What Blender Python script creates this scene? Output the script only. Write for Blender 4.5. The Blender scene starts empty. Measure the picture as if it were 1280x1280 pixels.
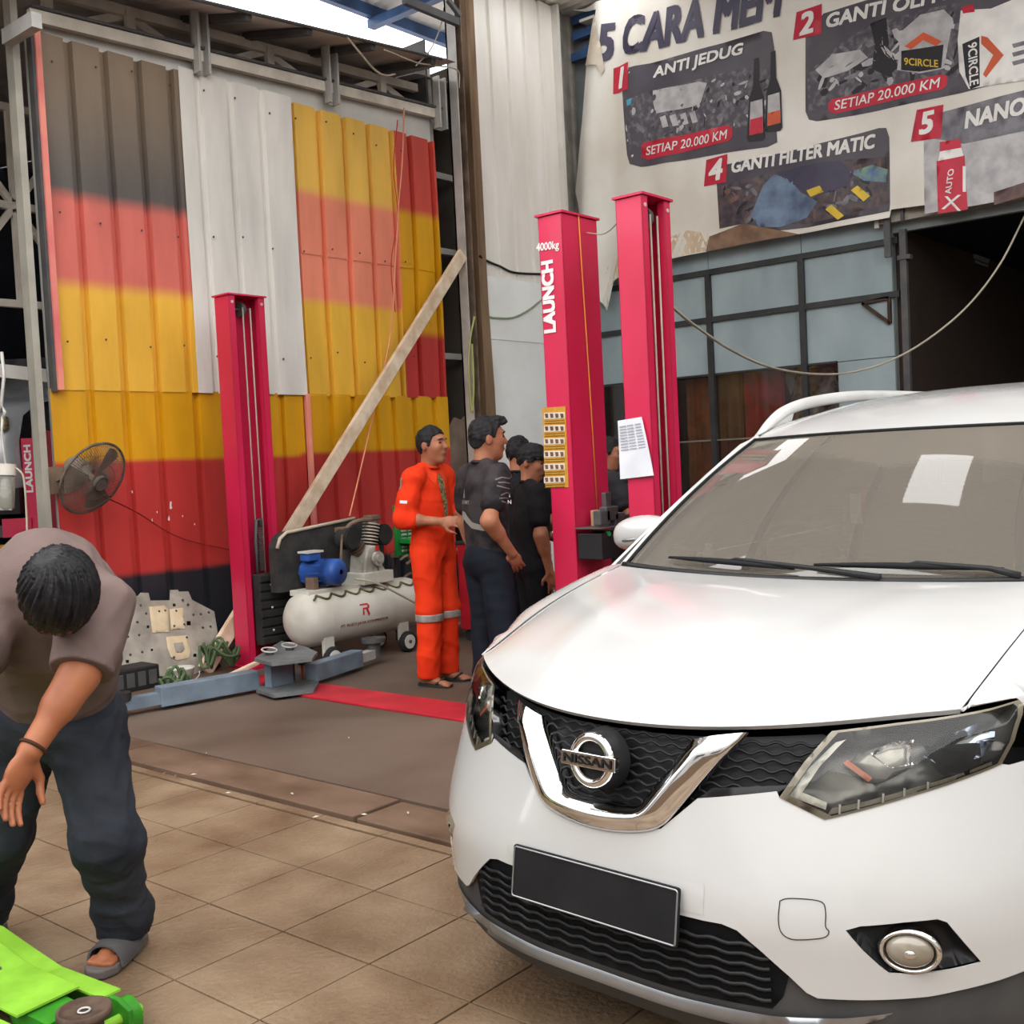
import bpy, bmesh, math, random
import numpy as np
from mathutils import Vector, Matrix
from mathutils.geometry import delaunay_2d_cdt
random.seed(7); np.random.seed(7)
SC = bpy.context.scene
COL = SC.collection
# ------------------------------------------------------------------ camera
CAM_F = 1368.3
CAM_H = 1.439
def _basis():
    yaw, pitch, roll = [math.radians(a) for a in (40.171, -2.530, -2.830)]
    f = np.array([math.cos(pitch)*math.cos(yaw), math.cos(pitch)*math.sin(yaw), math.sin(pitch)])
    r = np.cross(f, [0, 0, 1]); r /= np.linalg.norm(r); u = np.cross(r, f)
    c, s = math.cos(roll), math.sin(roll)
    return c*r+s*u, -s*r+c*u, f
CR, CU, CF = _basis()
CP = np.array([0, 0, CAM_H])
cam = bpy.data.cameras.new('camera'); cam_ob = bpy.data.objects.new('camera', cam); COL.objects.link(cam_ob)
cam.sensor_width = 36; cam.lens = 36*CAM_F/1280; cam.clip_start = .02; cam.clip_end = 300
M = Matrix.Identity(4)
for i in range(3):
    M[i][0] = CR[i]; M[i][1] = CU[i]; M[i][2] = -CF[i]; M[i][3] = CP[i]
cam_ob.matrix_world = M
SC.camera = cam_ob
# ------------------------------------------------------------------ daylight, exposure
SC.view_settings.view_transform = 'Standard'; SC.view_settings.look = 'None'
SC.view_settings.gamma = 1; SC.view_settings.use_curve_mapping = False
SC.view_settings.exposure = 0.0
SC.cycles.use_denoising = True
SC.cycles.max_bounces = 8; SC.cycles.diffuse_bounces = 4; SC.cycles.glossy_bounces = 4
SC.cycles.transparent_max_bounces = 12; SC.cycles.caustics_reflective = False; SC.cycles.caustics_refractive = False
WORLD = bpy.data.worlds.new('overcast_sky'); SC.world = WORLD; WORLD.use_nodes = True
WORLD.node_tree.nodes['Background'].inputs[0].default_value = (1.0, .99, .98, 1)
WORLD.node_tree.nodes['Background'].inputs[1].default_value = 3.9

def ray(x, y): return CF + (x-640)/CAM_F*CR - (y-640)/CAM_F*CU
def at_z(x, y, z=0.):
    d = ray(x, y); return CP + d*((z-CAM_H)/d[2])
def at_x(x, y, X):
    d = ray(x, y); return CP + d*(X/d[0])
def at_y(x, y, Y):
    d = ray(x, y); return CP + d*(Y/d[1])
def at_d(x, y, dist):
    d = ray(x, y); return CP + d*dist
def proj(P):
    d = np.asarray(P, float)-CP; w = d@CF
    return np.stack([640+CAM_F*(d@CR)/w, 640-CAM_F*(d@CU)/w], -1)
# ------------------------------------------------------------------ materials
MATS = {}
def mat(name, col, col2=None, scale=6., rough=.5, metal=0., bump=0., bscale=60., coat=0., rough2=None, detail=4., coords='Object', stretch=(1, 1, 1), lo=.35, hi=.65, spec=None):
    if name in MATS: return MATS[name]
    m = bpy.data.materials.new(name); m.use_nodes = True; nt = m.node_tree; N = nt.nodes; L = nt.links
    b = N['Principled BSDF']
    b.inputs['Base Color'].default_value = (*col, 1); b.inputs['Roughness'].default_value = rough
    b.inputs['Metallic'].default_value = metal; b.inputs['Coat Weight'].default_value = coat
    b.inputs['Coat Roughness'].default_value = .06; b.inputs['Specular IOR Level'].default_value = spec if spec is not None else (.5 if rough < .4 else .3 if rough < .55 else .15)
    tc = N.new('ShaderNodeTexCoord'); mp = N.new('ShaderNodeMapping'); mp.inputs['Scale'].default_value = stretch
    L.new(tc.outputs[coords], mp.inputs[0])
    if col2 is None: col2 = tuple(c*.86 for c in col)
    nz = N.new('ShaderNodeTexNoise'); nz.inputs['Scale'].default_value = scale; nz.inputs['Detail'].default_value = detail
    L.new(mp.outputs[0], nz.inputs['Vector'])
    mr = N.new('ShaderNodeMapRange'); mr.inputs[1].default_value = lo; mr.inputs[2].default_value = hi
    L.new(nz.outputs[0], mr.inputs[0])
    mx = N.new('ShaderNodeMix'); mx.data_type = 'RGBA'
    mx.inputs[6].default_value = (*col, 1); mx.inputs[7].default_value = (*col2, 1)
    L.new(mr.outputs[0], mx.inputs[0]); L.new(mx.outputs[2], b.inputs['Base Color'])
    if rough2 is not None:
        m2 = N.new('ShaderNodeMapRange'); m2.inputs[3].default_value = rough; m2.inputs[4].default_value = rough2
        L.new(mr.outputs[0], m2.inputs[0]); L.new(m2.outputs[0], b.inputs['Roughness'])
    if bump:
        n2 = N.new('ShaderNodeTexNoise'); n2.inputs['Scale'].default_value = bscale; n2.inputs['Detail'].default_value = 3
        L.new(mp.outputs[0], n2.inputs['Vector'])
        bp = N.new('ShaderNodeBump'); bp.inputs['Strength'].default_value = bump; bp.inputs['Distance'].default_value = .01
        L.new(n2.outputs[0], bp.inputs['Height']); L.new(bp.outputs[0], b.inputs['Normal'])
    MATS[name] = m
    return m
def srgb(*c):
    c = [x/255 for x in c]
    return tuple(x/12.92 if x <= .04045 else ((x+.055)/1.055)**2.4 for x in c)
def glass_mat(name, tint, dust, dust_amt, rough=.03, ior=1.5):
    """see-through pane: clear tinted part, a film of dust, and a clear reflection on top"""
    if name in MATS: return MATS[name]
    m = bpy.data.materials.new(name); m.use_nodes = True; nt = m.node_tree; N = nt.nodes; L = nt.links
    N.remove(N['Principled BSDF']); out = N['Material Output']
    tr = N.new('ShaderNodeBsdfTransparent'); tr.inputs[0].default_value = (*tint, 1)
    di = N.new('ShaderNodeBsdfDiffuse'); di.inputs[0].default_value = (*dust, 1)
    gl = N.new('ShaderNodeBsdfGlossy'); gl.inputs['Roughness'].default_value = rough
    fr = N.new('ShaderNodeFresnel'); fr.inputs[0].default_value = ior
    a = N.new('ShaderNodeMixShader'); b = N.new('ShaderNodeMixShader')
    a.inputs[0].default_value = dust_amt
    L.new(tr.outputs[0], a.inputs[1]); L.new(di.outputs[0], a.inputs[2])
    L.new(fr.outputs[0], b.inputs[0]); L.new(a.outputs[0], b.inputs[1]); L.new(gl.outputs[0], b.inputs[2])
    L.new(b.outputs[0], out.inputs[0]); m['dust_mix'] = a.name
    MATS[name] = m
    return m
# ------------------------------------------------------------------ object helpers
def empty(name, label, cat, loc=(0, 0, 0), rotz=0., group=None, kind=None):
    o = bpy.data.objects.new(name, None); COL.objects.link(o)
    o.location = Vector([float(c) for c in loc]); o.rotation_euler = (0, 0, rotz); o.empty_display_size = .1
    return tag(o, label, cat, group, kind)
def tag(o, label=None, cat=None, group=None, kind=None):
    if label: o['label'] = label
    if cat: o['category'] = cat
    if group: o['group'] = group
    if kind: o['kind'] = kind
    return o
def link(name, me, m, parent=None, off=None):
    o = bpy.data.objects.new(name, me); COL.objects.link(o)
    if m is not None and not me.materials: me.materials.append(m)
    if parent is not None: o.parent = parent
    if off is not None: o.location = off
    return o
class MB:
    """collects shapes for ONE mesh object"""
    def __init__(s): s.v = []; s.f = []; s.sm = []
    def add(s, v, f, smooth=False):
        n = len(s.v); s.v += [tuple(float(c) for c in p) for p in v]
        for q in f: s.f.append(tuple(n+i for i in q)); s.sm.append(smooth)
        return s
    def box(s, lo, hi, bev=0.):
        x0, y0, z0 = lo; x1, y1, z1 = hi
        if bev <= 0:
            return s.add([(x0, y0, z0), (x1, y0, z0), (x1, y1, z0), (x0, y1, z0), (x0, y0, z1), (x1, y0, z1), (x1, y1, z1), (x0, y1, z1)],
                         [(3, 2, 1, 0), (4, 5, 6, 7), (0, 1, 5, 4), (1, 2, 6, 5), (2, 3, 7, 6), (3, 0, 4, 7)])
        bm = bmesh.new(); bmesh.ops.create_cube(bm, size=1)
        for v in bm.verts: v.co = Vector(((x0+x1)/2+v.co.x*(x1-x0), (y0+y1)/2+v.co.y*(y1-y0), (z0+z1)/2+v.co.z*(z1-z0)))
        bmesh.ops.bevel(bm, geom=bm.edges[:], offset=bev, segments=2, affect='EDGES', profile=.5)
        s.add([v.co[:] for v in bm.verts], [[v.index for v in f.verts] for f in bm.faces]); bm.free()
        return s
    def beam(s, p, q, w, h, up=(0, 0, 1), bev=0.):
        p = np.array(p, float); q = np.array(q, float); d = q-p; d /= np.linalg.norm(d)
        a = np.cross(up, d)
        if np.linalg.norm(a) < 1e-4: a = np.cross((0, 1, 0), d)
        a /= np.linalg.norm(a); b = np.cross(d, a)
        v = [e+sa*a*w/2+sb*b*h/2 for e in (p, q) for sa, sb in ((-1, -1), (1, -1), (1, 1), (-1, 1))]
        return s.add(v, [(3, 2, 1, 0), (4, 5, 6, 7), (0, 1, 5, 4), (1, 2, 6, 5), (2, 3, 7, 6), (3, 0, 4, 7)])
    def tube(s, pts, r, n=8, caps=True, close=False):
        pts = np.array(pts, float); k = len(pts); r = np.broadcast_to(np.array(r, float), (k,))
        V = []; prev = None
        for i in range(k):
            if close: d = pts[(i+1) % k]-pts[i-1]
            else: d = pts[min(i+1, k-1)]-pts[max(i-1, 0)]
            d /= max(np.linalg.norm(d), 1e-9)
            if prev is None:
                a = np.cross(d, (0, 0, 1)) if abs(d[2]) < .9 else np.cross(d, (1, 0, 0))
            else: a = prev-d*(prev@d)
            a /= np.linalg.norm(a); prev = a; b = np.cross(d, a)
            for j in range(n):
                t = 2*math.pi*j/n; V.append(pts[i]+r[i]*(math.cos(t)*a+math.sin(t)*b))
        F = []
        for i in range(k if close else k-1):
            for j in range(n):
                i2 = (i+1) % k
                F.append((i*n+j, i*n+(j+1) % n, i2*n+(j+1) % n, i2*n+j))
        if caps and not close: F += [tuple(range(n))[::-1], tuple((k-1)*n+j for j in range(n))]
        return s.add(V, F, True)
    def cyl(s, p, q, r, r2=None, n=20):
        """closed cylinder with hard rims"""
        r2 = r if r2 is None else r2
        p = np.array(p, float); q = np.array(q, float); d = (q-p)/np.linalg.norm(q-p)
        a = np.cross(d, (0, 0, 1)) if abs(d[2]) < .9 else np.cross(d, (1, 0, 0)); a /= np.linalg.norm(a); b = np.cross(d, a)
        ring = [math.cos(2*math.pi*j/n)*a+math.sin(2*math.pi*j/n)*b for j in range(n)]
        s.add([p+r*c for c in ring]+[q+r2*c for c in ring], [(j, (j+1) % n, n+(j+1) % n, n+j) for j in range(n)], True)
        s.add([p+r*c for c in ring], [tuple(range(n))[::-1]]); s.add([q+r2*c for c in ring], [tuple(range(n))])
        return s
    def lathe(s, prof, o=(0, 0, 0), ax=(0, 0, 1), n=24):
        """prof: (radius, height) pairs revolved about ax through o"""
        ax = np.array(ax, float); ax /= np.linalg.norm(ax); o = np.array(o, float)
        a = np.cross(ax, (0, 0, 1)) if abs(ax[2]) < .9 else np.cross(ax, (1, 0, 0)); a /= np.linalg.norm(a); b = np.cross(ax, a)
        V = [o+ax*h+r*(math.cos(2*math.pi*j/n)*a+math.sin(2*math.pi*j/n)*b) for r, h in prof for j in range(n)]
        F = [(i*n+j, i*n+(j+1) % n, (i+1)*n+(j+1) % n, (i+1)*n+j) for i in range(len(prof)-1) for j in range(n)]
        return s.add(V, F, True)
    def ball(s, c, r, n=14, m=9):
        c = np.array(c, float); r = np.broadcast_to(np.array(r, float), (3,))
        V = [c+r*np.array([math.sin(math.pi*i/m)*math.cos(2*math.pi*j/n), math.sin(math.pi*i/m)*math.sin(2*math.pi*j/n), math.cos(math.pi*i/m)]) for i in range(m+1) for j in range(n)]
        F = [(i*n+j, (i+1)*n+j, (i+1)*n+(j+1) % n, i*n+(j+1) % n) for i in range(m) for j in range(n)]
        return s.add(V, F, True)
    def prism(s, poly, fn, d):
        """poly of 2D points, fn(u,v,w)->3D, w from 0 to d"""
        n = len(poly)
        V = [fn(u, v, 0) for u, v in poly]+[fn(u, v, d) for u, v in poly]
        F = [tuple(range(n))[::-1], tuple(n+i for i in range(n))]+[(i, (i+1) % n, n+(i+1) % n, n+i) for i in range(n)]
        return s.add(V, F)
    def grid(s, P, smooth=True, flip=False):
        a, b = len(P), len(P[0])
        F = [(i*b+j, i*b+j+1, (i+1)*b+j+1, (i+1)*b+j) for i in range(a-1) for j in range(b-1)]
        if flip: F = [q[::-1] for q in F]
        return s.add([p for row in P for p in row], F, smooth)
    def mesh(s, name):
        me = bpy.data.meshes.new(name); me.from_pydata(s.v, [], s.f)
        me.polygons.foreach_set('use_smooth', s.sm); me.update()
        return me
    def build(s, name, m, parent=None, off=None):
        return link(name, s.mesh(name), m, parent, off)
def fix_normals(me):
    bm = bmesh.new(); bm.from_mesh(me); bmesh.ops.recalc_face_normals(bm, faces=bm.faces[:]); bm.to_mesh(me); bm.free()
def add_bevel(o, w, seg=2, ang=35):
    b = o.modifiers.new('edge', 'BEVEL'); b.width = w; b.segments = seg; b.limit_method = 'ANGLE'; b.angle_limit = math.radians(ang)
    return o
def solid(o, t, off=-1):
    s = o.modifiers.new('thick', 'SOLIDIFY'); s.thickness = t; s.offset = off; e = o.modifiers.new('crisp', 'EDGE_SPLIT'); e.split_angle = math.radians(40); return o
def arc(c, r, a0, a1, n):
    return [(c[0]+r*math.cos(math.radians(a0+(a1-a0)*i/n)), c[1]+r*math.sin(math.radians(a0+(a1-a0)*i/n))) for i in range(n+1)]
def rrect(x0, y0, x1, y1, r, n=4):
    return arc((x1-r, y1-r), r, 0, 90, n)+arc((x0+r, y1-r), r, 90, 180, n)+arc((x0+r, y0+r), r, 180, 270, n)+arc((x1-r, y0+r), r, 270, 360, n)
def spline(pts, n):
    """Catmull-Rom through points"""
    P = np.array(pts, float); out = []
    Q = np.vstack([2*P[0]-P[1], P, 2*P[-1]-P[-2]])
    for i in range(1, len(Q)-2):
        p0, p1, p2, p3 = Q[i-1:i+3]
        for t in np.linspace(0, 1, n, endpoint=False):
            out.append(.5*((2*p1)+(-p0+p2)*t+(2*p0-5*p1+4*p2-p3)*t*t+(-p0+3*p1-3*p2+p3)*t**3))
    out.append(P[-1]); return np.array(out)
def resample(poly, step, closed=True):
    out = []; n = len(poly)
    for i in range(n if closed else n-1):
        a = np.array(poly[i], float); b = np.array(poly[(i+1) % n], float)
        k = max(1, int(math.ceil(np.linalg.norm(b-a)/step)))
        out += [a+(b-a)*j/k for j in range(k)]
    if not closed: out.append(np.array(poly[-1], float))
    return np.array(out)
def inside(poly, pts):
    poly = np.asarray(poly); x, y = pts[:, 0], pts[:, 1]; c = np.zeros(len(pts), bool); n = len(poly)
    for i in range(n):
        x0, y0 = poly[i]; x1, y1 = poly[i-1]
        k = ((y0 > y) != (y1 > y))
        with np.errstate(divide='ignore', invalid='ignore'):
            c ^= k & (x < (x1-x0)*(y-y0)/(y1-y0+1e-12)+x0)
    return c
def dist_poly(poly, pts):
    d = np.full(len(pts), 9.); n = len(poly); poly = np.asarray(poly)
    for i in range(n):
        a = poly[i-1]; b = poly[i]; ab = b-a; t = np.clip(((pts-a)@ab)/max(ab@ab, 1e-12), 0, 1)
        d = np.minimum(d, np.linalg.norm(pts-(a+t[:, None]*ab), axis=1))
    return d
def fill2d(poly, holes=(), step=.03):
    """dense triangulation of a 2D outline with holes -> points, triangles"""
    B = resample(poly, step); HB = [resample(h, step) for h in holes]
    pts = [B]; edges = []; n = 0
    for loop in [B]+HB:
        edges += [(n+i, n+(i+1) % len(loop)) for i in range(len(loop))]; n += len(loop)
    lo, hi = B.min(0), B.max(0)
    gx = np.arange(lo[0], hi[0]+step, step); gy = np.arange(lo[1], hi[1]+step, step)
    G = np.array([(x+(j % 2)*step/2, y) for j, y in enumerate(gy) for x in gx])
    keep = inside(B, G) & (dist_poly(B, G) > step*.45)
    for h in HB: keep &= ~inside(h, G) & (dist_poly(h, G) > step*.45)
    allp = np.vstack([B]+HB+[G[keep]])
    r = delaunay_2d_cdt([Vector(p) for p in allp], edges, [], 0, 1e-6)
    P = np.array([v[:] for v in r[0]]); T = np.array([f for f in r[2] if len(f) == 3])
    c = P[T].mean(1); k = inside(B, c)
    for h in HB: k &= ~inside(h, c)
    return P, T[k], B
def patch(name, surf, poly, m, parent, holes=(), step=.03, off=0., bevel=None, flip=False, thick=0.):
    """a panel: 2D outline filled and laid on surf(u,v,offset); bevel=(height,width) raises it away from its rim"""
    P, T, B = fill2d(poly, holes, step)
    o = np.full(len(P), off)
    if bevel:
        d = dist_poly(B, P)
        for h in holes: d = np.minimum(d, dist_poly(resample(h, step), P))
        t = np.clip(d/bevel[1], 0, 1); o = o+bevel[0]*np.sqrt(1-(1-t)**2)
    V = [surf(p[0], p[1], k) for p, k in zip(P, o)]
    F = [tuple(int(i) for i in (t[::-1] if flip else t)) for t in T]
    me = MB().add(V, F, True).mesh(name)
    ob = link(name, me, m, parent)
    if thick: solid(ob, thick)
    return ob
_FONT = {}
def text2d(body, size=1., bold=0., shear=0., align='CENTER', spacing=1.):
    """filled outline letters as 2D points and faces"""
    k = (body, size, bold, shear, align, spacing)
    if k in _FONT: return _FONT[k]
    cu = bpy.data.curves.new('lettering', 'FONT'); cu.body = body; cu.size = size; cu.offset = bold*size; cu.shear = shear
    cu.align_x = align; cu.align_y = 'CENTER'; cu.space_character = spacing; cu.fill_mode = 'FRONT'; cu.resolution_u = 3
    ob = bpy.data.objects.new('lettering', cu); COL.objects.link(ob)
    me = bpy.data.meshes.new_from_object(ob)
    V = [v.co[:2] for v in me.vertices]; F = [tuple(p.vertices) for p in me.polygons]
    bpy.data.objects.remove(ob); bpy.data.meshes.remove(me); bpy.data.curves.remove(cu)
    _FONT[k] = (np.array(V), F)
    return _FONT[k]
def text_on(name, body, fn, m, parent, w=None, h=None, bold=0., shear=0., spacing=1.):
    """letters scaled to w x h (centre at 0,0) and mapped by fn(u,v)->3D"""
    V, F = text2d(body, 1., 0., shear, 'CENTER', spacing)
    lo, hi = V.min(0), V.max(0); V = V-(lo+hi)/2; s = hi-lo
    if w is None: w = h*s[0]/s[1]
    if h is None: h = w*s[1]/s[0]
    V = V/s*[w, h]; sc = h/s[1]; mb = MB(); b = bold*1.6*sc
    o0 = np.array(fn(0, 0)); nn = np.cross(np.array(fn(w*.1, 0))-o0, np.array(fn(0, h*.3))-o0); nn = nn/max(np.linalg.norm(nn), 1e-12)
    for i, (du, dv) in enumerate(((0, 0),) if not bold else ((0, 0), (b, b), (-b, b), (b, -b), (-b, -b))): mb.add([np.array(fn(u+du, v+dv))+nn*.0005*i for u, v in V], F)
    return link(name, mb.mesh(name), m, parent)
# ================================================================== floor
TILEM = mat('floor_tile_tan', srgb(140, 120, 97), srgb(100, 79, 59), scale=2.6, rough=.50, rough2=.34, bump=.55, bscale=48, detail=8, coords='Object', lo=.30, hi=.72)
# tile colour uses world position so that each tile differs
def world_coords(m):
    nt = m.node_tree
    g = nt.nodes.new('ShaderNodeNewGeometry')
    for n in nt.nodes:
        if n.type == 'MAPPING':
            for l in list(n.inputs[0].links): nt.links.remove(l)
            nt.links.new(g.outputs['Position'], n.inputs[0])
    return m
world_coords(TILEM)
GROUT = world_coords(mat('grout_dark', srgb(88, 68, 48), srgb(70, 54, 40), scale=8, rough=.8))
CONC = world_coords(mat('bay_concrete', srgb(116, 101, 90), srgb(86, 72, 62), scale=1.1, rough=.62, rough2=.45, bump=.15, bscale=25, detail=9, lo=.3, hi=.7))
LEDGE = world_coords(mat('worn_ledge', srgb(122, 100, 84), srgb(84, 64, 50), scale=3.5, rough=.6, bump=.3, bscale=22, detail=8, stretch=(1, .6, 1), lo=.3, hi=.7))
floor = MB().box((-14, -12, -.30), (2.935, 9.5, -.006)).build('floor', GROUT); tag(floor, 'floor of tan tiles before the darker concrete bays', kind='structure')
bay = MB().box((3.262, -12, -.20), (20, 16, .0)).box((2.935, -12, -.3), (3.262, 16, -.03)).box((-14, 9.5, -.3), (2.935, 16, -.006)).build('bay_slab', CONC, floor)
th = .3905; tw_ = .40
tile_mb = MB().box((.003, .003, -.02), (th-.003, tw_-.003, 0), .0015); tile_me = tile_mb.mesh('tile'); tile_me.materials.append(TILEM)
for j in range(-5, 4):
    for i in range(-8, 13):
        x0 = 1.70+th*j-.002; y0 = 2.395+tw_*i
        if x0 > 2.6: continue
        if not (-1.6 < y0 < 6.4) or x0 < -.1: continue
        o = link('tile', tile_me, None, floor, (x0, y0, random.uniform(-.0008, .0008)))
last = MB().box((.0022, .0022, -.02), (.052, tw_-.0022, 0), .0015).mesh('tile_strip'); last.materials.append(TILEM)
for i in range(-6, 11): link('tile_strip', last, None, floor, (1.70+th*3+.01, 2.395+tw_*i, 0))
# the ledge is a row of worn planks laid end to end along the bay
for k, (y0, y1) in enumerate(((-3.0, -.6), (-.58, 1.3), (1.32, 3.42), (3.44, 5.35), (5.37, 7.3))):
    dz = (.010, .012, .008, .013, .010)[k]
    b = MB().box((2.958, y0, -.028), (3.228+.012*math.sin(k*2), y1, dz), .006).build('plank', LEDGE, floor)
# ================================================================== added unseen walls that shape the light from behind the viewer
FACADE = mat('added_facade', srgb(214, 214, 212), srgb(196, 196, 194), scale=.8, rough=.85)  # pale so the added walls bounce light onto the car front
street = MB().box((-7.3, -14, 0), (-7.0, 16, 5.4)).build('wall_street_added', FACADE); tag(street, 'added unseen facade across the yard, cutting and bouncing front light', kind='structure')
for k in range(6):
    MB().box((-7.02, -12+k*4.4, 1.0), (-6.96, -9.6+k*4.4, 2.6)).build('shutter', mat('street_shutter', srgb(96, 98, 102), rough=.6), street)
side_w = MB().box((-7.0, -8.3, 0), (10.4, -8.0, 5.2)).build('wall_right_added', FACADE); tag(side_w, 'added unseen side wall limiting light from the right', kind='structure')
# ================================================================== painted flag wall
def band_mat(name, bands, soft=.012, wob=.05, rough=.42):
    """paint in horizontal bands: bands = [(z_from, colour), ...] from the floor up, with sprayed, uneven borders"""
    m = bpy.data.materials.new(name); m.use_nodes = True; nt = m.node_tree; N = nt.nodes; L = nt.links
    b = N['Principled BSDF']; b.inputs['Roughness'].default_value = rough
    g = N.new('ShaderNodeNewGeometry'); sx = N.new('ShaderNodeSeparateXYZ'); L.new(g.outputs['Position'], sx.inputs[0])
    nz = N.new('ShaderNodeTexNoise'); nz.inputs['Scale'].default_value = 1.3; nz.inputs['Detail'].default_value = 3; L.new(g.outputs['Position'], nz.inputs['Vector'])
    a = N.new('ShaderNodeMath'); a.operation = 'MULTIPLY_ADD'; a.inputs[1].default_value = wob; L.new(nz.outputs[0], a.inputs[0]); L.new(sx.outputs[2], a.inputs[2])
    dv = N.new('ShaderNodeMath'); dv.operation = 'MULTIPLY_ADD'; dv.inputs[1].default_value = .2; dv.inputs[2].default_value = -.1*wob; L.new(a.outputs[0], dv.inputs[0])
    cr = N.new('ShaderNodeValToRGB'); L.new(dv.outputs[0], cr.inputs[0]); el = cr.color_ramp.elements
    while len(el) > 1: el.remove(el[-1])
    el[0].position = 0; el[0].color = (*bands[0][1], 1)
    for i in range(1, len(bands)):
        z = bands[i][0]*.2; sf_ = bands[i][2] if len(bands[i]) > 2 else soft
        for p, c in ((z-sf_*.2, bands[i-1][1]), (z+sf_*.2, bands[i][1])):
            e = el.new(min(1, max(0, p))); e.color = (*c, 1)
    n2 = N.new('ShaderNodeTexNoise'); n2.inputs['Scale'].default_value = 2.2; n2.inputs['Detail'].default_value = 7
    mp = N.new('ShaderNodeMapping'); mp.inputs['Scale'].default_value = (2.2, 1, .45); L.new(g.outputs['Position'], mp.inputs[0]); L.new(mp.outputs[0], n2.inputs['Vector'])
    mr = N.new('ShaderNodeMapRange'); mr.inputs[1].default_value = .3; mr.inputs[2].default_value = .75; mr.inputs[3].default_value = 1.08; mr.inputs[4].default_value = .78; L.new(n2.outputs[0], mr.inputs[0])
    mx = N.new('ShaderNodeVectorMath'); mx.operation = 'SCALE'; L.new(cr.outputs[0], mx.inputs[0]); L.new(mr.outputs[0], mx.inputs['Scale'])
    L.new(mx.outputs[0], b.inputs['Base Color'])
    n3 = N.new('ShaderNodeTexNoise'); n3.inputs['Scale'].default_value = 7; L.new(g.outputs['Position'], n3.inputs['Vector'])
    bp = N.new('ShaderNodeBump'); bp.inputs['Strength'].default_value = .25; bp.inputs['Distance'].default_value = .02; L.new(n3.outputs[0], bp.inputs['Height']); L.new(bp.outputs[0], b.inputs['Normal'])
    MATS[name] = m
    return m
P_YEL = srgb(232, 180, 62); P_YEL2 = srgb(214, 156, 18); P_RED = srgb(210, 108, 96); P_RED2 = srgb(186, 56, 52); P_BLK = srgb(92, 86, 82); P_BLK2 = srgb(38, 40, 46); P_SAL = srgb(236, 140, 112); P_PINK = srgb(214, 112, 112)
M_A = band_mat('paint_black_red_gold', [(0, P_YEL), (2.87, P_RED), (3.50, P_BLK), (4.02, srgb(138, 120, 100), .40)], .05)
M_W = band_mat('paint_bare_white', [(0, srgb(222, 219, 212)), (4, srgb(230, 226, 218))], .5)
M_C = band_mat('paint_yellow_salmon_gold', [(0, P_YEL), (2.93, P_SAL), (3.86, srgb(234, 186, 84))], .04)
M_D = band_mat('paint_red_over_gold', [(0, P_RED2), (2.72, P_YEL2), (3.86, srgb(198, 74, 62))], .04)
M_L = band_mat('paint_gold_red_black', [(0, P_BLK2), (.75, P_RED2), (1.60, P_YEL2)], .02)
M_L2 = band_mat('paint_gold_red_dark', [(0, P_BLK2), (.66, P_RED2), (1.62, P_YEL2)], .02)
STEEL = mat('galvanised_steel', (.56, .55, .52), (.42, .41, .39), scale=5, rough=.55, metal=.25)
STEELD = mat('dark_steel', (.06, .06, .065), (.09, .088, .085), rough=.5)
DUSTW = mat('dusty_white_board', (.70, .68, .64), (.60, .58, .53), scale=2.5, rough=.7)
wall_l = MB().prism([(3.86, 0), (7.90, 0), (7.90, 4.87), (3.86, 4.70)], lambda u, v, w: (u, 7.475+w, v), .025).build('wall_left', DUSTW); tag(wall_l, 'tall sheet metal wall painted in black, red and gold flags', kind='structure')
def sheet(name, x0, x1, z0, z1, m, parent, pitch=.275, first=.2, y=7.40, depth=.058, tilt=0., jag=.0, nz=6, groove=True):
    """ribbed cladding sheet: flat pans between raised trapezoid ribs"""
    xs = [x0]; ds = [0.]; x = x0+first
    while x < x1-.02:
        for dx, dd in (((-.036, 0.), (-.030, -depth), (.030, -depth), (.036, 0.)) if groove else ((-.038, 0.), (-.024, depth), (.024, depth), (.038, 0.))):
            if x0 < x+dx < x1: xs.append(x+dx); ds.append(dd)
        x += pitch
    xs.append(x1); ds.append(ds[-1] if ds[-1] != 0 else 0.)
    G = []
    for q in np.linspace(0, 1, nz):
        row = []
        for x_, d_ in zip(xs, ds):
            z = z0+(z1-z0)*q+tilt*(x_-x0)*q+(jag*math.sin(x_*9.)*(1 if q in (0., 1.) else 0))
            row.append((x_, y-d_-.006*math.sin(z*2.1+x_*1.7), z))
        G.append(row)
    o = MB().grid(G, False, True).build(name, m, parent); solid(o, .0025); return o
sheet('wall_sheet', 3.895, 5.030, 2.115, 4.605, M_A, wall_l, first=.235)
sheet('wall_sheet', 5.020, 6.105, 2.112, 4.63, M_W, wall_l, first=.17, y=7.385, depth=.03, pitch=.30)
sheet('wall_sheet', 6.095, 7.335, 3.33, 4.60, M_C, wall_l, first=.02, pitch=.292)
sheet('wall_sheet', 6.095, 7.335, 2.11, 3.35, M_C, wall_l, first=.02, pitch=.292, y=7.408)
sheet('wall_sheet', 7.325, 7.875, 3.33, 4.60, M_D, wall_l, first=.20, pitch=.29)
sheet('wall_sheet', 7.325, 7.875, 2.11, 3.35, M_D, wall_l, first=.20, pitch=.29, y=7.408)
for k, (a, b_) in enumerate(((3.83, 4.95), (4.93, 6.02), (6.0, 7.0), (6.98, 7.885))):
    sheet('wall_sheet', a, b_, .02, 2.125, M_L if k < 2 else M_L2, wall_l, first=(.30, .08, .10, .16)[k], y=7.408, depth=.045)
MB().box((3.86, 7.34, 2.11), (3.90, 7.41, 4.62)).build('edge_flashing', mat('pink_paint', P_PINK, srgb(232, 150, 130), scale=2, rough=.5), wall_l)
pr_ = at_y(388, 560, 7.38); MB().box((pr_[0]-.02, 7.365, .95), (pr_[0]+.02, 7.41, 2.12), .004).build('edge_flashing', MATS['pink_paint'], wall_l)
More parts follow.
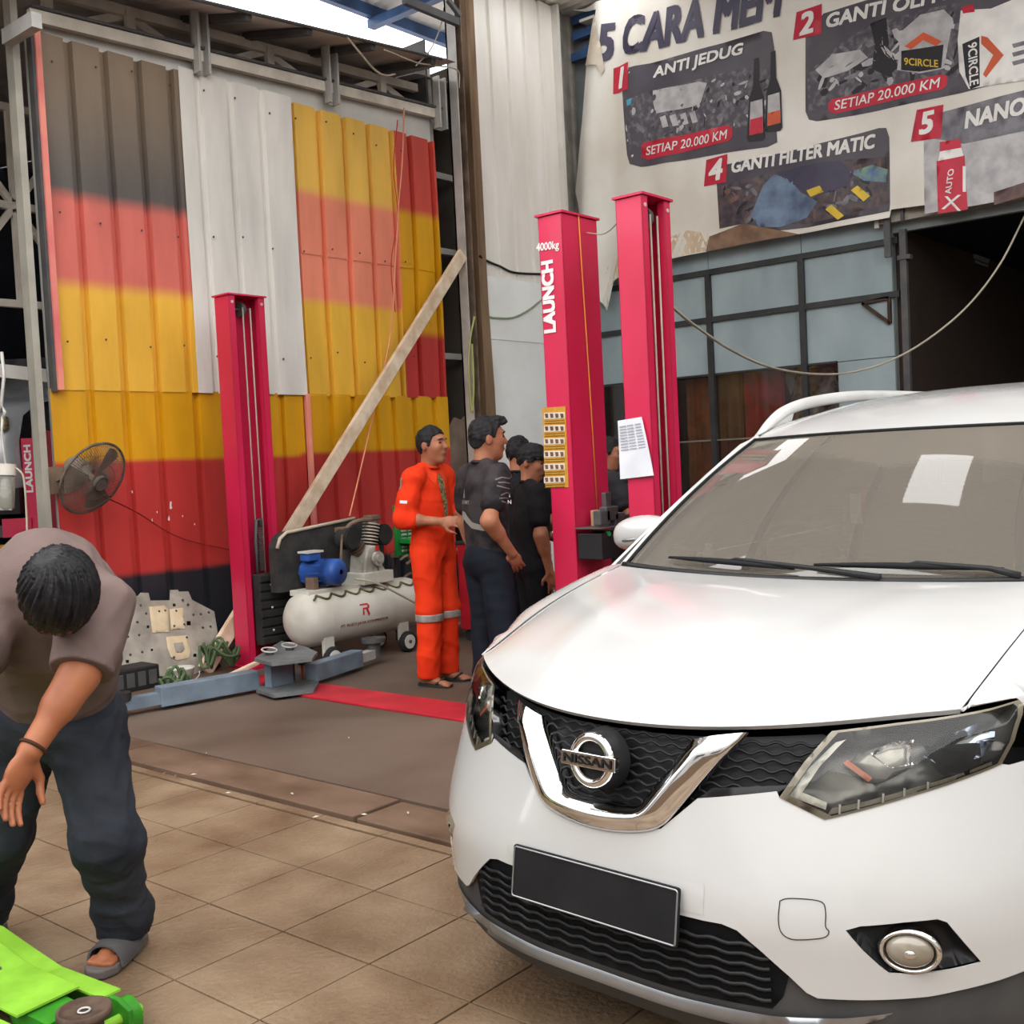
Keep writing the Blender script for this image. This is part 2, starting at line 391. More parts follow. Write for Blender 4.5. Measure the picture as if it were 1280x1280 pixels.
scr = MB(); random.seed(3)
for x0, z0 in [(3.98+.31*k, z) for k in range(12) for z in (2.45, 3.35, 4.45)]: scr.ball((x0+random.uniform(-.03, .03), 7.372, z0+random.uniform(-.05, .05)), .009, 6, 4)
tag(scr.build('sheet_screws', STEELD, wall_l), kind='stuff')
# paint scratches and a white scuff on the lower sheet
sc = MB()
for px, py, r in ((213, 632, .035), (211, 648, .022), (190, 650, .012), (228, 645, .012), (196, 640, .010), (243, 655, .012), (165, 615, .012), (148, 605, .010)):
    p = at_y(px, py, 7.383); a = random.uniform(0, 3)
    sc.add([(p[0]+r*math.cos(a+t)*random.uniform(.3, 1)*.6, 7.380, p[2]+r*math.sin(a+t)*random.uniform(.5, 1.2)) for t in np.arange(0, 6.2, .9)], [tuple(range(7))])
tag(sc.build('paint_scuff', mat('bare_scuff', (.75, .72, .68), rough=.6), wall_l), kind='stuff')
# end post of the wall
MB().box((3.735, 7.42, 0), (3.785, 7.52, 5.2)).build('end_post', mat('post_grey_white', srgb(176, 172, 160), srgb(150, 146, 136), scale=3, rough=.5), wall_l)
p0 = at_y(44, 26, 7.0); MB().box((p0[0]-.035, 6.98, p0[2]-.05), (p0[0]+.035, 7.40, p0[2]+.05)).build('stub_beam', STEEL, wall_l)
MB().box((3.84, 7.36, 2.10), (3.862, 7.43, 4.6)).build('shadow_gap_angle', STEELD, wall_l)
# ------------------------------------------------------------------ truss over the wall and the low roof
def zb(x): return 4.67+.0425*(x-4.0)
TRM = mat('truss_pale', srgb(226, 218, 204), srgb(196, 188, 176), scale=4, rough=.6)
TR = empty('roof_truss', 'pale steel truss running along the top of the flag wall', 'truss', (4, 7.5, 4.6))
def part(name, mb, m, par, off=None):
    o = mb.build(name, m, par)
    L = par.location
    for v in o.data.vertices: v.co -= L
    return o
part('bottom_chord', MB().beam((3.85, 7.39, zb(3.85)+.03), (7.95, 7.39, zb(7.95)+.03), .05, .085), mat('cream_steel', srgb(224, 216, 202), srgb(192, 184, 170), scale=4, rough=.55), TR)
part('chord_angle', MB().beam((3.85, 7.385, zb(3.85)+.085), (7.95, 7.385, zb(7.95)+.085), .09, .018), STEELD, TR)
part('top_chord', MB().beam((3.85, 7.62, zb(3.85)+.33), (8.1, 7.62, zb(8.1)+.33), .06, .075), TRM, TR)
webs = []
xs_ = np.arange(4.1, 8.1, .66)
for i, x in enumerate(xs_):
    part('upright', MB().beam((x, 7.6, zb(x)+.0), (x, 7.6, zb(x)+.34), .07, .05), TRM, TR)
    if i < len(xs_)-1:
        x2 = xs_[i+1]
        a, b_ = ((x, .32), (x2, .06)) if i % 2 else ((x, .06), (x2, .32))
        part('diagonal', MB().beam((a[0], 7.66, zb(a[0])+a[1]), (b_[0], 7.66, zb(b_[0])+b_[1]), .05, .06), TRM, TR)
        part('back_brace', MB().beam((x+.1, 7.75, zb(x)+.02), (x2-.05, 8.3, zb(x2)+.26), .03, .03), TRM, TR)
for x in (5.21, 6.54, 7.92):
    part('channel_post', MB().box((x-.055, 7.30, zb(x)-.12), (x-.035, 7.39, zb(x)+.37)).box((x+.035, 7.30, zb(x)-.12), (x+.055, 7.39, zb(x)+.37)).box((x-.055, 7.38, zb(x)-.12), (x+.055, 7.395, zb(x)+.37)), STEEL, TR)
ROOFU = mat('roof_underside_grey', srgb(206, 200, 198), srgb(178, 172, 172), scale=1.5, rough=.6)
def edge(x):   # near edge of the low roof
    e0 = at_y(250, 0, 6.9); e1 = at_y(560, 75, 6.9); t = (x-e0[0])/(e1[0]-e0[0]); return np.array([x, 6.9, e0[2]+t*(e1[2]-e0[2])])
G = []
for x in np.arange(-3, 7.75, .12):
    e = edge(x); w = np.array([x, 7.62, zb(x)+.42]); r = np.array([x, 16.2, zb(x)+1.3])
    c = .012 if int(round(x/.12)) % 2 else 0.
    G.append([e+[0, 0, c], w+[0, 0, c], r+[0, 0, c]])
xr_ = np.arange(7.7, 14., .12)
lr_extra = [[np.array([x, 7.45, zb(x)+.40+(.012 if i % 2 else 0)]), np.array([x, 16.2, zb(x)+1.3+(.012 if i % 2 else 0)])] for i, x in enumerate(xr_)]
lowroof = solid(MB().grid(G, False, False).grid(lr_extra, False, False).build('ceiling_low', ROOFU), .004, 1); tag(lowroof, 'dark grey low roof sheet overhanging the flag wall', kind='structure')
for x in (4.4, 5.25, 5.85, 6.55, 7.3):
    e = edge(x+.12); MB().beam(e+[0, .03, -.03], (x, 7.62, zb(x)+.385), .06, .05).build('purlin', STEELD, lowroof)
MB().tube([edge(x)+[0, 0, -.005] for x in np.arange(-3, 7.75, .25)], .014, 6).build('roof_edge', STEELD, lowroof)
# ------------------------------------------------------------------ main roof with daylight openings, blue beams
RZ = 6.45
BLUE = mat('blue_paint_steel', srgb(62, 96, 140), srgb(44, 66, 104), scale=4, rough=.45)
WROOF = mat('roof_white_sheet', srgb(236, 234, 228), srgb(216, 214, 208), scale=1.2, rough=.6)
HOLES = [(4.95, 6.25, 2.28, 3.02), (7.9, 10.0, 6.0, 6.9), (4.5, 6.3, -5., .7), (7.3, 9.1, -5., .7), (3.9, 4.25, 5.2, 6.4)]  # wide openings at the right are added for light; small ones match windscreen reflections
xsb = sorted({3.55, 20.}|{h[0] for h in HOLES}|{h[1] for h in HOLES}); ysb = sorted({-9., 8.80}|{h[2] for h in HOLES}|{h[3] for h in HOLES})  # front edge set back to light the hood, clear of windscreen reflections
roofm = MB()
for xa, xb in zip(xsb, xsb[1:]):
    for ya, yb in zip(ysb, ysb[1:]):
        cx, cy = (xa+xb)/2, (ya+yb)/2
        if any(h[0] < cx < h[1] and h[2] < cy < h[3] for h in HOLES): continue
        n = max(1, int((xb-xa)/.11)); xx = np.linspace(xa, xb, 2*n+1)
        G = [[(x, y, RZ+(.035 if i % 2 else 0.)) for y in (ya, yb)] for i, x in enumerate(xx)]
        roofm.grid(G, False, False)
roofo = roofm.build('ceiling', WROOF); tag(roofo, 'high white corrugated roof with open daylight panels, some added for light', kind='structure'); solid(roofo, .004, 1)
for y in (8.74, 7.6, 5.2, 3.5, 1.6, -.6, -3.2): MB().box((3.55, y-.04, RZ-.13), (20, y+.04, RZ-.005)).build('purlin', BLUE, roofo)
for x in (8.45, 10.9, 13.2): MB().box((x-.05, 7.0, RZ-.22), (x+.05, 8.8, RZ-.13)).build('rafter', BLUE, roofo)
# blue truss along the banner wall
TB = empty('blue_roof_truss', 'blue steel truss above the hanging banner', 'truss', (10.0, 5.0, 6.0))
for nm, a, b_ in (('top_chord', (10.2, 7.35, 6.36), (10.2, -1., 6.36)), ('middle_chord', (10.2, 7.35, 6.19), (10.2, -1, 6.22)), ('bottom_chord', (10.2, 7.38, 5.96), (10.2, -1, 5.98))):
    part(nm, MB().beam(a, b_, .07, .09), BLUE, TB)
for i, y in enumerate(np.arange(7.3, -.5, -.62)): part('diagonal', MB().beam((10.2, y, 5.97), (10.2, y-.55, 6.2), .05, .05), BLUE, TB)
part('blocking', MB().box((10.1, 7.0, 6.28), (10.25, 7.2, 6.31)), DUSTW, TB); part('blocking', MB().box((10.1, 6.75, 6.10), (10.25, 6.95, 6.13)), DUSTW, TB)
# ------------------------------------------------------------------ recess, column and white wall
RUSTY = mat('brown_steel', srgb(128, 108, 92), srgb(92, 76, 64), scale=6, rough=.65)
wall_w = MB().box((8.46, 7.44, 0), (10.3, 7.5, 6.45)).build('wall_far', DUSTW); tag(wall_w, 'white ribbed wall beside the banner with a flat white board below', kind='structure')
WHS = mat('white_cladding', srgb(243, 240, 234), srgb(228, 223, 214), scale=1.6, rough=.38, stretch=(2, 1, .4))
sheet('wall_sheet', 8.47, 9.86, 3.30, 6.44, WHS, wall_w, first=.26, pitch=.285, y=7.38, depth=.03)
sheet('wall_sheet', 9.86, 10.27, 0., 6.44, mat('grey_cladding', srgb(150, 146, 138), srgb(128, 122, 114), rough=.6), wall_w, first=.16, pitch=.2, y=7.43, depth=.03, groove=False)
MB().box((8.50, 7.35, 2.72), (9.9, 7.375, 3.36)).build('white_board', mat('white_board', srgb(244, 246, 244), srgb(234, 235, 232), scale=2, rough=.45), wall_w)
MB().box((8.50, 7.36, 0.), (9.9, 7.39, 2.74)).build('white_board', MATS['white_board'], wall_w)
MB().box((9.83, 7.30, 3.3), (9.87, 7.40, 6.44)).build('corner_flashing', DUSTW, wall_w)
rec = MB().box((7.5, 7.95, 0), (8.9, 8.0, 5.5)).box((8.4, 7.5, 0), (8.45, 7.95, 5.5)).build('wall_recess', mat('recess_grey', srgb(104, 96, 88), srgb(78, 72, 66), scale=2, rough=.8)); tag(rec, 'dark grey recess between flag wall and white wall', kind='structure')
MB().box((7.88, 7.48, 0), (7.90, 7.95, 5.6)).build('recess_cheek', STEELD, rec)
for z in (4.35, 2.55, 3.6, 1.2): MB().beam((7.9, 7.6, z), (8.45, 7.6, z), .05, .06).build('girt', STEEL, rec)
MB().box((7.93, 7.50, 0), (7.97, 7.56, 5.5)).build('stud', STEEL, rec)
b = MB().prism([(7.92, .9), (8.42, .9), (8.43, 2.05), (8.3, 1.98), (8.2, 1.90), (8.1, 1.93), (8.0, 1.82), (7.93, 1.84)], lambda u, v, w: (u, 7.52+w, v), .03); b.build('torn_board', mat('torn_cardboard', srgb(158, 140, 124), srgb(132, 116, 102), scale=5, rough=.85), rec)
COLU = empty('steel_column', 'tall brown steel channel column at the end of the flag wall', 'column', (8.1, 7.25, 0))
part('web', MB().box((8.02, 7.30, 0), (8.13, 7.32, 6.45)), RUSTY, COLU)
part('flange', MB().box((8.02, 7.20, 0), (8.035, 7.32, 6.45)), STEEL, COLU)
part('flange', MB().box((8.115, 7.20, 0), (8.13, 7.32, 6.45)), RUSTY, COLU)
C2 = MB().prism([(8.30, 0.02), (8.47, .02), (8.47, 2.2), (8.44, 3.1), (8.44, 6.44), (8.32, 6.44), (8.32, 3.2), (8.33, 2.2)], lambda u, v, w: (u, 7.30+w, v), .10).build('cladding_post', mat('tan_timber_post', srgb(140, 116, 92), srgb(112, 90, 70), scale=3, rough=.7, stretch=(4, 4, .5))); tag(C2, 'tan edge post where the white ribbed wall begins', 'post')
# cross pieces at the top of the column
HB = empty('blue_cross_brace', 'dark steel cross brace by the column top under the roof', 'brace', (8.1, 7.2, 6))
part('strut', MB().beam(at_y(505, 0, 7.1), at_y(572, 28, 7.1), .05, .07), STEELD, HB); part('strut', MB().beam(at_y(560, 0, 7.15), at_y(575, 20, 7.15), .04, .04), STEELD, HB)
# ================================================================== banner wall
XB = 10.28
BLUEG = mat('blue_grey_panel', srgb(158, 172, 176), srgb(140, 154, 158), scale=2.2, rough=.6, stretch=(1, 1, .5))
FRAME = mat('black_window_frame', srgb(44, 46, 48), srgb(56, 58, 58), rough=.45)
wall_b = MB().box((XB+.03, 3.87, 2.26), (XB+.10, 7.45, 3.62)).box((XB+.03, 3.87, 0), (XB+.10, 4.43, 2.26)).box((XB+.03, -9, 3.42), (XB+.10, 7.45, 6.45)).build('wall_back', mat('backing_grey', srgb(130, 136, 136), rough=.8)); tag(wall_b, 'blue-grey partition with black frames below the banner', kind='structure')
ys = [7.40, 6.86, 5.815, 4.77, 3.87]; zs = [3.34, 2.845, 2.27]
for a, b_ in zip(ys, ys[1:]):
    MB().box((XB, b_+.004, 3.36), (XB+.03, a-.004, 3.62)).build('panel', BLUEG, wall_b)
    for z1, z0 in zip(zs, zs[1:]): MB().box((XB+.005, b_+.004, z0+.004), (XB+.03, a-.004, z1-.004)).build('panel', BLUEG, wall_b)
MB().box((XB+.005, 3.874, .0), (XB+.03, 4.435, 2.266)).build('panel', BLUEG, wall_b)
for z in (3.34, 2.845): MB().box((XB-.035, 3.80, z-.028), (XB, 7.40, z+.028)).build('frame_rail', FRAME, wall_b)
MB().box((XB-.02, 4.44, 2.262), (XB+.02, 7.4, 2.282)).build('frame_rail', FRAME, wall_b)
MB().box((XB-.02, 4.44, 1.572), (XB+.02, 7.4, 1.588)).build('frame_rail', mat('thin_alloy', srgb(120, 116, 108), rough=.5), wall_b)
for y in (6.86, 5.815, 4.77): MB().box((XB-.04, y-.03, 0), (XB, y+.03, 3.34)).build('frame_mullion', FRAME, wall_b)
SHOPG = glass_mat('shop_glass', (.86, .85, .84), (.10, .09, .085), .12, .03)
n = 0
for z0, z1 in ((1.585, 2.262), (.05, 1.572)):
    for a, b_ in ((7.40, 6.89), (6.83, 5.845), (5.785, 4.80), (4.74, 4.44)):
        n += 1; w_ = MB().box((XB-.006, b_, z0), (XB+.0, a, z1)).build(f'window_{n}', SHOPG); tag(w_, 'dark shop window pane under the blue-grey panels', group='shop window panes', kind='structure')
# curtains and plastic in the shop behind the glass
for nm, y0, y1, c, lb in (('curtain', 6.3, 5.9, srgb(200, 122, 70), 'brown curtain behind the shop window next to the pink post'), ('curtain', 5.88, 5.58, srgb(150, 108, 84), 'dark brown curtain hanging between two others behind glass'), ('curtain', 5.57, 5.12, srgb(214, 62, 74), 'dark red curtain hanging behind the shop window')):
    G = [[(XB+.25+.04*math.sin(y*38), y, z) for z in (.4, 1.4, 2.3)] for y in np.linspace(y0, y1, 26)]
    o = MB().grid(G, True).build(nm, mat('cloth_%d' % int(y0*100), c, tuple(v*.6 for v in c), scale=6, rough=.9)); tag(o, lb, 'curtain', 'curtains behind the shop window'); solid(o, .01)
G = [[(XB+.3+.10*math.sin(y*9+z*5)+.05*math.sin(z*17+y*23), y-.25*(2.2-z), z) for z in np.linspace(.9, 2.25, 26)] for y in np.linspace(5.15, 4.62, 26)]
o = MB().grid(G, True).build('plastic_sheet', mat('plastic_film', srgb(170, 176, 178), srgb(60, 64, 66), scale=9, rough=.12, coat=1)); tag(o, 'crumpled clear plastic sheet hanging behind the shop window', 'plastic sheet'); solid(o, .003)
# dark rooms behind the glass and behind the open door
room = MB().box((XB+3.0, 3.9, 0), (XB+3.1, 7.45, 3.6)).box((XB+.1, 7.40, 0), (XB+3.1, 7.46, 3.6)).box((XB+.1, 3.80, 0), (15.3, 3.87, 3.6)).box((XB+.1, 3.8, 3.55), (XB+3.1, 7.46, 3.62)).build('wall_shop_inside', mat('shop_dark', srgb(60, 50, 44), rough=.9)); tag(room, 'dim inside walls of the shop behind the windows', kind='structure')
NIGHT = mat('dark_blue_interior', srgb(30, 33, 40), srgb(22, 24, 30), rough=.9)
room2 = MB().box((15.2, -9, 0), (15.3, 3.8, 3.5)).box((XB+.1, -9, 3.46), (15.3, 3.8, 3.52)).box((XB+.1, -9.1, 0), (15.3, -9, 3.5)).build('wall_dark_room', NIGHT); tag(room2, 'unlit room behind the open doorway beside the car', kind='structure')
hd = MB().box((XB-.08, -9, 3.50), (XB+.10, 3.97, 3.66)).build('trim_1', mat('header_grey', srgb(172, 166, 154), srgb(146, 140, 130), scale=3, rough=.6)); tag(hd, 'grey header beam over the dark doorway under the banner', kind='structure')
MB().box((XB-.09, 3.95, 3.47), (XB-.075, 3.99, 3.68)).build('end_plate', DUSTW, hd)
DP = empty('door_pole', 'black vertical pole at the edge of the dark doorway', 'pole', (XB-.05, 3.74, 0))
part('tube', MB().box((XB-.10, 3.70, 0), (XB-.05, 3.76, 3.42)), STEELD, DP); part('clamp', MB().box((XB-.11, 3.66, 3.14), (XB-.04, 3.78, 3.18)), STEELD, DP)
BK = empty('hook_bracket', 'dark bent bracket hooked over the doorway header', 'bracket', (XB-.12, 3.8, 3.3))
part('drop', MB().box((XB-.13, 3.83, 3.18), (XB-.09, 3.89, 3.74)), STEELD, BK); part('top_bar', MB().box((XB-.13, 3.52, 3.70), (XB-.09, 3.89, 3.74)), STEELD, BK); part('return_bar', MB().box((XB-.13, 3.70, 3.5), (XB-.10, 3.73, 3.72)), STEELD, BK)
TRB = empty('rail_gusset', 'rusty triangular bracket at the end of the window rail', 'bracket', (XB-.03, 4.0, 2.7))
for a, b_ in (((3.90, 2.82), (3.90, 2.58)), ((3.90, 2.58), (4.16, 2.80)), ((4.16, 2.80), (3.90, 2.82))):
    part('bar', MB().beam((XB-.02, a[0], a[1]), (XB-.02, b_[0], b_[1]), .03, .03, up=(1, 0, 0)), mat('rust', srgb(78, 62, 50), srgb(56, 46, 40), rough=.8), TRB)
ft = empty('fluorescent_fixture', 'unlit fluorescent lamp fitting hanging in the dark doorway', 'lamp', (12.5, 2.5, 3.3))
q0 = at_x(1172, 306, 12.3); q1 = at_x(1235, 328, 12.6)
part('housing', MB().beam(q0, q1, .10, .05), mat('fixture_grey', srgb(90, 92, 96), rough=.6), ft); part('tube_lamp', MB().tube([q0+[0, 0, -.04], q1+[0, 0, -.04]], .014), mat('lamp_off', srgb(120, 122, 124), rough=.4), ft); part('hanger', MB().beam((q0+q1)/2, ((q0+q1)/2)*[1, 1, 0]+[0, 0, 3.47], .015, .015), STEELD, ft)
# ================================================================== the white car
CAR = empty('car', 'white sport utility car with chrome V grille parked nose towards the viewer', 'car', (1.986, 1.476, 0), math.radians(177.3))
_ca = math.radians(177.3); _fx = np.array([math.cos(_ca), math.sin(_ca), 0]); _ly = np.array([-_fx[1], _fx[0], 0]); _co = np.array([1.986, 1.476, 0])
def w2c(P):
    d = np.asarray(P, float)-_co; return np.stack([d@_fx, d@_ly, d[..., 2]], -1)
def c2w(p):
    p = np.asarray(p, float); return _co+p[..., 0:1]*_fx+p[..., 1:2]*_ly+p[..., 2:3]*np.array([0, 0, 1.])
def cub(xs, ys):
    xs = np.array(xs, float); ys = np.array(ys, float); d = np.diff(ys)/np.diff(xs); h = np.diff(xs)
    m = np.empty(len(xs)); m[0] = d[0]; m[-1] = d[-1]
    m[1:-1] = (d[:-1]*h[1:]+d[1:]*h[:-1])/(h[:-1]+h[1:])
    def f(x):
        x = np.asarray(x, float); i = np.clip(np.searchsorted(xs, x)-1, 0, len(xs)-2); t = (x-xs[i])/h[i]
        return (2*t**3-3*t**2+1)*ys[i]+(t**3-2*t**2+t)*h[i]*m[i]+(-2*t**3+3*t**2)*ys[i+1]+(t**3-t**2)*h[i]*m[i+1]
    return f
_t = [0, .25, .45, .62, .75, .90, 1.05, 1.2, 1.35, 1.6]
_A = [(0, 0), (-.008, .25), (-.05, .447), (-.125, .60), (-.21, .70), (-.325, .79), (-.455, .857), (-.60, .893), (-.75, .905), (-1.0, .91)]
_B = [(0, 0), (-.030, .248), (-.100, .435), (-.178, .578), (-.255, .678), (-.375, .77), (-.505, .832), (-.645, .868), (-.79, .888), (-1.04, .90)]
def _sym(T, V, s): return [-t for t in T[:0:-1]]+T, [s*v for v in V[:0:-1]]+V
_Ax = cub(*_sym(_t, [a[0] for a in _A], 1)); _Ay = cub(*_sym(_t, [a[1] for a in _A], -1))
_Bx = cub(*_sym(_t, [a[0] for a in _B], 1)); _By = cub(*_sym(_t, [a[1] for a in _B], -1))
_xn = cub([.10, .16, .22, .27, .33, .40, .46, .52, .60, .68, .75, .80, .84, .88, .94], [-.10, -.055, -.012, .004, .004, .008, .012, .008, -.004, -.018, -.032, -.047, -.068, -.105, -.18])
def S0(t, z):
    w = np.clip((np.asarray(z, float)-.42)/.43, 0, 1); w = w*w*(3-2*w)
    return np.stack([_xn(z)+(1-w)*_Ax(t)+w*_Bx(t), (1-w)*_Ay(t)+w*_By(t), np.asarray(z, float)+0*np.asarray(t)], -1)
def S(t, z, off=0.):
    p = S0(t, z)
    if off:
        a = S0(t+1e-3, z)-S0(t-1e-3, z); b = S0(t, z+1e-3)-S0(t, z-1e-3); n = np.cross(a, b); p = p+off*n/np.linalg.norm(n)
    return p
_gt, _gz = np.meshgrid(np.linspace(-1.3, 1.5, 561), np.linspace(.12, .93, 163), indexing='ij')
_gp = proj(c2w(S0(_gt, _gz)))
def uv(x, y, side=1):
    """photo pixel -> (t, z) on the front fascia"""
    m = (_gt > -.1) if side > 0 else (_gt < .1)
    d = np.where(m, (_gp[..., 0]-x)**2+(_gp[..., 1]-y)**2, 1e12); k = np.unravel_index(d.argmin(), d.shape)
    q = np.array([_gt[k], _gz[k]])
    for _ in range(4):
        p = proj(c2w(S0(*q))); e = np.array([x, y])-p
        J = np.stack([(proj(c2w(S0(q[0]+1e-4, q[1])))-p)/1e-4, (proj(c2w(S0(q[0], q[1]+1e-4)))-p)/1e-4], -1)
        try: st = np.linalg.solve(J, e)
        except np.linalg.LinAlgError: break
        q = q+np.clip(st, -.03, .03)
    return (float(q[0]), float(q[1]))
def UV(L): return [uv(*p) for p in L]
def mir(L): return [(-a, b) for a, b in L]
WHITE = mat('car_white_paint', (.48, .478, .472), (.455, .45, .44), scale=2.5, rough=.22, coat=.6, bump=0., lo=.45, hi=.75)
BLACKP = mat('black_plastic', (.010, .010, .011), (.016, .016, .017), rough=.42, spec=.25)
TRIM = mat('grey_black_cladding', (.045, .045, .047), (.06, .058, .056), scale=9, rough=.55, bump=.12, bscale=400)
CHROME = mat('chrome', (.78, .78, .79), (.72, .71, .70), scale=3, rough=.07, metal=1)
SILVER = mat('satin_silver', (.34, .35, .37), (.28, .29, .31), rough=.3, metal=.8)
DARKV = mat('dark_void', (.004, .004, .005), rough=.8)
RUBBER = mat('black_rubber', (.015, .015, .016), rough=.7)
# --- outlines traced on the fascia
HL = UV([(974, 997), (1031, 1025), (1090, 1010), (1150, 992), (1210, 972), (1252, 955), (1268, 925), (1278, 893), (1279, 880), (1273, 875), (1240, 885), (1200, 893), (1120, 904), (1040, 914), (1005, 953)])
LOWG = UV([(826, 1036), (872, 998)])
zc_v = uv(752, 1036)[1]
FOG = UV([(1057, 1163), (1075, 1158), (1130, 1153), (1172, 1149), (1184, 1153), (1200, 1172), (1227, 1203), (1190, 1212), (1140, 1218), (1112, 1217), (1100, 1208), (1080, 1190)])
INT = UV([(880, 1151), (902, 1155), (921, 1163), (950, 1188), (986, 1220), (1008, 1241), (1022, 1248)])
LOW2 = UV([(1060, 1250), (1100, 1250), (1160, 1246), (1200, 1238), (1250, 1225), (1280, 1214)])
g_end = (HL[5][0]+.02, HL[5][1]-.004)
z_lowend = LOW2[-1][1]+.015
right_top = [(0, zc_v)]+LOWG+[(HL[0][0]-.006, HL[0][1]+.012)]+HL[0:6]+[g_end, (1.30, g_end[1]+.03)]
right_low = [(1.26, .60), (1.18, .48), (1.13, .40), (1.12, z_lowend)]+LOW2[::-1]+INT[::-1]+[(0, INT[0][1]+.008)]
half = right_top+right_low
outline = right_top+right_low[:-1]+[(0, right_low[-1][1])]+mir(right_low[:-1])[::-1]+mir(right_top[1:])[::-1]
bumper = patch('bumper', S, outline, WHITE, CAR, holes=[FOG, mir(FOG)], step=.022, off=0.)
solid(bumper, .004)
patch('inner_shell', S, [(-1.05, .24), (1.05, .24), (1.05, .78), (.72, .82), (.4, .80), (-.4, .80), (-.72, .82), (-1.05, .78)], DARKV, CAR, step=.06, off=-.075)
# grille: black backing, wavy bars, chrome V
hoodpx = [(775, 901), (793, 904), (850, 908), (900, 909), (960, 908), (1036, 903), (1120, 895), (1200, 887)]
HE = UV(hoodpx)
_c = np.linalg.lstsq(np.array([[1, t*t, t**4, t**6] for t, z in HE]), np.array([z for t, z in HE]), rcond=None)[0]
_tm = HE[-1][0]; HE = [(float(t), float(_c@[1, t*t, t**4, t**6])) for t in np.linspace(0, _tm, 12)]
gtop = [(t, z-.004) for t, z in HE if t < HL[13][0]]
gr_half = gtop+[HL[13], HL[14], (HL[0][0]-.008, HL[0][1]+.006)]+LOWG[::-1]
gr_out = gr_half+[(0, zc_v)]+mir(gr_half[1:])[::-1]
def _dedupe(P):
    o = []
    for p in P:
        if not o or abs(p[0]-o[-1][0])+abs(p[1]-o[-1][1]) > 1e-3: o.append(p)
    return o
gr_out = _dedupe(gr_out+mir(LOWG))
gr_out = gtop+[HL[13], HL[14], (HL[0][0]-.008, HL[0][1]+.006), LOWG[1], LOWG[0], (0, zc_v), mir(LOWG)[0], mir(LOWG)[1], (-HL[0][0]+.008, HL[0][1]+.006), mir(HL)[14], mir(HL)[13]]+mir(gtop[1:])[::-1]
grille = patch('grille', S, gr_out, BLACKP, CAR, step=.04, off=-.045)
zg0, zg1 = zc_v+.03, HE[0][1]
k = 0; z = zc_v+.02
while z < .825:
    ts = np.arange(-.62, .6201, .008)
    pts = np.stack([ts, z+.0042*np.sin(ts*2*math.pi/.052+(k % 2)*math.pi)], -1)
    ok = inside(gr_out, pts)
    b = MB(); run = []
    for p, o in list(zip(pts, ok))+[((0, 0), False)]:
        if o: run.append(S(p[0], p[1], -.026))
        else:
            if len(run) > 3: b.tube(run, .0036, 5)
            run = []
    if b.v: b.build('grille_bar', BLACKP, grille)
    z += .0185; k += 1
# black frame strip along the grille's lower edge
fr = [LOWG[1], (HL[0][0]-.008, HL[0][1]+.008), (HL[14][0]-.02, HL[0][1]+.026), (LOWG[1][0]+.03, LOWG[1][1]+.024)]
for L in (fr, mir(fr)): patch('grille_trim', S, L, BLACKP, CAR, step=.02, off=-.004, bevel=(.008, .01))
vpx_out = UV([(826, 1036), (932, 916)]); vpx_in = UV([(864, 924), (885, 923)]); vin = UV([(795, 1003)])[0]
V_half = [(0, zc_v), vpx_out[0], vpx_out[1], vpx_in[1], vpx_in[0], vin, (0, vin[1]-.002)]
V_out = V_half[:-1]+[V_half[-1]]+mir(V_half[1:-1])[::-1]
v_o = [mir(vpx_out)[1], mir(vpx_out)[0], vpx_out[0], vpx_out[1]]
v_i = [mir(vpx_in)[0], (-vin[0], vin[1]), vin, vpx_in[0]]
def v_path(P, n=(16, 14, 16)):
    o = []
    for k in range(3): o += [np.array(P[k])*(1-q)+np.array(P[k+1])*q for q in np.linspace(0, 1, n[k], endpoint=False)]
    o = np.array(o+[np.array(P[3])])
    for _ in range(2): o[1:-1] = (o[:-2]+2*o[1:-1]+o[2:])/4
    return o
vo, vi = v_path(v_o), v_path(v_i)
for P_, dz_ in ((vo, vpx_out[0][1]-zc_v), (vi, .012)):
    t0_ = vpx_out[0][0]; P_[:, 1] -= dz_*np.clip(1-(P_[:, 0]/t0_)**2, 0, 1)*(np.abs(P_[:, 0]) < t0_)
prof = [(0, -.040), (.0, -.016), (.05, -.004), (.18, .010), (.36, .024), (.44, .027), (.52, .027), (.75, .019), (.92, .012), (1.02, .006), (1.05, -.006), (1.05, -.020)]
VG = [[S(*(vi[k]*(1-q)+vo[k]*q), o_*min(1, .35+1.3*min(k, len(vo)-1-k)/6)) for q, o_ in prof] for k in range(len(vo))]
vgr = MB().grid(VG, True, False).build('chrome_v_bar', CHROME, CAR)
# emblem
et, ez = uv(755, 951); ec = S(0., ez, .03); en = np.array([1, 0, .12]); en /= np.linalg.norm(en)
eu = np.array([0, 1., 0]); ev = np.cross(en, eu)
EMB = MB().lathe([(.052+.0115*math.cos(a), .011*math.sin(a)) for a in np.linspace(0, 2*math.pi, 13)], ec, en, 40).build('emblem', CHROME, CAR)
def emb(u, v, w=0.): return ec+eu*u+ev*v+en*w
b = MB().prism(rrect(-.079, -.0165, .079, .0165, .004), lambda u, v, w: emb(u, v, w), .018).build('emblem_bar', CHROME, EMB)
add_bevel(b, .002)
text_on('emblem_lettering', 'NISSAN', lambda u, v: emb(u, v, .0187), BLACKP, EMB, w=.138, h=.019, bold=.012)
MB().cyl(ec-en*.05, ec-en*.006, .072, .062, 24).build('emblem_mount', BLACKP, EMB)
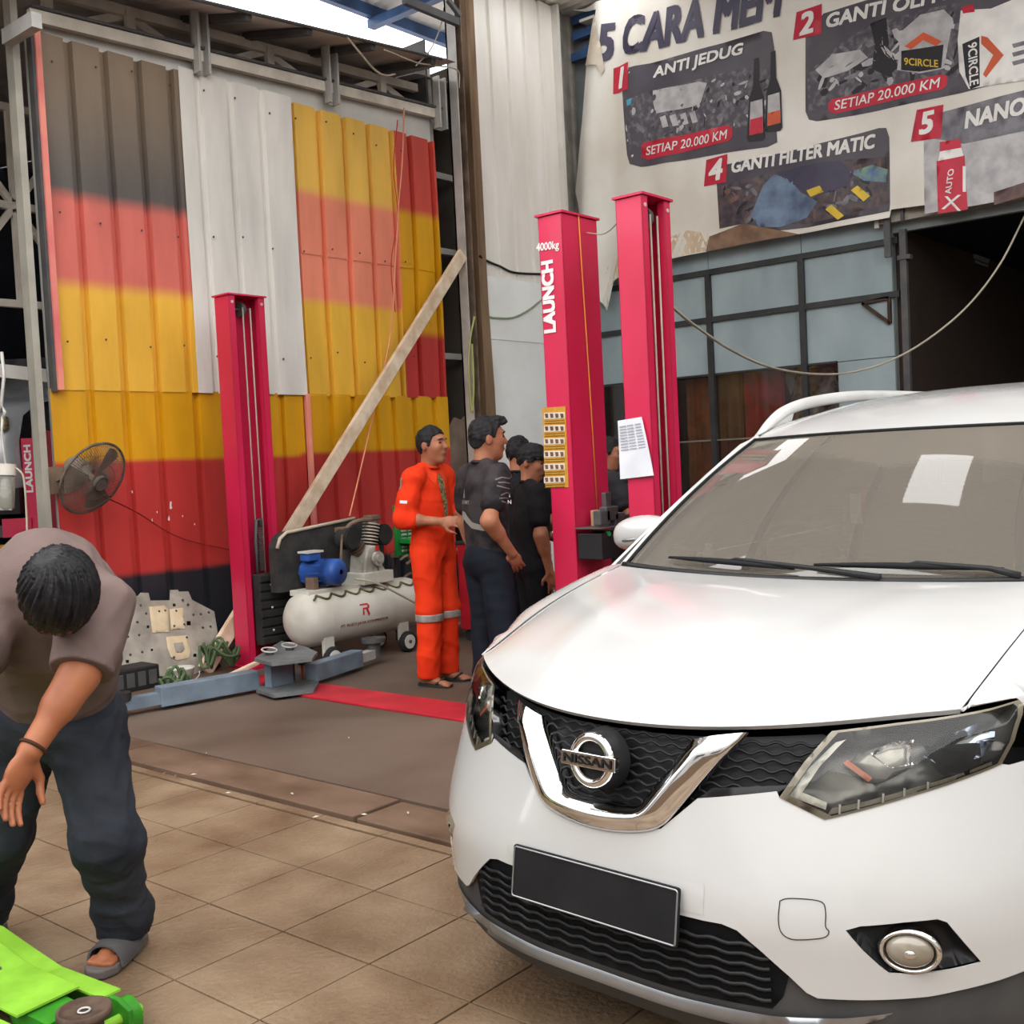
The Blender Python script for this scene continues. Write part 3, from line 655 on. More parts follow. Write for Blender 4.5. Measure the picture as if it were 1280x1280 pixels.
# number plate on its white recess
PL = UV([(848, 1106), (849, 1178)]); pz1 = PL[0][1]; pz0 = PL[1][1]+.004; pw = .24
rec = [(-pw-.045, INT[0][1]+.012), (pw+.045, INT[0][1]+.012), (pw+.045, pz1+.012), (-pw-.045, pz1+.012)]
patch('plate_recess', S, rec, WHITE, CAR, step=.03, off=.0008, bevel=(.0025, .004))
def plate(u, v, w=0.): return np.array([S(0., pz1)[0]+.024+w-.02*(v-pz0)/(pz1-pz0), u, v])
pl = MB().prism(rrect(-pw, pz0, pw, pz1, .006), plate, .006).build('number_plate', mat('plate_black', (.010, .010, .011), (.016, .016, .017), rough=.6), CAR)
rim = [plate(u, v, .007) for u, v in rrect(-pw+.004, pz0+.004, pw-.004, pz1-.004, .006)]
MB().tube(rim, .0025, 5, close=True).build('plate_rim', SILVER, pl)
# lower intake, cladding and skid plate
clad_top = [(t, z+.006) for t, z in INT]+[(t, z+.004) for t, z in LOW2]+[(1.12, z_lowend+.01)]
clad = [(0, .165), (.5, .165), (.8, .18), (1.0, .20), (1.10, .23)]+clad_top[::-1]
clad_low = [(0, INT[0][1]+.012)]
clad_out = clad+clad_low+mir(clad_top)+mir(clad[1:5])[::-1]
in_low = UV([(586, 1131)] and [(1000, 1262)])
ihalf = [(0, INT[0][1])]+INT[:5]+[(INT[4][0]-.015, .315), (.42, .285), (.25, .278), (0, .275)]
i_out = ihalf[:-1]+[ihalf[-1]]+mir(ihalf[1:-1])[::-1]
patch('lower_cladding', S, clad_out, TRIM, CAR, holes=[[(t*.985, z-.004*0) for t, z in i_out if True]] if False else [], step=.025, off=-.012)
intake = patch('lower_intake', S, i_out, DARKV, CAR, step=.03, off=-.010)
for kz in np.arange(.305, .43, .022):
    ts = np.linspace(-.42, .42, 60); P = [S(t, kz+.003*math.sin(t*90), -.004) for t in ts if inside(i_out, np.array([[t, kz]]))[0]]
    if len(P) > 4: MB().tube(P, .005, 5).build('intake_slat', BLACKP, intake)
sk = UV([(900, 1246), (960, 1262), (1020, 1279)])
sk_half = [(0, .262), (.2, .262), (.42, .270), (.56, .285), (.66, .30), (.64, .288), (.55, .258), (.42, .236), (.2, .226), (0, .224)]
patch('skid_plate', S, sk_half+mir(sk_half[1:-1])[::-1], SILVER, CAR, step=.02, off=-.006, bevel=(.018, .018))
# fog lamps
for sgn in (1, -1):
    F_ = FOG if sgn > 0 else mir(FOG)
    bz = patch('fog_lamp_bezel', S, F_, BLACKP, CAR, step=.012, off=-.010, bevel=(-.028, .02))
    ft, fz = uv(1139, 1190); fc = S(sgn*ft, fz, -.008 if sgn > 0 else -.024); fn_ = S(sgn*ft, fz, 1.)-S(sgn*ft, fz, 0.); fn_ = fn_*.55+np.array([.45, 0, 0]); fn_ /= np.linalg.norm(fn_)
    _n0 = len(bpy.data.objects); MB().lathe([(.046, -.05), (.047, 0), (.052, .012), (.058, .012), (.062, 0), (.06, -.03)], fc, fn_, 32).build('fog_lamp_ring', CHROME, bz)
    MB().lathe([(.047, .0), (.044, .010), (.036, .017), (.024, .021), (.010, .023), (.0005, .0235)], fc, fn_, 28).build('fog_lamp_lens', mat('fog_lens', (.20, .17, .13), (.30, .27, .22), scale=14, rough=.12, coat=1.), bz)
    MB().lathe([(.012, .0238), (.006, .027), (.0005, .0275)], fc, fn_, 14).build('fog_lamp_bulb', CHROME, bz)
    for o_ in list(bz.children):
        for v_ in o_.data.vertices: v_.co.z = fc[2]+(v_.co.z-fc[2])*.74
# tow cover outline
tw = UV([(975, 1126), (985, 1123), (1010, 1124), (1028, 1128), (1032, 1140), (1032, 1158), (1036, 1164), (1032, 1171), (1015, 1174), (990, 1174), (977, 1166), (973, 1150)])
MB().tube([S(t, z, .0005) for t, z in spline(tw+tw[:1], 4)[:-1]], .0011, 5, close=True).build('tow_cover_seam', BLACKP, CAR)
# headlamps
LENS = glass_mat('headlamp_lens', (.90, .88, .82), (.62, .58, .48), .0, .04)
HOUSE = mat('headlamp_housing', (.05, .052, .058), (.15, .15, .15), scale=12, rough=.25, metal=.6)
YEL = mat('hazy_lens_rim', (.30, .265, .20), (.23, .20, .15), scale=20, rough=.3, coat=.5)
LED = mat('lamp_white', (.72, .72, .70), (.62, .62, .60), rough=.25, coat=.5)
def lerp2(L, c, k): return [((1-k)*a+k*c[0], (1-k)*b_+k*c[1]) for a, b_ in L]
for sgn in (1, -1):
    H = HL if sgn > 0 else mir(HL)
    cen = tuple(np.mean(H, 0))
    lamp = patch('headlamp', S, H, HOUSE, CAR, step=.02, off=-.004, bevel=(-.055, .03))
    tag(lamp, 'clouded headlamp with amber-edged inner lamp')
    sm = [(a*sgn, b_) for a, b_ in UV([(1058, 955), (1075, 938), (1110, 925), (1150, 918), (1146, 940), (1150, 958), (1120, 972), (1100, 978), (1085, 975)])]
    patch('lamp_reflector', S, sm, mat('lamp_grey', (.36, .36, .35), (.22, .22, .22), scale=25, rough=.2, metal=.5), lamp, step=.012, off=-.05, bevel=(.028, .02))
    bl = [(a*sgn, b_) for a, b_ in UV([(1090, 940), (1115, 925), (1145, 922), (1140, 945), (1145, 955), (1115, 960)])]
    patch('low_beam_bowl', S, bl, CHROME, lamp, step=.012, off=-.020, bevel=(-.02, .02))
    am = [(a*sgn, b_) for a, b_ in UV([(1054, 953), (1060, 948), (1092, 972), (1087, 977)])]
    patch('amber_marker', S, am, mat('amber', (.62, .16, .07), rough=.3), lamp, step=.01, off=-.018)
    hb = [(a*sgn, b_) for a, b_ in UV([(1158, 945), (1180, 920), (1225, 902), (1252, 898), (1250, 925), (1235, 945), (1190, 962)])]
    patch('high_beam_bowl', S, hb, mat('blue_chrome', (.28, .33, .45), (.55, .60, .68), scale=9, rough=.08, metal=1), lamp, step=.014, off=-.018, bevel=(-.035, .03))
    dr = [(a*sgn, b_) for a, b_ in UV([(1040, 1010), (1085, 1001), (1150, 983), (1220, 962), (1245, 952), (1246, 958), (1150, 990), (1034, 1019)])]
    patch('indicator_strip', S, dr, mat('smoked_strip', (.16, .15, .13), (.25, .24, .2), scale=30, rough=.2), lamp, step=.012, off=-.014)
    for kx in (1050, 1074, 1105, 1132, 1162):
        a = uv(kx, 1016-(kx-1040)*.25); a = (a[0]*sgn, a[1]); MB().beam(S(a[0], a[1]-.012, -.01), S(a[0], a[1]+.012, -.01), .004, .004).build('strip_divider', LED, lamp)
    dl = [(a*sgn, b_) for a, b_ in UV([(985, 995), (1010, 960), (1045, 925), (1058, 921), (1024, 958), (1002, 990), (1034, 1003), (1032, 1012)])]
    patch('daytime_lamp', S, dl, LED, lamp, step=.012, off=-.02, bevel=(.01, .01))
    inner = lerp2(H, cen, .08)
    rimo = patch('lens_rim', S, H, YEL, lamp, holes=[lerp2(H, cen, .065)], step=.012, off=.001)
    patch('lens', S, H, LENS, lamp, step=.025, off=.0025, bevel=(.006, .02))
# hood
HED = [(t, z) for t, z in HE]; HEt = np.array([h[0] for h in HED]); HEz = np.array([h[1] for h in HED])
tmax = HEt[-1]; hz = cub(*_sym(list(HEt), list(HEz), 1))
NV, NU = 45, 30; rows = []
for v in np.linspace(-1, 1, NV):
    t = v*tmax; P0 = S(t, float(hz(t)), .004)+np.array([.0, 0, 0]); a = abs(v)
    yb = .705*v; P3 = np.array([-.985-.10*v*v, yb, 1.062+.012*v*v])
    P1 = P0+np.array([-.10-.04*a, .0, .098-.062*a**3]); P2 = np.array([-.56-.06*a, .5*(P0[1]+yb)+.02*v, 1.052-.05*a**4-.012*a*a])
    rows.append([(1-s)**3*P0+3*(1-s)**2*s*P1+3*(1-s)*s*s*P2+s**3*P3 for s in np.linspace(0, 1, NU)])
# soft creases running back from the V
for i, v in enumerate(np.linspace(-1, 1, NV)):
    for j, s in enumerate(np.linspace(0, 1, NU)):
        yv = .36+.22*s; rows[i][j][2] += .010*math.exp(-((abs(v)-yv)/.10)**2)*math.sin(math.pi*min(1, s*1.1)) if s < .91 else 0
hood = MB().grid(rows, True, True).build('hood', WHITE, CAR); solid(hood, .012)
lipP = [r[0] for r in rows]
hedge_r = rows[-1]
# fenders
for sgn in (1, -1):
    G = []; eL = np.array(hedge_r)
    tip = S(HL[9][0], HL[9][1]+.004); cor = eL[0]
    for kx in range(NU):
        h = eL[kx].copy()+np.array([0, .006, 0]); q = kx/(NU-1); x = h[0]
        u_ = min(1, max(0, (x-cor[0])/(tip[0]-cor[0])))
        low = cor+(tip-cor)*u_ if u_ < 1 else None
        if u_ < 1:
            c0 = np.array([x, h[1]+.6*(low[1]-h[1]), h[2]-.004]); P = [(1-s)**2*h+2*(1-s)*s*c0+s*s*low for s in np.linspace(0, 1, 14)]
        else:
            k_ = min(1, (tip[0]-x)/.04); zl = tip[2]+(g_end[1]+.03-tip[2])*k_
            ye = float(np.interp(x, [-1.2, -.9, -.7, tip[0]], [.905, .905, .895, tip[1]+.004]))
            low = np.array([x, ye, zl]); c0 = np.array([x, h[1]+(ye-h[1])*.75, h[2]-.012]); c1 = np.array([x, ye+.004, h[2]-.08*k_])
            P = [(1-s)**3*h+3*(1-s)**2*s*c0+3*(1-s)*s*s*c1+s**3*low for s in np.linspace(0, 1, 14)]
        G.append([p*[1, sgn, 1] for p in P])
    f = MB().grid(G, True, sgn > 0).build('fender', WHITE, CAR); solid(f, .004)
# sides: surface y(x,z) from the front wheel to the tail
def side(x, z, off=0., sgn=1):
    y = .905-.06*max(0, (.45-z)/.25)**2-.02*max(0, (z-.75)/.2)**1.5
    if z > 1.0: y = .885-.40*(z-1.0)-.25*(z-1.0)**2
    y -= .10*max(0, (-3.9-x)/.7)**2
    return np.array([x, sgn*(y+off), z])
def arch(cx, r, n=12): return [(cx+r*math.cos(a), .34+r*math.sin(a)) for a in np.linspace(0, math.pi, n)]
for sgn in (1, -1):
    sf = lambda x, z, off=0., s_=sgn: side(x, z, off, s_)
    fl = sgn > 0
    door1 = [(-1.28, .42), (-2.32, .42), (-2.32, 1.03), (-1.12, 1.0), (-1.22, .70)]
    door2 = [(-2.33, .42), (-2.95, .42), (-3.12, .60), (-3.34, .80), (-3.34, 1.06), (-2.33, 1.03)]
    wing = [(-1.27, .42), (-1.21, .70), (-1.11, 1.0), (-1.02, .99), (-1.02, .735)]+[p for p in arch(-.93, .40)[::-1] if p[0] < -1.02][::-1]
    wing = [(-1.27, .36), (-1.21, .70), (-1.11, 1.0), (-.93, .98), (-.93, .745), (-1.07, .715), (-1.19, .64), (-1.27, .53)]
    quart = [(-3.35, 1.06), (-3.35, .745)]+[(-3.635+.40*math.cos(a), .34+.40*math.sin(a)) for a in np.linspace(math.radians(60), math.pi, 10)]+[(-4.3, .36), (-4.58, .42), (-4.6, 1.10)]
    sill = [(-1.30, .24), (-3.2, .24), (-3.2, .415), (-1.30, .415)]
    for nm, L, mt in (('front_door', door1, WHITE), ('rear_door', door2, WHITE), ('front_wing', wing, WHITE), ('rear_quarter', quart, WHITE), ('sill', sill, TRIM)):
        patch(nm, sf, L, mt, CAR, step=.06, flip=fl, thick=.01)
    win = [(-1.55, 1.04), (-4.0, 1.09), (-4.15, 1.14), (-3.9, 1.40), (-2.4, 1.475), (-1.98, 1.44)]
    patch('side_window', sf, win, mat('tinted_glass', (.015, .017, .018), rough=.05, coat=1), CAR, step=.08, off=-.004, flip=fl)
    wf = [(-1.15, 1.005), (-4.58, 1.09), (-4.35, 1.42), (-3.9, 1.56), (-2.5, 1.60), (-2.05, 1.55), (-1.77, 1.47)]
    patch('window_frame', sf, wf, WHITE, CAR, holes=[win], step=.06, flip=fl, thick=.01)
    for nm, cx in (('front_wheel', -.93), ('rear_wheel', -3.635)):
        c = np.array([cx, sgn*.80, .345]); ax = np.array([0, sgn*1., 0])
        tyre = MB().lathe([(.22, -.10), (.30, -.115), (.338, -.09), (.345, -.04), (.345, .05), (.338, .09), (.30, .115), (.225, .10)], c, ax, 36).build(nm, RUBBER, CAR)
        r = MB().lathe([(.228, .09), (.215, .10), (.205, .06), (.20, -.05)], c, ax, 36)
        for a in np.arange(0, 2*math.pi, 2*math.pi/5):
            e = np.array([math.cos(a), 0, math.sin(a)]); r.beam(c+ax*.085+e*.03, c+ax*.09+e*.21, .05, .03, up=ax)
        r.cyl(c, c+ax*.095, .05); r.build('rim', SILVER, tyre)
    al = [(-.93+.40*math.cos(a), .34+.40*math.sin(a)) for a in np.linspace(.85, math.pi+.1, 20)]
    MB().tube([side(x, z, .004, sgn) for x, z in al], .018, 6).build('arch_trim', TRIM, CAR)
    al = [(-3.635+.40*math.cos(a), .34+.40*math.sin(a)) for a in np.linspace(-.1, math.pi+.1, 20)]
    MB().tube([side(x, z, .004, sgn) for x, z in al], .018, 6).build('arch_trim', TRIM, CAR)
    # mirror on the door
    mc = np.array([-1.545, sgn*.955, 1.145])
    mb = MB().ball((0, 0, 0), 1, 24, 14)
    for i, p in enumerate(mb.v):
        x, y, z = p; x = min(x, .95) if x > 0 else max(x*.45, -.25)
        x = math.copysign(abs(x)**.9, x)
        mb.v[i] = (mc[0]+x*.10, mc[1]+math.copysign(abs(y)**.75, y)*.115, mc[2]+math.copysign(abs(z)**.8, z)*.068-.012*(y*sgn))
    mo = mb.build('wing_mirror', WHITE, CAR)
    MB().beam(mc+[-.02, -sgn*.10, -.05], mc+[-.04, -sgn*.20, -.09], .06, .03).build('mirror_arm', BLACKP, mo)
    MB().tube([mc+np.array([.098-.10*abs(k/.9)**2.2*.9, sgn*.105*k, -.02-.012*k]) for k in np.linspace(-.5, .9, 12)], .0055, 5).build('mirror_indicator', SILVER, mo)
# windscreen
def ws(u, v, off=0.):
    y = (1-v)*.70*u+v*.588*u; x = (1-v)*(-.985-.10*u*u)+v*(-1.635-.150*u*u); z = (1-v)*(1.058+.016*u*u)+v*(1.487-.006*u*u)
    bl = 4*v*(1-v); n = np.array([.55, .12*u, .83])
    return np.array([x, y, z])+n*(.022*bl+off)
WSM = glass_mat('windscreen_glass', (.60, .59, .55), (.21, .187, .157), .62, .02, 1.95)
nt = WSM.node_tree; at_ = nt.nodes.new('ShaderNodeAttribute'); at_.attribute_name = 'wiped'
mrn = nt.nodes.new('ShaderNodeMapRange'); mrn.inputs[3].default_value = .70; mrn.inputs[4].default_value = .54
nt.links.new(at_.outputs['Fac'], mrn.inputs[0]); nt.links.new(mrn.outputs[0], nt.nodes[WSM['dust_mix']].inputs[0])
us = np.linspace(-1, 1, 97); vs = np.linspace(0, 1, 61)
wsr = [[ws(u, v) for v in vs] for u in us]
wso = MB().grid(wsr, True, True).build('windscreen', WSM, CAR)
ca_ = wso.data.attributes.new('wiped', 'FLOAT', 'POINT'); wv = []
for u in us:
    for v in vs:
        d1 = math.hypot((u+.38)*.68, v*.80+.02); d2 = math.hypot((u-.42)*.68, v*.80+.02)
        w = max(1/(1+math.exp((d1-.66)*90)), 1/(1+math.exp((d2-.60)*90))); wv.append(w)
ca_.data.foreach_set('value', wv)
MB().tube([ws(u, -.005, .004) for u in np.linspace(-1, 1, 40)], .012, 6).build('cowl_trim', BLACKP, CAR)
MB().tube([ws(u, 1.0, .002) for u in np.linspace(-1, 1, 40)], .007, 6).build('windscreen_seal', RUBBER, CAR)
for sgn in (1, -1):
    G = []
    for v in np.linspace(-.06, 1.04, 24):
        a = ws(sgn*1.0, v, .002); b_ = a+np.array([-.03, sgn*.028, .004]); c_ = a+np.array([-.075, sgn*(.048+.02*(1-v)), -.03]); G.append([a, (a+b_)/2+np.array([.004, sgn*.004, .006]), b_, c_])
    solid(MB().grid(G, True, sgn < 0).build('front_pillar', WHITE, CAR), .01)
    MB().tube([ws(sgn*.985, v, .005) for v in np.linspace(0, 1, 20)], .006, 5).build('pillar_seal', RUBBER, CAR)
# wipers
for (u0, v0, u1, v1, up_) in ((-.02, .035, -.72, .055, .36), (.80, .035, .06, .06, .86)):
    pv = ws(up_ if up_ < .5 else .95, -.01, .02)
    w_ = MB().tube([ws(u0+(u1-u0)*k, v0+(v1-v0)*k, .016+.008*math.sin(k*math.pi)) for k in np.linspace(0, 1, 14)], [.004+.006*math.sin(math.pi*min(1, k*1.0)) for k in np.linspace(0, 1, 14)], 6).build('wiper', RUBBER, CAR)
    MB().tube([ws(up_, .0, .016), ws((up_+u1*.2+u0*.8)/2, .02, .03), ws(u0+(u1-u0)*.42, v0+.02, .03), ws(u0+(u1-u0)*.5, v0+(v1-v0)*.5, .022)], [.011, .008, .006, .005], 6).build('wiper_arm', BLACKP, w_)
# roof
zr = cub([-4.4, -4.1, -3.6, -3.0, -2.5, -2.1, -1.80, -1.64, -1.50], [1.53, 1.60, 1.655, 1.673, 1.650, 1.612, 1.548, 1.489, 1.40])
R = []
for u in np.linspace(-1, 1, 31):
    row = []
    for s in np.linspace(0, 1, 40):
        x = -1.637-.150*u*u+s*(-4.35+1.637+.150*u*u); e = min(1, s*6)
        y = u*(.588+.03*min(1, s*5)-.05*max(0, s-.7)); zc = float(zr(x+.150*u*u*(1-min(1, s*3))))
        z = zc-(.048*e+.004)*abs(u)**3-.006*u*u
        if s == 0: z = 1.489-.006*u*u
        row.append((x, y, z))
    R.append(row)
solid(MB().grid(R, True, True).build('roof', WHITE, CAR), .01)
for sgn in (1, -1):
    pth = spline([(-1.86, sgn*.612, 1.50), (-1.98, sgn*.622, 1.552), (-2.12, sgn*.628, 1.600), (-2.35, sgn*.63, 1.636), (-2.75, sgn*.63, 1.664), (-3.3, sgn*.62, 1.67), (-3.8, sgn*.61, 1.66), (-4.0, sgn*.60, 1.60)], 6)
    n_ = len(pth); mb = MB().tube(pth, [.012+.012*math.sin(math.pi*min(1, i/(n_*.25))/2) for i in range(n_)], 8); rail = mb.build('roof_rail', mat('rail_white', (.60, .595, .58), rough=.3), CAR)
    G = [[p+[0, 0, .004], p-[0, 0, (.055 if (i < n_*.30 or i > n_*.85) else .012)]] for i, p in enumerate(pth)]
    solid(MB().grid(G, True).build('rail_web', MATS['rail_white'], rail), .03, 0)
    G = [[np.array([x, sgn*.595, float(zr(x))-.055]), np.array([x, sgn*.640, float(zr(x))-.085]), np.array([x, sgn*.668, float(zr(x))-.16])] for x in np.linspace(-1.83, -4.3, 30)]
    MB().grid(G, True, sgn > 0).build('roof_channel', WHITE, CAR)
# tail
G = [[np.array([-4.60-.04*math.cos(y/.9*1.4)+.12*max(0, z-1.05), y, z]) for z in (.30, .5, .7, .9, 1.05)]+[np.array([-4.62+.55*(z-1.05), y*(1-.30*(z-1.05)/.5), z]) for z in (1.2, 1.4, 1.53)] for y in np.linspace(-.86, .86, 13)]
solid(MB().grid(G, True, False).build('tailgate', WHITE, CAR), .01)
# underbody and cabin
MB().box((-4.5, -.70, .22), (-.55, .70, .46)).box((-.56, -.45, .24), (-.16, .45, .42)).build('underbody_block', DARKV, CAR)  # plain black boxes added to block light beneath the car
MB().box((-1.25, -.72, .46), (-.34, .72, .80)).build('engine_bay', DARKV, CAR)
CABIN = mat('cabin_grey', (.14, .125, .11), (.11, .10, .09), rough=.8)
SEATM = mat('cabin_beige', (.30, .27, .23), (.25, .22, .19), rough=.85)
d_ = MB(); d_.prism([(-.98, .80), (-1.0, 1.0), (-1.15, 1.045), (-1.45, 1.06), (-1.60, 1.0), (-1.62, .80)], lambda u, v, w: (u, -.70+w, v), 1.4)
add_bevel(d_.build('dashboard', CABIN, CAR), .02)
sw = np.array([-1.74, -.36, 1.02]); ax = np.array([-.85, 0, .5]); ax /= np.linalg.norm(ax)
st_ = MB().lathe([(.18+.015*math.cos(a), .015*math.sin(a)) for a in np.linspace(0, 2*math.pi, 9)], sw, ax, 30).build('steering_wheel', CABIN, CAR)
MB().beam(sw-[0, .17, 0], sw+[0, .17, 0], .04, .02, up=ax).cyl(sw-ax*.10, sw+ax*.02, .06).build('steering_hub', CABIN, st_)
for sgn in (1, -1):
    s_ = MB().prism([(-2.0, .55), (-2.42, .52), (-2.68, 1.22), (-2.55, 1.27), (-2.36, .72), (-1.98, .68)], lambda u, v, w: (u, sgn*.36-.25+w, v), .5).build('front_seat', SEATM, CAR); add_bevel(s_, .05, 3)
    h_ = MB().box((-2.70, sgn*.36-.13, 1.25), (-2.60, sgn*.36+.13, 1.42), .04).build('headrest', SEATM, s_)
s_ = MB().prism([(-2.9, .52), (-3.4, .52), (-3.62, 1.22), (-3.50, 1.25), (-3.32, .72), (-2.9, .68)], lambda u, v, w: (u, -.62+w, v), 1.24).build('rear_seat', SEATM, CAR); add_bevel(s_, .05, 3)
rv = ws(0., .80, -.05)
m_ = MB().box(rv+[-.05, -.12, -.07], rv+[-.02, .12, .0], .012).build('interior_mirror', CABIN, CAR)
MB().beam(rv+[-.03, 0, 0], ws(0, .86, -.004), .02, .02).build('mirror_stalk', CABIN, m_)
MB().box(rv+[-.03, -.10, -.19], rv+[-.028, -.06, -.09]).build('hanging_flag', mat('flag_red_white', (.85, .84, .8), rough=.7), m_)
MB().box(rv+[-.03, -.06, -.17], rv+[-.028, -.04, -.08]).build('hanging_ribbon', mat('ribbon_red', (.55, .06, .05), rough=.7), m_)
for p in ((-1.30, -.50, 1.055),):
    MB().lathe([(.0, 0), (.022, 0), (.022, .05), (.012, .06), (.012, .075), (0, .075)], p, (0, 0, 1), 14).build('air_freshener', mat('bottle_clear', (.55, .57, .52), rough=.2), CAR)
# ================================================================== banner
XN = 10.10
def b_xy(px, py):
    p = at_x(px, py, XN); return (float(p[1]), float(p[2]))
def ban(y, z, off=0.):
    """the cloth: shallow vertical folds, stronger towards its loose left edge and foot"""
    l = max(0, (y-5.9)/1.2); f = max(0, (4.1-z)/.8)
    x = XN+.012*math.sin(y*3.1+z*1.7)+.010*math.sin(y*7.3-z*2.1)+.05*l*math.sin(y*13+z*1.5)+.03*l*f*math.sin(y*21+z*9)-.05*l*l
    return np.array([x-off, y, z])
BANM = mat('banner_vinyl', srgb(226, 223, 216), srgb(208, 202, 190), scale=1.3, rough=.45, detail=6)
BAN = empty('advertising_banner', 'large white workshop banner listing five engine care steps', 'banner', (XN, 5., 3.5))
def bpatch(name, poly, m, par, holes=(), step=.08, off=0.):
    f = lambda u, v, o=0.: ban(u, v, o)-np.array(BAN.location)
    return patch(name, f, poly, m, par, holes, step, off)
def PX(L): return [b_xy(*p) for p in L]
ban_out = PX([(750, 14), (745, 40), (733, 84), (730, 150), (721, 240), (735, 296), (741, 330), (745, 372), (760, 388), (770, 352), (800, 335), (846, 322), (884, 315), (886, 300), (1000, 292), (1112, 272), (1114, 262), (1280, 242), (1400, 222)])
ban_out += [(1.4, 6.1), (7.25, 6.42)]
cloth = bpatch('banner_cloth', ban_out, BANM, BAN, step=.07, off=0.); solid(cloth, .004)
stain = PX([(800, 334), (884, 314), (884, 298), (905, 285), (895, 270), (860, 285), (830, 300), (805, 316)])
bpatch('water_stain', PX([(741, 345), (746, 372), (760, 387), (769, 352), (800, 336), (850, 320), (884, 314), (890, 292), (860, 288), (820, 304), (780, 318)]), mat('brown_stain', srgb(190, 166, 138), srgb(208, 192, 168), scale=5, rough=.6), BAN, step=.04, off=.004)
flap = PX([(884, 315), (888, 296), (930, 280), (985, 290), (1000, 293), (960, 300)]); bpatch('folded_flap', flap, mat('brown_flap', srgb(140, 112, 92), srgb(110, 88, 72), scale=6, rough=.6), BAN, step=.04, off=.02)
fold = PX([(749, 20), (757, 60), (760, 88), (757, 95), (752, 84), (734, 83), (742, 50)]); bpatch('turned_corner', fold, mat('banner_back', srgb(206, 196, 180), srgb(188, 176, 158), scale=6, rough=.6), BAN, step=.04, off=.03)
INKD = mat('print_charcoal', srgb(70, 66, 76), srgb(88, 84, 90), scale=2, rough=.45)
INKN = mat('print_navy', srgb(58, 54, 76), srgb(78, 74, 92), scale=2, rough=.45)
INKW = mat('print_white', srgb(232, 230, 226), rough=.45); INKR = mat('print_red', srgb(196, 44, 66), srgb(180, 38, 58), rough=.45)
INKG = mat('print_grey', srgb(128, 126, 132), srgb(92, 90, 98), scale=9, rough=.45); INKL = mat('print_light', srgb(190, 188, 188), srgb(160, 158, 160), scale=7, rough=.4)
INKY = mat('print_yellow', srgb(214, 182, 60), rough=.45); INKB = mat('print_steel_blue', srgb(110, 132, 156), srgb(74, 86, 112), scale=5, rough=.45)
INKO = mat('print_orange', srgb(206, 92, 56), rough=.45); INKK = mat('print_black', srgb(40, 36, 42), rough=.4); INKP = mat('print_brown', srgb(120, 92, 84), srgb(84, 66, 66), scale=7, rough=.45)
PHOTO = mat('print_engine_photo', srgb(76, 72, 80), srgb(128, 124, 128), scale=16, rough=.4, detail=8, lo=.45, hi=.8)
def btext(body, pl, pr, hpx, m, bold=.02, shear=.18, off=.014, par=BAN):
    a = np.array(b_xy(*pl)); c = np.array(b_xy(*pr)); cen = (a+c)/2; d = c-a; w = float(np.linalg.norm(d)); d /= w
    mx_, my_ = (pl[0]+pr[0])/2, (pl[1]+pr[1])/2; h = np.linalg.norm(np.array(b_xy(mx_, my_-hpx/2))-np.array(b_xy(mx_, my_+hpx/2)))
    up = np.array([0, 1.])
    f = lambda u, v: ban(*(cen+d*u+up*v), off)-np.array(BAN.location)
    return text_on('lettering', body, f, m, par, w=w, h=h, bold=bold, shear=shear)
btext('5 CARA MEM', (752, 57), (981, -6), 46, INKN, bold=.02, shear=.25)
# panel 1
c1 = bpatch('print_panel', PX([(790, 86), (870, 63), (955, 39), (966, 41), (969, 60), (970, 140), (972, 178), (960, 184), (880, 196), (802, 209), (790, 206), (787, 195), (782, 140), (780, 116)]), INKD, BAN, off=.007)
bpatch('engine_print', PX([(784, 130), (810, 115), (930, 85), (966, 88), (968, 150), (900, 165), (805, 182), (790, 190)]), PHOTO, BAN, off=.009)
bpatch('engine_cover_print', PX([(816, 113), (874, 102), (884, 104), (876, 128), (866, 133), (820, 142), (817, 130)]), INKL, BAN, off=.010, step=.03)
for k in range(4): bpatch('intake_pipe_print', PX([(825+k*12, 147-k*2), (832+k*12, 144-k*2), (836+k*12, 158-k*2), (829+k*12, 160-k*2)]), INKL, BAN, off=.010, step=.03)
bpatch('cap_print', PX([(787, 127), (794, 124), (793, 132), (788, 134)]), mat('print_cyan', srgb(80, 160, 190), rough=.4), BAN, off=.010, step=.03)
btext('ANTI JEDUG', (817, 93), (929, 62), 17, INKW)
bpatch('number_box', PX([(768, 86), (789, 79), (789, 113), (767, 118)]), INKR, BAN, off=.010); btext('1', (775, 99), (783, 97), 24, INKW)
bpatch('pill', PX([(806, 178), (910, 157), (917, 160), (917, 172), (912, 177), (810, 200), (803, 197), (803, 183)]), INKR, BAN, off=.011); btext('SETIAP 20.000 KM', (808, 189), (911, 168), 11, INKW, bold=.004)
for x, y0, y1, c in ((946, 66, 176, INKR), (968, 58, 164, INKO)):
    w = 9
    o = bpatch('bottle_print', PX([(x-3, y0+8), (x+3, y0+6), (x+4, y0+40), (x+w+1, y0+56), (x+w+2, y1-4), (x+w-1, y1), (x-w, y1+2), (x-w-2, y1-2), (x-w, y0+58), (x-4, y0+42)]), INKK, BAN, off=.013, step=.03)
    bpatch('label_print', PX([(x-7, y0+62), (x+8, y0+58), (x+9, y1-10), (x-8, y1-6)]), INKL, BAN, off=.0145, step=.03); bpatch('label_print', PX([(x-7, y0+84), (x+8, y0+80), (x+9, y1-10), (x-8, y1-6)]), c, BAN, off=.016, step=.03)
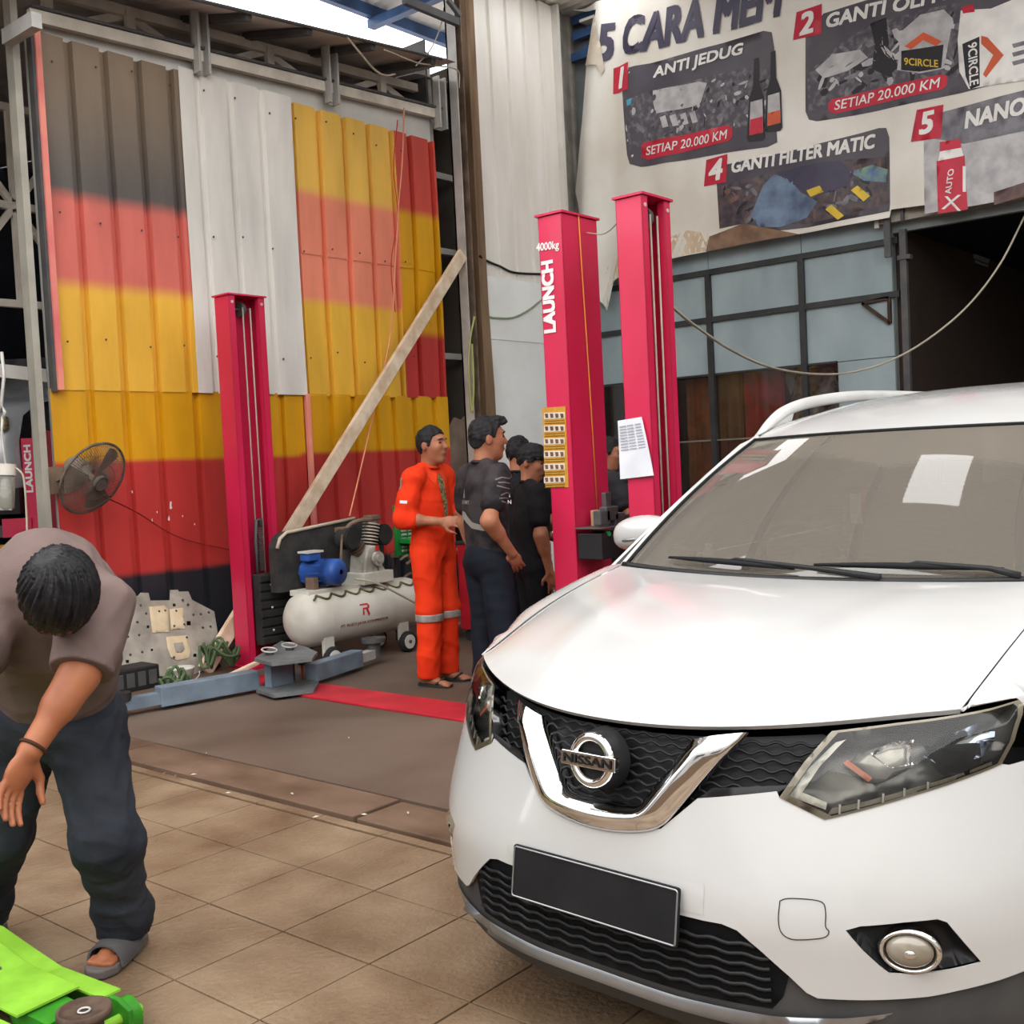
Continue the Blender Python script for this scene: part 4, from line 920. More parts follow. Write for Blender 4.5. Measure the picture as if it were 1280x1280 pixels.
def clutter(name, poly, n, mats, seed, size, off=.0115):
    """many small printed shapes inside a picture area, one flat print per ink"""
    r = random.Random(seed); P = np.array(PX(poly)); lo, hi = P.min(0), P.max(0)
    for k, m in enumerate(mats):
        mb = MB(); c = 0
        while c < n:
            q = np.array([r.uniform(lo[0], hi[0]), r.uniform(lo[1], hi[1])])
            if not inside(P, q[None])[0]: continue
            c += 1; a = r.uniform(0, 3.1); w = size*r.uniform(.3, 1.4); h = size*r.uniform(.15, .6); e = np.array([math.cos(a), math.sin(a)]); f = np.array([-e[1], e[0]])
            mb.add([ban(*(q+e*w*x+f*h*y), off+.0004*k)-np.array(BAN.location) for x, y in ((-1, -.6), (0, -1), (1, -.5), (.8, .7), (-.2, 1), (-.9, .5))], [(0, 1, 2, 3, 4, 5)])
        tag(mb.build(name, m, BAN), kind='stuff')
clutter('engine_print_detail', [(790, 140), (815, 122), (925, 92), (962, 95), (962, 150), (900, 160), (806, 178)], 26, (INKK, INKG, INKL), 1, .045, .0092)
clutter('engine_print_detail', [(1014, 100), (1052, 60), (1118, 30), (1200, 12), (1204, 92), (1130, 104), (1040, 124)], 30, (INKK, INKG, INKL), 2, .06, .0092)
clutter('gearbox_print_detail', [(900, 240), (940, 228), (1000, 212), (1105, 204), (1110, 252), (1010, 276), (935, 276)], 30, (INKK, INKP, INKG), 3, .05, .0092)
# panel 2
bpatch('print_panel', PX([(1008, 44), (1030, 17), (1120, -10), (1300, -60), (1300, 92), (1205, 116), (1100, 138), (1022, 152), (1012, 150), (1008, 140)]), INKD, BAN, off=.007)
bpatch('engine_print', PX([(1010, 92), (1050, 55), (1090, 30), (1160, 10), (1200, 4), (1205, 95), (1130, 108), (1040, 128), (1012, 140)]), PHOTO, BAN, off=.009)
bpatch('engine_cover_print', PX([(1020, 88), (1040, 68), (1075, 62), (1085, 72), (1060, 88), (1030, 98)]), INKL, BAN, off=.010, step=.03)
bpatch('arm_print', PX([(1088, 30), (1108, 22), (1112, 60), (1124, 84), (1110, 96), (1090, 86), (1094, 56)]), INKK, BAN, off=.010, step=.03)
btext('GANTI OLI M', (1034, 27), (1186, -10), 17, INKW)
bpatch('number_box', PX([(997, 16), (1028, 5), (1027, 43), (993, 51)]), INKR, BAN, off=.010); btext('2', (1001, 32), (1017, 27), 26, INKW)
bpatch('pill', PX([(1040, 124), (1178, 93), (1185, 96), (1184, 107), (1178, 112), (1044, 142), (1036, 140), (1035, 130)]), INKR, BAN, off=.011); btext('SETIAP 20.000 KM', (1043, 132), (1176, 103), 12, INKW, bold=.004)
bpatch('oil_can_print', PX([(1122, 88), (1126, 40), (1150, 18), (1180, 12), (1192, 24), (1180, 86), (1150, 92)]), INKL, BAN, off=.012, step=.04)
bpatch('can_label_print', PX([(1127, 64), (1180, 56), (1177, 85), (1150, 90), (1127, 88)]), INKK, BAN, off=.0135, step=.03); btext('9CIRCLE', (1131, 77), (1173, 80), 9, INKY, bold=.01, off=.016, shear=0)
bpatch('arrow_print', PX([(1131, 58), (1154, 40), (1178, 52), (1170, 58), (1154, 50), (1139, 62)]), INKO, BAN, off=.0135, step=.03)
bpatch('oil_can_print', PX([(1198, 50), (1202, 14), (1240, 12), (1290, -10), (1300, 0), (1300, 98), (1212, 112), (1200, 90)]), INKW, BAN, off=.012, step=.05)
bpatch('can_cap_print', PX([(1203, 10), (1218, 6), (1220, 16), (1205, 18)]), INKR, BAN, off=.0135, step=.03)
bpatch('can_label_print', PX([(1204, 56), (1226, 47), (1226, 108), (1214, 112), (1208, 96)]), INKK, BAN, off=.0135, step=.03)
a = np.array(b_xy(1217, 55)); c = np.array(b_xy(1219, 107)); d = c-a; L_ = np.linalg.norm(d); d /= L_; cen = (a+c)/2
text_on('lettering', '9CIRCLE', lambda u, v: ban(*(cen+d*u+np.array([-1., 0])*v*-1*-1), .016)-np.array(BAN.location), INKW, BAN, w=L_, h=.075, bold=.01)
bpatch('arrow_print', PX([(1228, 46), (1236, 48), (1256, 70), (1234, 98), (1230, 94), (1243, 70), (1228, 56)]), INKO, BAN, off=.0135, step=.03)
for k in range(3): bpatch('can_rib_print', PX([(1266, 56+k*11), (1300, 46+k*11), (1300, 51+k*11), (1268, 61+k*11)]), INKG, BAN, off=.0135, step=.04)
# panel 4
bpatch('print_panel', PX([(896, 222), (910, 206), (1000, 186), (1098, 160), (1108, 160), (1112, 172), (1113, 255), (1112, 264), (1010, 284), (960, 290), (930, 280), (900, 286)]), INKD, BAN, off=.007)
bpatch('gearbox_print', PX([(897, 235), (930, 225), (1000, 208), (1050, 200), (1108, 196), (1112, 255), (1010, 280), (930, 280), (900, 285)]), mat('print_gearbox_photo', srgb(92, 78, 76), srgb(58, 54, 66), scale=14, rough=.4, detail=8), BAN, off=.009)
bpatch('filter_print', PX([(940, 270), (955, 232), (968, 218), (990, 225), (1000, 240), (1022, 252), (1008, 272), (975, 284), (950, 284)]), INKB, BAN, off=.011, step=.04)
bpatch('valve_body_print', PX([(970, 216), (1010, 206), (1050, 200), (1068, 214), (1060, 232), (1020, 246), (1000, 238)]), INKN, BAN, off=.011, step=.04)
bpatch('tag_print', PX([(1008, 238), (1025, 232), (1030, 240), (1013, 246)]), INKY, BAN, off=.013, step=.03); bpatch('tag_print', PX([(1064, 238), (1072, 232), (1088, 245), (1080, 252)]), INKY, BAN, off=.013, step=.03); bpatch('tag_print', PX([(1032, 262), (1040, 256), (1056, 270), (1048, 275)]), INKY, BAN, off=.013, step=.03)
bpatch('blur_print', PX([(1062, 215), (1090, 206), (1110, 212), (1108, 228), (1080, 226)]), mat('print_green', srgb(118, 148, 118), srgb(84, 104, 150), scale=12, rough=.4), BAN, off=.011, step=.04)
btext('GANTI FILTER MATIC', (917, 209), (1094, 176), 16, INKW)
bpatch('number_box', PX([(883, 200), (911, 193), (909, 228), (880, 233)]), INKR, BAN, off=.010); btext('4', (887, 215), (904, 211), 24, INKW)
# panel 5
bpatch('print_panel', PX([(1158, 172), (1180, 140), (1300, 108), (1300, 160), (1205, 180)]), INKG, BAN, off=.007); bpatch('print_panel', PX([(1156, 176), (1210, 164), (1300, 142), (1300, 242), (1157, 268)]), INKL, BAN, off=.006)
bpatch('print_panel', PX([(1242, 240), (1300, 222), (1300, 240), (1242, 256)]), INKP, BAN, off=.009)
btext('NANO', (1207, 151), (1283, 132), 20, INKW); bpatch('number_box', PX([(1147, 138), (1180, 131), (1177, 173), (1140, 178)]), INKR, BAN, off=.010); btext('5', (1151, 156), (1168, 152), 26, INKW)
bpatch('bottle_print', PX([(1172, 202), (1206, 194), (1210, 262), (1174, 268)]), INKR, BAN, off=.011, step=.04); bpatch('bottle_neck_print', PX([(1176, 190), (1202, 184), (1205, 195), (1174, 202)]), INKW, BAN, off=.012, step=.04); bpatch('bottle_cap_print', PX([(1176, 178), (1201, 174), (1202, 185), (1176, 190)]), INKR, BAN, off=.013, step=.04)
a = np.array(b_xy(1186, 243)); c = np.array(b_xy(1190, 212)); d = c-a; L_ = np.linalg.norm(d); d /= L_; cen = (a+c)/2
text_on('lettering', 'AUTO', lambda u, v: ban(*(cen+d*u+np.array([1., 0])*v), .014)-np.array(BAN.location), INKW, BAN, w=L_, h=.05, bold=.01)
for q in ((1206, 208, 1206, 240), (1180, 262, 1200, 244), (1184, 246, 1200, 264)):
    bpatch('logo_stroke', PX([(q[0]-2, q[1]), (q[0]+2, q[1]), (q[2]+2, q[3]), (q[2]-2, q[3])]), INKW, BAN, off=.014, step=.03)
# ================================================================== lift posts
LIFTR = mat('lift_red_paint', srgb(206, 34, 80), srgb(188, 26, 62), scale=2, rough=.38, coat=.2, stretch=(1, 1, .5))
PADK = mat('black_ribbed_rubber', (.022, .022, .023), (.035, .034, .033), scale=8, rough=.6)
ARMB = mat('arm_blue_grey', srgb(122, 138, 152), srgb(98, 110, 122), scale=5, rough=.5)
LETW = mat('lettering_white', srgb(236, 230, 230), rough=.5); CABLE = mat('cable_pale', srgb(178, 170, 152), rough=.6)
def lift_post(label, x0, x1, y0, y1, open_dir, H=2.784, lip=.058):
    P = empty('lift_post', label, 'lift post', ((x0+x1)/2, (y0+y1)/2, 0), group='two-post car lift columns'); c = P.location
    yo, yb = (y0, y1) if open_dir < 0 else (y1, y0)   # open side / back
    s = 1 if open_dir < 0 else -1; t = .012
    def B(mb, a, b_): mb.box((min(a[0], b_[0])-c[0], min(a[1], b_[1])-c[1], a[2]), (max(a[0], b_[0])-c[0], max(a[1], b_[1])-c[1], b_[2])); return mb
    m = MB(); B(m, (x0, yb-s*t, 0), (x1, yb, H)); B(m, (x0, yo, 0), (x0+t, yb, H)); B(m, (x1-t, yo, 0), (x1, yb, H)); B(m, (x0, yo, 0), (x0+lip, yo+s*t, H)); B(m, (x1-lip, yo, 0), (x1, yo+s*t, H))
    B(m, (x0+lip-t, yo, 0), (x0+lip, yo+s*.05, H)); B(m, (x1-lip, yo, 0), (x1-lip+t, yo+s*.05, H))
    add_bevel(m.build('column', LIFTR, P), .006)
    m = MB(); B(m, (x0-.012, y0-.012, H), (x1+.012, y1+.012, H+.012)); m.build('cap_plate', LIFTR, P)
    m = MB(); B(m, (x0-.03, y0-.06, 0), (x1+.03, y1+.06, .02)); m.build('base_plate', LIFTR, P)
    for x in (x0+lip/2, x1-lip/2): MB().cyl((x-c[0], yo-c[1]-s*.004, H-.05), (x-c[0], yo-c[1]+s*.01, H-.05), .011, n=10).build('bolt', STEEL, P)
    xm = (x0+x1)/2-c[0]; ym = (yo+yb)/2-c[1]
    MB().cyl((xm-.015, ym, H-.09), (xm+.015, ym, H-.09), .055).cyl((xm-.08, ym, H-.09), (xm+.09, ym, H-.09), .010).build('pulley', STEELD, P)
    for dx in (-.012, .055): MB().tube([(xm+dx, ym-s*.05, H-.08), (xm+dx, ym-s*.05, .7)], .006, 6).build('cable', CABLE, P)
    return P
PL_ = lift_post('far pink-red lift post with black carriage in front of the flag wall', 4.91, 5.235, 6.77, 6.95, -1)
PM_ = lift_post('pink-red lift post lettered 4000kg with a yellow warning sticker', 4.80, 5.13, 3.60, 3.765, 1)
PR_ = lift_post('pink-red lift post with a white paper notice, open channel facing the car', 4.81, 5.085, 3.09, 3.255, -1)
def on_face(x, px, py, P):   # pixel on the plane x=const, local to P
    return at_x(px, py, x)-np.array(P.location)
xf = 4.80-.0015
def face_text(body, pts, m, P, X, vertical=False, bold=.01, h=None):
    a = at_x(*pts[0], X); b_ = at_x(*pts[1], X); cen = (a+b_)/2; d = b_-a; w = np.linalg.norm(d); d /= w
    up = np.cross((-1, 0, 0), d) if True else None
    up = np.cross(np.array([-1., 0, 0]), d)
    return text_on('lettering', body, lambda u, v: cen+d*u+up*v+np.array([-.002, 0, 0])-np.array(P.location), m, P, w=w, h=h, bold=bold)
face_text('4000kg', ((671, 311), (699, 307)), LETW, PM_, xf, h=.055)
face_text('LAUNCH', ((688, 415), (684, 327)), LETW, PM_, xf, h=.075, bold=.03)
def quad_on(name, pts, X, m, P, t=.002, par=None):
    q = [at_x(*p, X)-np.array(P.location) for p in pts]
    return MB().add([p for p in q]+[p-np.array([t, 0, 0]) for p in q], [(0, 1, 2, 3), (7, 6, 5, 4), (0, 4, 5, 1), (1, 5, 6, 2), (2, 6, 7, 3), (3, 7, 4, 0)]).build(name, m, par or P)
stk = quad_on('warning_sticker', [(678, 510), (707, 508), (711, 609), (682, 610)], xf, mat('sticker_ochre', srgb(200, 150, 62), srgb(182, 134, 54), scale=30, rough=.55), PM_)
for k in range(6):
    y = 516+k*16; quad_on('pictogram_strip', [(680, y), (706, y-1), (706, y+7), (680, y+8)], xf-.003, mat('sticker_white', srgb(224, 208, 190), rough=.6), PM_, .001, stk)
    for j in range(4):
        x = 681+j*6.4; quad_on('pictogram', [(x, y+1), (x+4, y+1), (x+4.4, y+6), (x+1, y+6.5)], xf-.005, INKP, PM_, .0008, stk)
    for j in range(2): quad_on('sticker_line', [(681, y+10+j*3), (706, y+9+j*3), (706, y+10+j*3), (681, y+11+j*3)], xf-.003, mat('sticker_ink', srgb(120, 84, 30), rough=.6), PM_, .0006, stk)
MB().tube([at_y(723, 270, 3.595)-np.array(PM_.location), at_y(727, 330, 3.593)-np.array(PM_.location), at_y(737, 480, 3.593)-np.array(PM_.location), at_y(747, 640, 3.593)-np.array(PM_.location)], .0045, 6).build('outer_cable', mat('cable_orange', srgb(222, 140, 70), rough=.5), PM_)
# notice on the right post
NP = empty('paper_notice', 'white printed paper notice taped to the pink lift post', 'paper', at_x(797, 560, 4.79))
q = [at_x(*p, 4.795)-np.array(NP.location) for p in ((772, 526), (802, 521), (819, 594), (776, 599))]
G = [[(q[0]*(1-a)+q[1]*a)*(1-b_)+(q[3]*(1-a)+q[2]*a)*b_+np.array([-.02*b_*b_*abs(a-.3), 0, 0]) for b_ in np.linspace(0, 1, 8)] for a in np.linspace(0, 1, 6)]
solid(MB().grid(G, True).build('sheet', mat('paper_white', srgb(226, 228, 234), srgb(214, 216, 224), rough=.7), NP), .001)
for r in range(9):
    b_ = .10+r*.05
    for a0, a1 in ((.08, .34), (.38, .62), (.68, .92)):
        s = [(q[0]*(1-a)+q[1]*a)*(1-v)+(q[3]*(1-a)+q[2]*a)*v+np.array([-.004, 0, 0]) for a, v in ((a0, b_), (a1, b_), (a1, b_+.022), (a0, b_+.022))]
        MB().add(s, [(0, 1, 2, 3)]).build('text_line', mat('paper_print', srgb(168, 172, 182), rough=.7), NP)
# control box and timber beside the middle post
CB = empty('lift_control_box', 'black control box with a green button beside the lettered lift post', 'control box', (5.10, 3.45, 1.0))
def lw(P, v): return np.array(v, float)-np.array(P.location)
p0 = at_d(752, 698, 6.0); p1 = at_d(790, 660, 6.0)
cx0, cy0, cz0 = p0; cx1, cy1, cz1 = p1
def view_box(P, name, px0, py0, px1, py1, y, depth, m, bev=.006):
    a = at_y(px0, py1, y); b_ = at_y(px1, py0, y)
    o = MB().box(lw(P, (a[0], y, a[2])), lw(P, (b_[0], y+depth, b_[2])), bev).build(name, m, P); return o
view_box(CB, 'box', 753, 662, 787, 700, 3.42, .16, BLACKPL if 'BLACKPL' in globals() else mat('black_box', (.02, .02, .022), rough=.45))
view_box(CB, 'lid', 752, 655, 790, 662, 3.40, .19, STEELD)
a = at_y(762, 667, 3.415); MB().cyl(lw(CB, a), lw(CB, a+[0, .02, 0]), .014).build('green_button', mat('green_button', srgb(40, 160, 90), rough=.4), CB)
for k, (px, py, w_) in enumerate(((757, 645, 6), (766, 640, 7), (776, 648, 6), (785, 650, 5))): view_box(CB, 'valve', px-w_, py-8, px+w_, py+12, 3.44, .05, STEELD)
view_box(CB, 'hook', 758, 615, 764, 640, 3.46, .03, STEELD)
WP = empty('timber_offcut', 'short pale timber board standing beside the control box', 'timber', at_y(751, 684, 3.5))
view_box(WP, 'board', 745, 637, 752, 684, 3.55, .03, mat('timber_pale', srgb(196, 166, 130), srgb(170, 138, 104), scale=10, rough=.7, stretch=(3, 3, .6)))
# red cover plate on the floor between the posts
cp = MB().box((4.445, 3.3, .0), (4.765, 6.62, .016), .004).build('lift_cover_plate', mat('plate_red', srgb(196, 44, 58), srgb(170, 34, 46), scale=4, rough=.5)); tag(cp, 'flat red cover plate across the bay floor between lift posts', 'cover plate')
# carriage, chain, arms of the far post
def lp(v): return lw(PL_, v)
pad = [at_y(320, 719, 6.70), at_y(358, 712, 6.70), at_y(366, 800, 6.70), at_y(327, 808, 6.70)]
pz1, pz0 = pad[0][2], pad[3][2]; px0_, px1_ = 4.985, 5.30
car_ = MB().box(lp((px0_, 6.705, pz0)), lp((px1_, 6.79, pz1)), .008).build('carriage_pad', PADK, PL_)
nrib = 8
for k in range(nrib):
    z0 = pz0+(pz1-pz0)*k/nrib; MB().box(lp((px0_, 6.690, z0+.008)), lp((px1_, 6.708, z0+(pz1-pz0)/nrib-.008)), .005).build('pad_rib', PADK, car_)
for z in (.2, .52, .84):
    for x in (.3, .75): MB().ball(lp((px0_+(px1_-px0_)*x, 6.688, pz0+(pz1-pz0)*z)), .010, 8, 5).build('pad_bolt', STEEL, car_)
ch = MB(); xc = 5.07
for k in range(22): z = pz1+.02+k*.018; ch.box(lp((xc+.005, 6.80, z)), lp((xc+.045, 6.83, z+.013)))
for z in (0,): ch.tube([lp((xc-.03, 6.79, pz1-.05)), lp((xc-.035, 6.785, pz1+.25)), lp((xc-.02, 6.785, pz1+.40)), lp((xc+.01, 6.785, pz1+.41)), lp((xc+.02, 6.785, pz1+.36))], .013, 7)
ch.build('lift_chain', STEELD, PL_)
def farm(pxs): return [at_z(*p) for p in pxs]
a0 = at_z(203, 889); a1 = at_z(326, 866); dirA = (a1-a0)/np.linalg.norm(a1-a0); nrm = np.array([-dirA[1], dirA[0], 0])
c0 = a0+nrm*.055; c1 = a1+nrm*.055
arm1 = MB().beam(lp(c0+[0, 0, .085]), lp(c1+[0, 0, .085]), .11, .125).build('swing_arm', ARMB, PL_); add_bevel(arm1, .006)
i0 = c0-dirA*.26
MB().beam(lp(i0+[0, 0, .075]), lp(c0+[0, 0, .075]), .085, .07).build('arm_extension', ARMB, arm1)
MB().cyl(lp(i0+dirA*.03+[0, 0, .10]), lp(i0+dirA*.03+[0, 0, .15]), .06).build('lifting_pad', PADK, arm1)
MB().box(lp(i0+[-.10, -.06, .04]), lp(i0+[-.02, .02, .09])).build('arm_end', mat('red_tip', srgb(226, 52, 44), rough=.4), arm1)
b0 = at_z(397, 858); b1 = at_z(455, 838); dirB = (b1-b0)/np.linalg.norm(b1-b0); nB = np.array([-dirB[1], dirB[0], 0]); b0 = b0+nB*.05; b1 = b1+nB*.05
arm2 = MB().beam(lp(b0+[0, 0, .09]), lp(b1+[0, 0, .09]), .10, .12).build('swing_arm', ARMB, PL_); add_bevel(arm2, .006)
MB().beam(lp(b1+[0, 0, .085]), lp(b1+dirB*.22+[0, 0, .085]), .07, .065).build('arm_extension', SILVERD if 'SILVERD' in globals() else STEEL, arm2)
e2 = b1+dirB*.22; MB().cyl(lp(e2+[0, 0, .05]), lp(e2+[0, 0, .17]), .05).cyl(lp(e2+[0, 0, .17]), lp(e2+[0, 0, .20]), .09).build('lifting_pad', STEELD, arm2)
# pivot bracket: two plates with pins
pv = [at_z(326, 866)+nrm*.02, at_z(397, 858)+nB*.02]
top = [(4.70, 6.40), (4.86, 6.30), (5.28, 6.34), (5.36, 6.46), (5.22, 6.70), (4.95, 6.72)]
top = [at_z(*p, .23) for p in ((318, 826), (345, 808), (352, 804), (382, 811), (397, 818), (390, 826), (340, 832))]
brk = MB().prism([(p[0], p[1]) for p in top], lambda u, v, w: lp((u, v, .225+w)), .022).prism([(p[0], p[1]) for p in top], lambda u, v, w: lp((u, v, .02+w)), .022).build('pivot_bracket', mat('bracket_grey', srgb(124, 128, 130), srgb(96, 100, 102), scale=8, rough=.5, metal=.2), PL_)
fix_normals(brk.data)
for px, py in ((337, 818), (362, 812)):
    p = at_z(px, py, .25); MB().cyl(lp(p*[1, 1, 0]+[0, 0, .02]), lp(p+[0, 0, .02]), .028).build('pivot_pin', STEELD, brk); MB().tube([lp(p+[.05*math.cos(t), .05*math.sin(t), .03+.01*math.sin(t)]) for t in np.linspace(0, 2*math.pi, 14)], .006, 5).build('pin_ring', STEEL, brk)
m_ = at_z(352, 842, .12); MB().box(lp((m_[0]-.10, m_[1]-.02, .045)), lp((m_[0]+.08, m_[1]+.05, .225))).build('bracket_core', ARMB, brk)
MB().tube([lp(at_z(376, 840, .1)+[0, -.02, z]) for z in (.05, .0, -.05)], .01, 6).build('hydraulic_hose', mat('hose_red', srgb(150, 60, 50), rough=.5), brk)
# timber brace leaning from the column to the floor
q0 = np.array([8.0, 7.22, 3.50]); q1 = at_y(355, 678, 7.04); dq = (q1-q0); q2 = q0+dq*(q0[2]-.02)/(q0[2]-q1[2])
BRC = MB().beam(q0, q2, .12, .045, up=(0, 1, 0)).build('timber_brace', mat('timber_brace', srgb(226, 208, 184), srgb(196, 170, 142), scale=7, rough=.7, stretch=(1, 1, 1), detail=6)); tag(BRC, 'long pale timber brace leaning from the column to the floor', 'timber')
add_bevel(BRC, .006)
# ================================================================== air compressor
AC = empty('air_compressor', 'white air compressor tank on wheels with blue electric motor', 'compressor', (5.55, 6.33, 0))
CREAM = mat('compressor_cream', srgb(206, 204, 194), srgb(168, 162, 148), scale=3, rough=.45, bump=.1, bscale=40, lo=.4, hi=.8)
yA = 6.36; zA = .365; rT = .205
def la(v): return lw(AC, v)
x0, x1 = 5.07, 6.19
tank = MB().lathe([(0.001, -.08), (.08, -.07), (.15, -.04), (.19, 0), (rT, .05), (rT, x1-x0-.05), (.19, x1-x0), (.15, x1-x0+.04), (.08, x1-x0+.07), (.001, x1-x0+.08)], la((x0, yA, zA)), (1, 0, 0), 40).build('tank', CREAM, AC)
def tank_pt(x, a, off=.0015): return la((x, yA-(rT+off)*math.cos(a), zA+(rT+off)*math.sin(a)))
tx = at_y(427, 778, yA-rT)[0]; tx2 = at_y(486, 768, yA-rT)[0]
def tang(px, py):
    p = at_y(px, py, yA-rT*.97); return math.asin(max(-1, min(1, (p[2]-zA)/rT))), p[0]
aa, xx = tang(457, 778); cx_ = (tx+tx2)/2
text_on('lettering', 'PT. RUDY JAYA KOMPRESOR', lambda u, v: tank_pt(cx_+u, aa+v/rT), mat('print_maroon', srgb(136, 52, 52), rough=.5), tank, w=tx2-tx, h=.028, bold=.006)
al_, xl = tang(456, 760)
for pl in ([(-.045, .035), (.03, .035), (.045, .02), (.045, .0), (.03, -.01), (.045, -.05), (.03, -.065), (.005, -.01), (-.012, -.01), (-.012, -.05), (-.03, -.05), (-.022, .004), (.02, .004), (.028, .012), (.022, .022), (-.045, .022)],):
    bm_ = fill2d(pl, (), .012); MB().add([tank_pt(xl+u, al_+v/rT, .002) for u, v in bm_[0]], [tuple(int(i) for i in t) for t in bm_[1]]).build('emblem', mat('print_red_logo', srgb(190, 50, 60), rough=.5), tank)
for x in (5.20, 5.965):
    MB().box(la((x-.05, yA-.16, .10)), la((x+.05, yA-.13, .24)), .004).build('wheel_bracket', CREAM, AC); MB().box(la((x-.05, yA+.13, .10)), la((x+.05, yA+.16, .24)), .004).build('wheel_bracket', CREAM, AC)
    for yy in (yA-.19, yA+.15):
        w_ = MB().lathe([(.03, -.0), (.075, -.002), (.082, .01), (.082, .035), (.075, .045), (.03, .045)], la((x+.02, yy, .083)), (0, 1, 0), 24).build('wheel', RUBBERB if 'RUBBERB' in globals() else mat('wheel_rubber', (.03, .03, .03), rough=.7), AC)
        MB().cyl(la((x+.02, yy-.008, .083)), la((x+.02, yy+.05, .083)), .055).build('wheel_hub', DUSTW, w_); MB().cyl(la((x+.02, yy-.014, .083)), la((x+.02, yy, .083)), .014).build('axle', STEELD, w_)
zt = zA+rT
MB().box(la((5.10, yA-.08, zt-.03)), la((5.62, yA+.14, zt+.012)), .004).build('mount_plate', CREAM, AC)
gold = mat('greasy_trim', srgb(122, 116, 74), srgb(80, 76, 52), rough=.6)
MB().tube([tank_pt(x, math.radians(60-14*abs(math.sin((x-5.0)*22))), .008) for x in np.linspace(5.09, 6.15, 140)], .008, 5).build('wavy_hose', gold, AC)
mz = zt+.13; mxc = 5.30
mot = MB().lathe([(.02, -.13), (.085, -.13), (.095, -.11), (.095, .10), (.10, .10), (.10, .17), (.085, .195), (.02, .2)], la((mxc, yA+.03, mz)), (.25, -1, 0), 28).build('motor', mat('motor_blue', srgb(52, 92, 168), srgb(38, 66, 128), scale=6, rough=.4), AC)
for k in range(10):
    a = k*2*math.pi/10; e = np.array([math.cos(a), 0, math.sin(a)]); MB().beam(la(np.array([mxc, yA+.03, mz])+e*.097+[-.02, .10, 0]), la(np.array([mxc, yA+.03, mz])+e*.097+[.02, -.08, 0]), .006, .012).build('cooling_fin', MATS['motor_blue'], mot)
MB().box(la((mxc-.12, yA+.0, mz+.09)), la((mxc+.0, yA+.10, mz+.15)), .008).build('terminal_box', MATS['motor_blue'], mot); MB().box(la((mxc-.13, yA-.01, mz+.15)), la((mxc+.02, yA+.11, mz+.165))).build('terminal_lid', CREAM, mot)
for x in (mxc-.10, mxc+.12): MB().box(la((x-.02, yA-.05, zt)), la((x+.02, yA+.05, mz-.03))).build('motor_foot', RUSTY, mot)
# pump: V-shaped block, finned cylinder, filters
pc = np.array([5.73, yA-.02, zt]); IRON = mat('cast_grey', srgb(190, 188, 178), srgb(140, 136, 126), scale=8, rough=.5)
pump = MB().prism([(-.115, .02), (.115, .02), (.12, .09), (.085, .14), (.075, .25), (.04, .29), (-.05, .29), (-.085, .20)], lambda u, v, w: la(pc+[u, -.09+w, v]), .18).build('pump_block', IRON, AC); add_bevel(pump, .012)
MB().box(la(pc+[-.14, -.12, 0]), la(pc+[.17, .12, .09]), .006).build('pump_base', CREAM, pump)
MB().cyl(la(pc+[.02, -.10, .19]), la(pc+[.02, -.125, .19]), .055).cyl(la(pc+[.02, -.125, .19]), la(pc+[.02, -.14, .19]), .03).build('bearing_cover', IRON, pump); MB().box(la(pc+[.01, -.11, .25]), la(pc+[.04, -.10, .29])).build('red_mark', mat('red_mark', srgb(206, 48, 40), rough=.5), pump)
MB().box(la(pc+[.0, -.125, .10]), la(pc+[.012, -.12, .13])).build('gauge_slot', STEELD, pump)
for (d, l) in (((.22, 0, 1.), .30), ((-.62, .1, .8), .28)):
    d = np.array(d)/np.linalg.norm(d); s0 = pc+np.array([.02*np.sign(d[0]), 0, .20])
    cyl_ = MB().cyl(la(s0), la(s0+d*l), .045).build('cylinder', RUSTY, pump)
    for k in range(8): MB().cyl(la(s0+d*(.08+k*.025)), la(s0+d*(.088+k*.025)), .068, n=18).build('cylinder_fin', IRON if d[0] > 0 else RUSTY, cyl_)
    MB().box(la(s0+d*l-[.05, .05, .01]), la(s0+d*l+[.05, .05, .03]), .008).build('cylinder_head', RUSTY, cyl_)
for p in ((-.20, -.02, .36), (.20, .05, .36)):
    MB().cyl(la(pc+np.array(p)+[0, .05, 0]), la(pc+np.array(p)+[0, -.06, 0]), .085, n=24).cyl(la(pc+np.array(p)+[0, -.06, 0]), la(pc+np.array(p)+[0, -.075, 0]), .075, n=24).build('air_filter', PADK, pump)
tp = MB().tube(spline([la(pc+[-.22, 0, .40]), la(pc+[-.15, -.02, .47]), la(pc+[0, -.02, .49]), la(pc+[.10, 0, .44])], 6), .018, 8).build('intake_pipe', RUSTY, pump)
MB().tube(spline([la(pc+[-.28, -.06, .40]), la(pc+[-.32, -.08, .25]), la(pc+[-.33, -.08, .10])], 6), .01, 6).build('copper_pipe', RUSTY, pump)
# belt guard behind
gp = [(5.03, zt), (5.03, zt+.33), (5.06, zt+.40), (5.12, zt+.44), (5.80, zt+.50), (6.05, zt+.46), (6.10, zt+.38), (6.10, zt)]
guard = MB().prism(gp, lambda u, v, w: la((u, yA+.17+w, v)), .10).build('belt_guard', mat('guard_black', (.03, .03, .031), (.05, .048, .045), scale=12, rough=.6), AC); fix_normals(guard.data)
MB().tube([la((u, yA+.165, v)) for u, v in gp[1:5]], .014, 6).build('guard_edge', mat('guard_cream', srgb(196, 186, 166), rough=.6), guard)
MB().lathe([(.02, -.02), (.15, -.02), (.16, 0), (.15, .02), (.02, .02)], la(pc+[.02, .14, .20]), (0, 1, 0), 30).build('flywheel', STEELD, AC)
hose = MB().tube(spline([la(pc+[-.22, -.10, .06]), la(pc+[-.10, -.20, .02]), la(pc+[.15, -.25, -.12]), la(pc+[.45, -.32, -.30]), la(pc+[.60, -.40, -.38])], 8), .009, 7).build('air_hose', CABLE, AC)
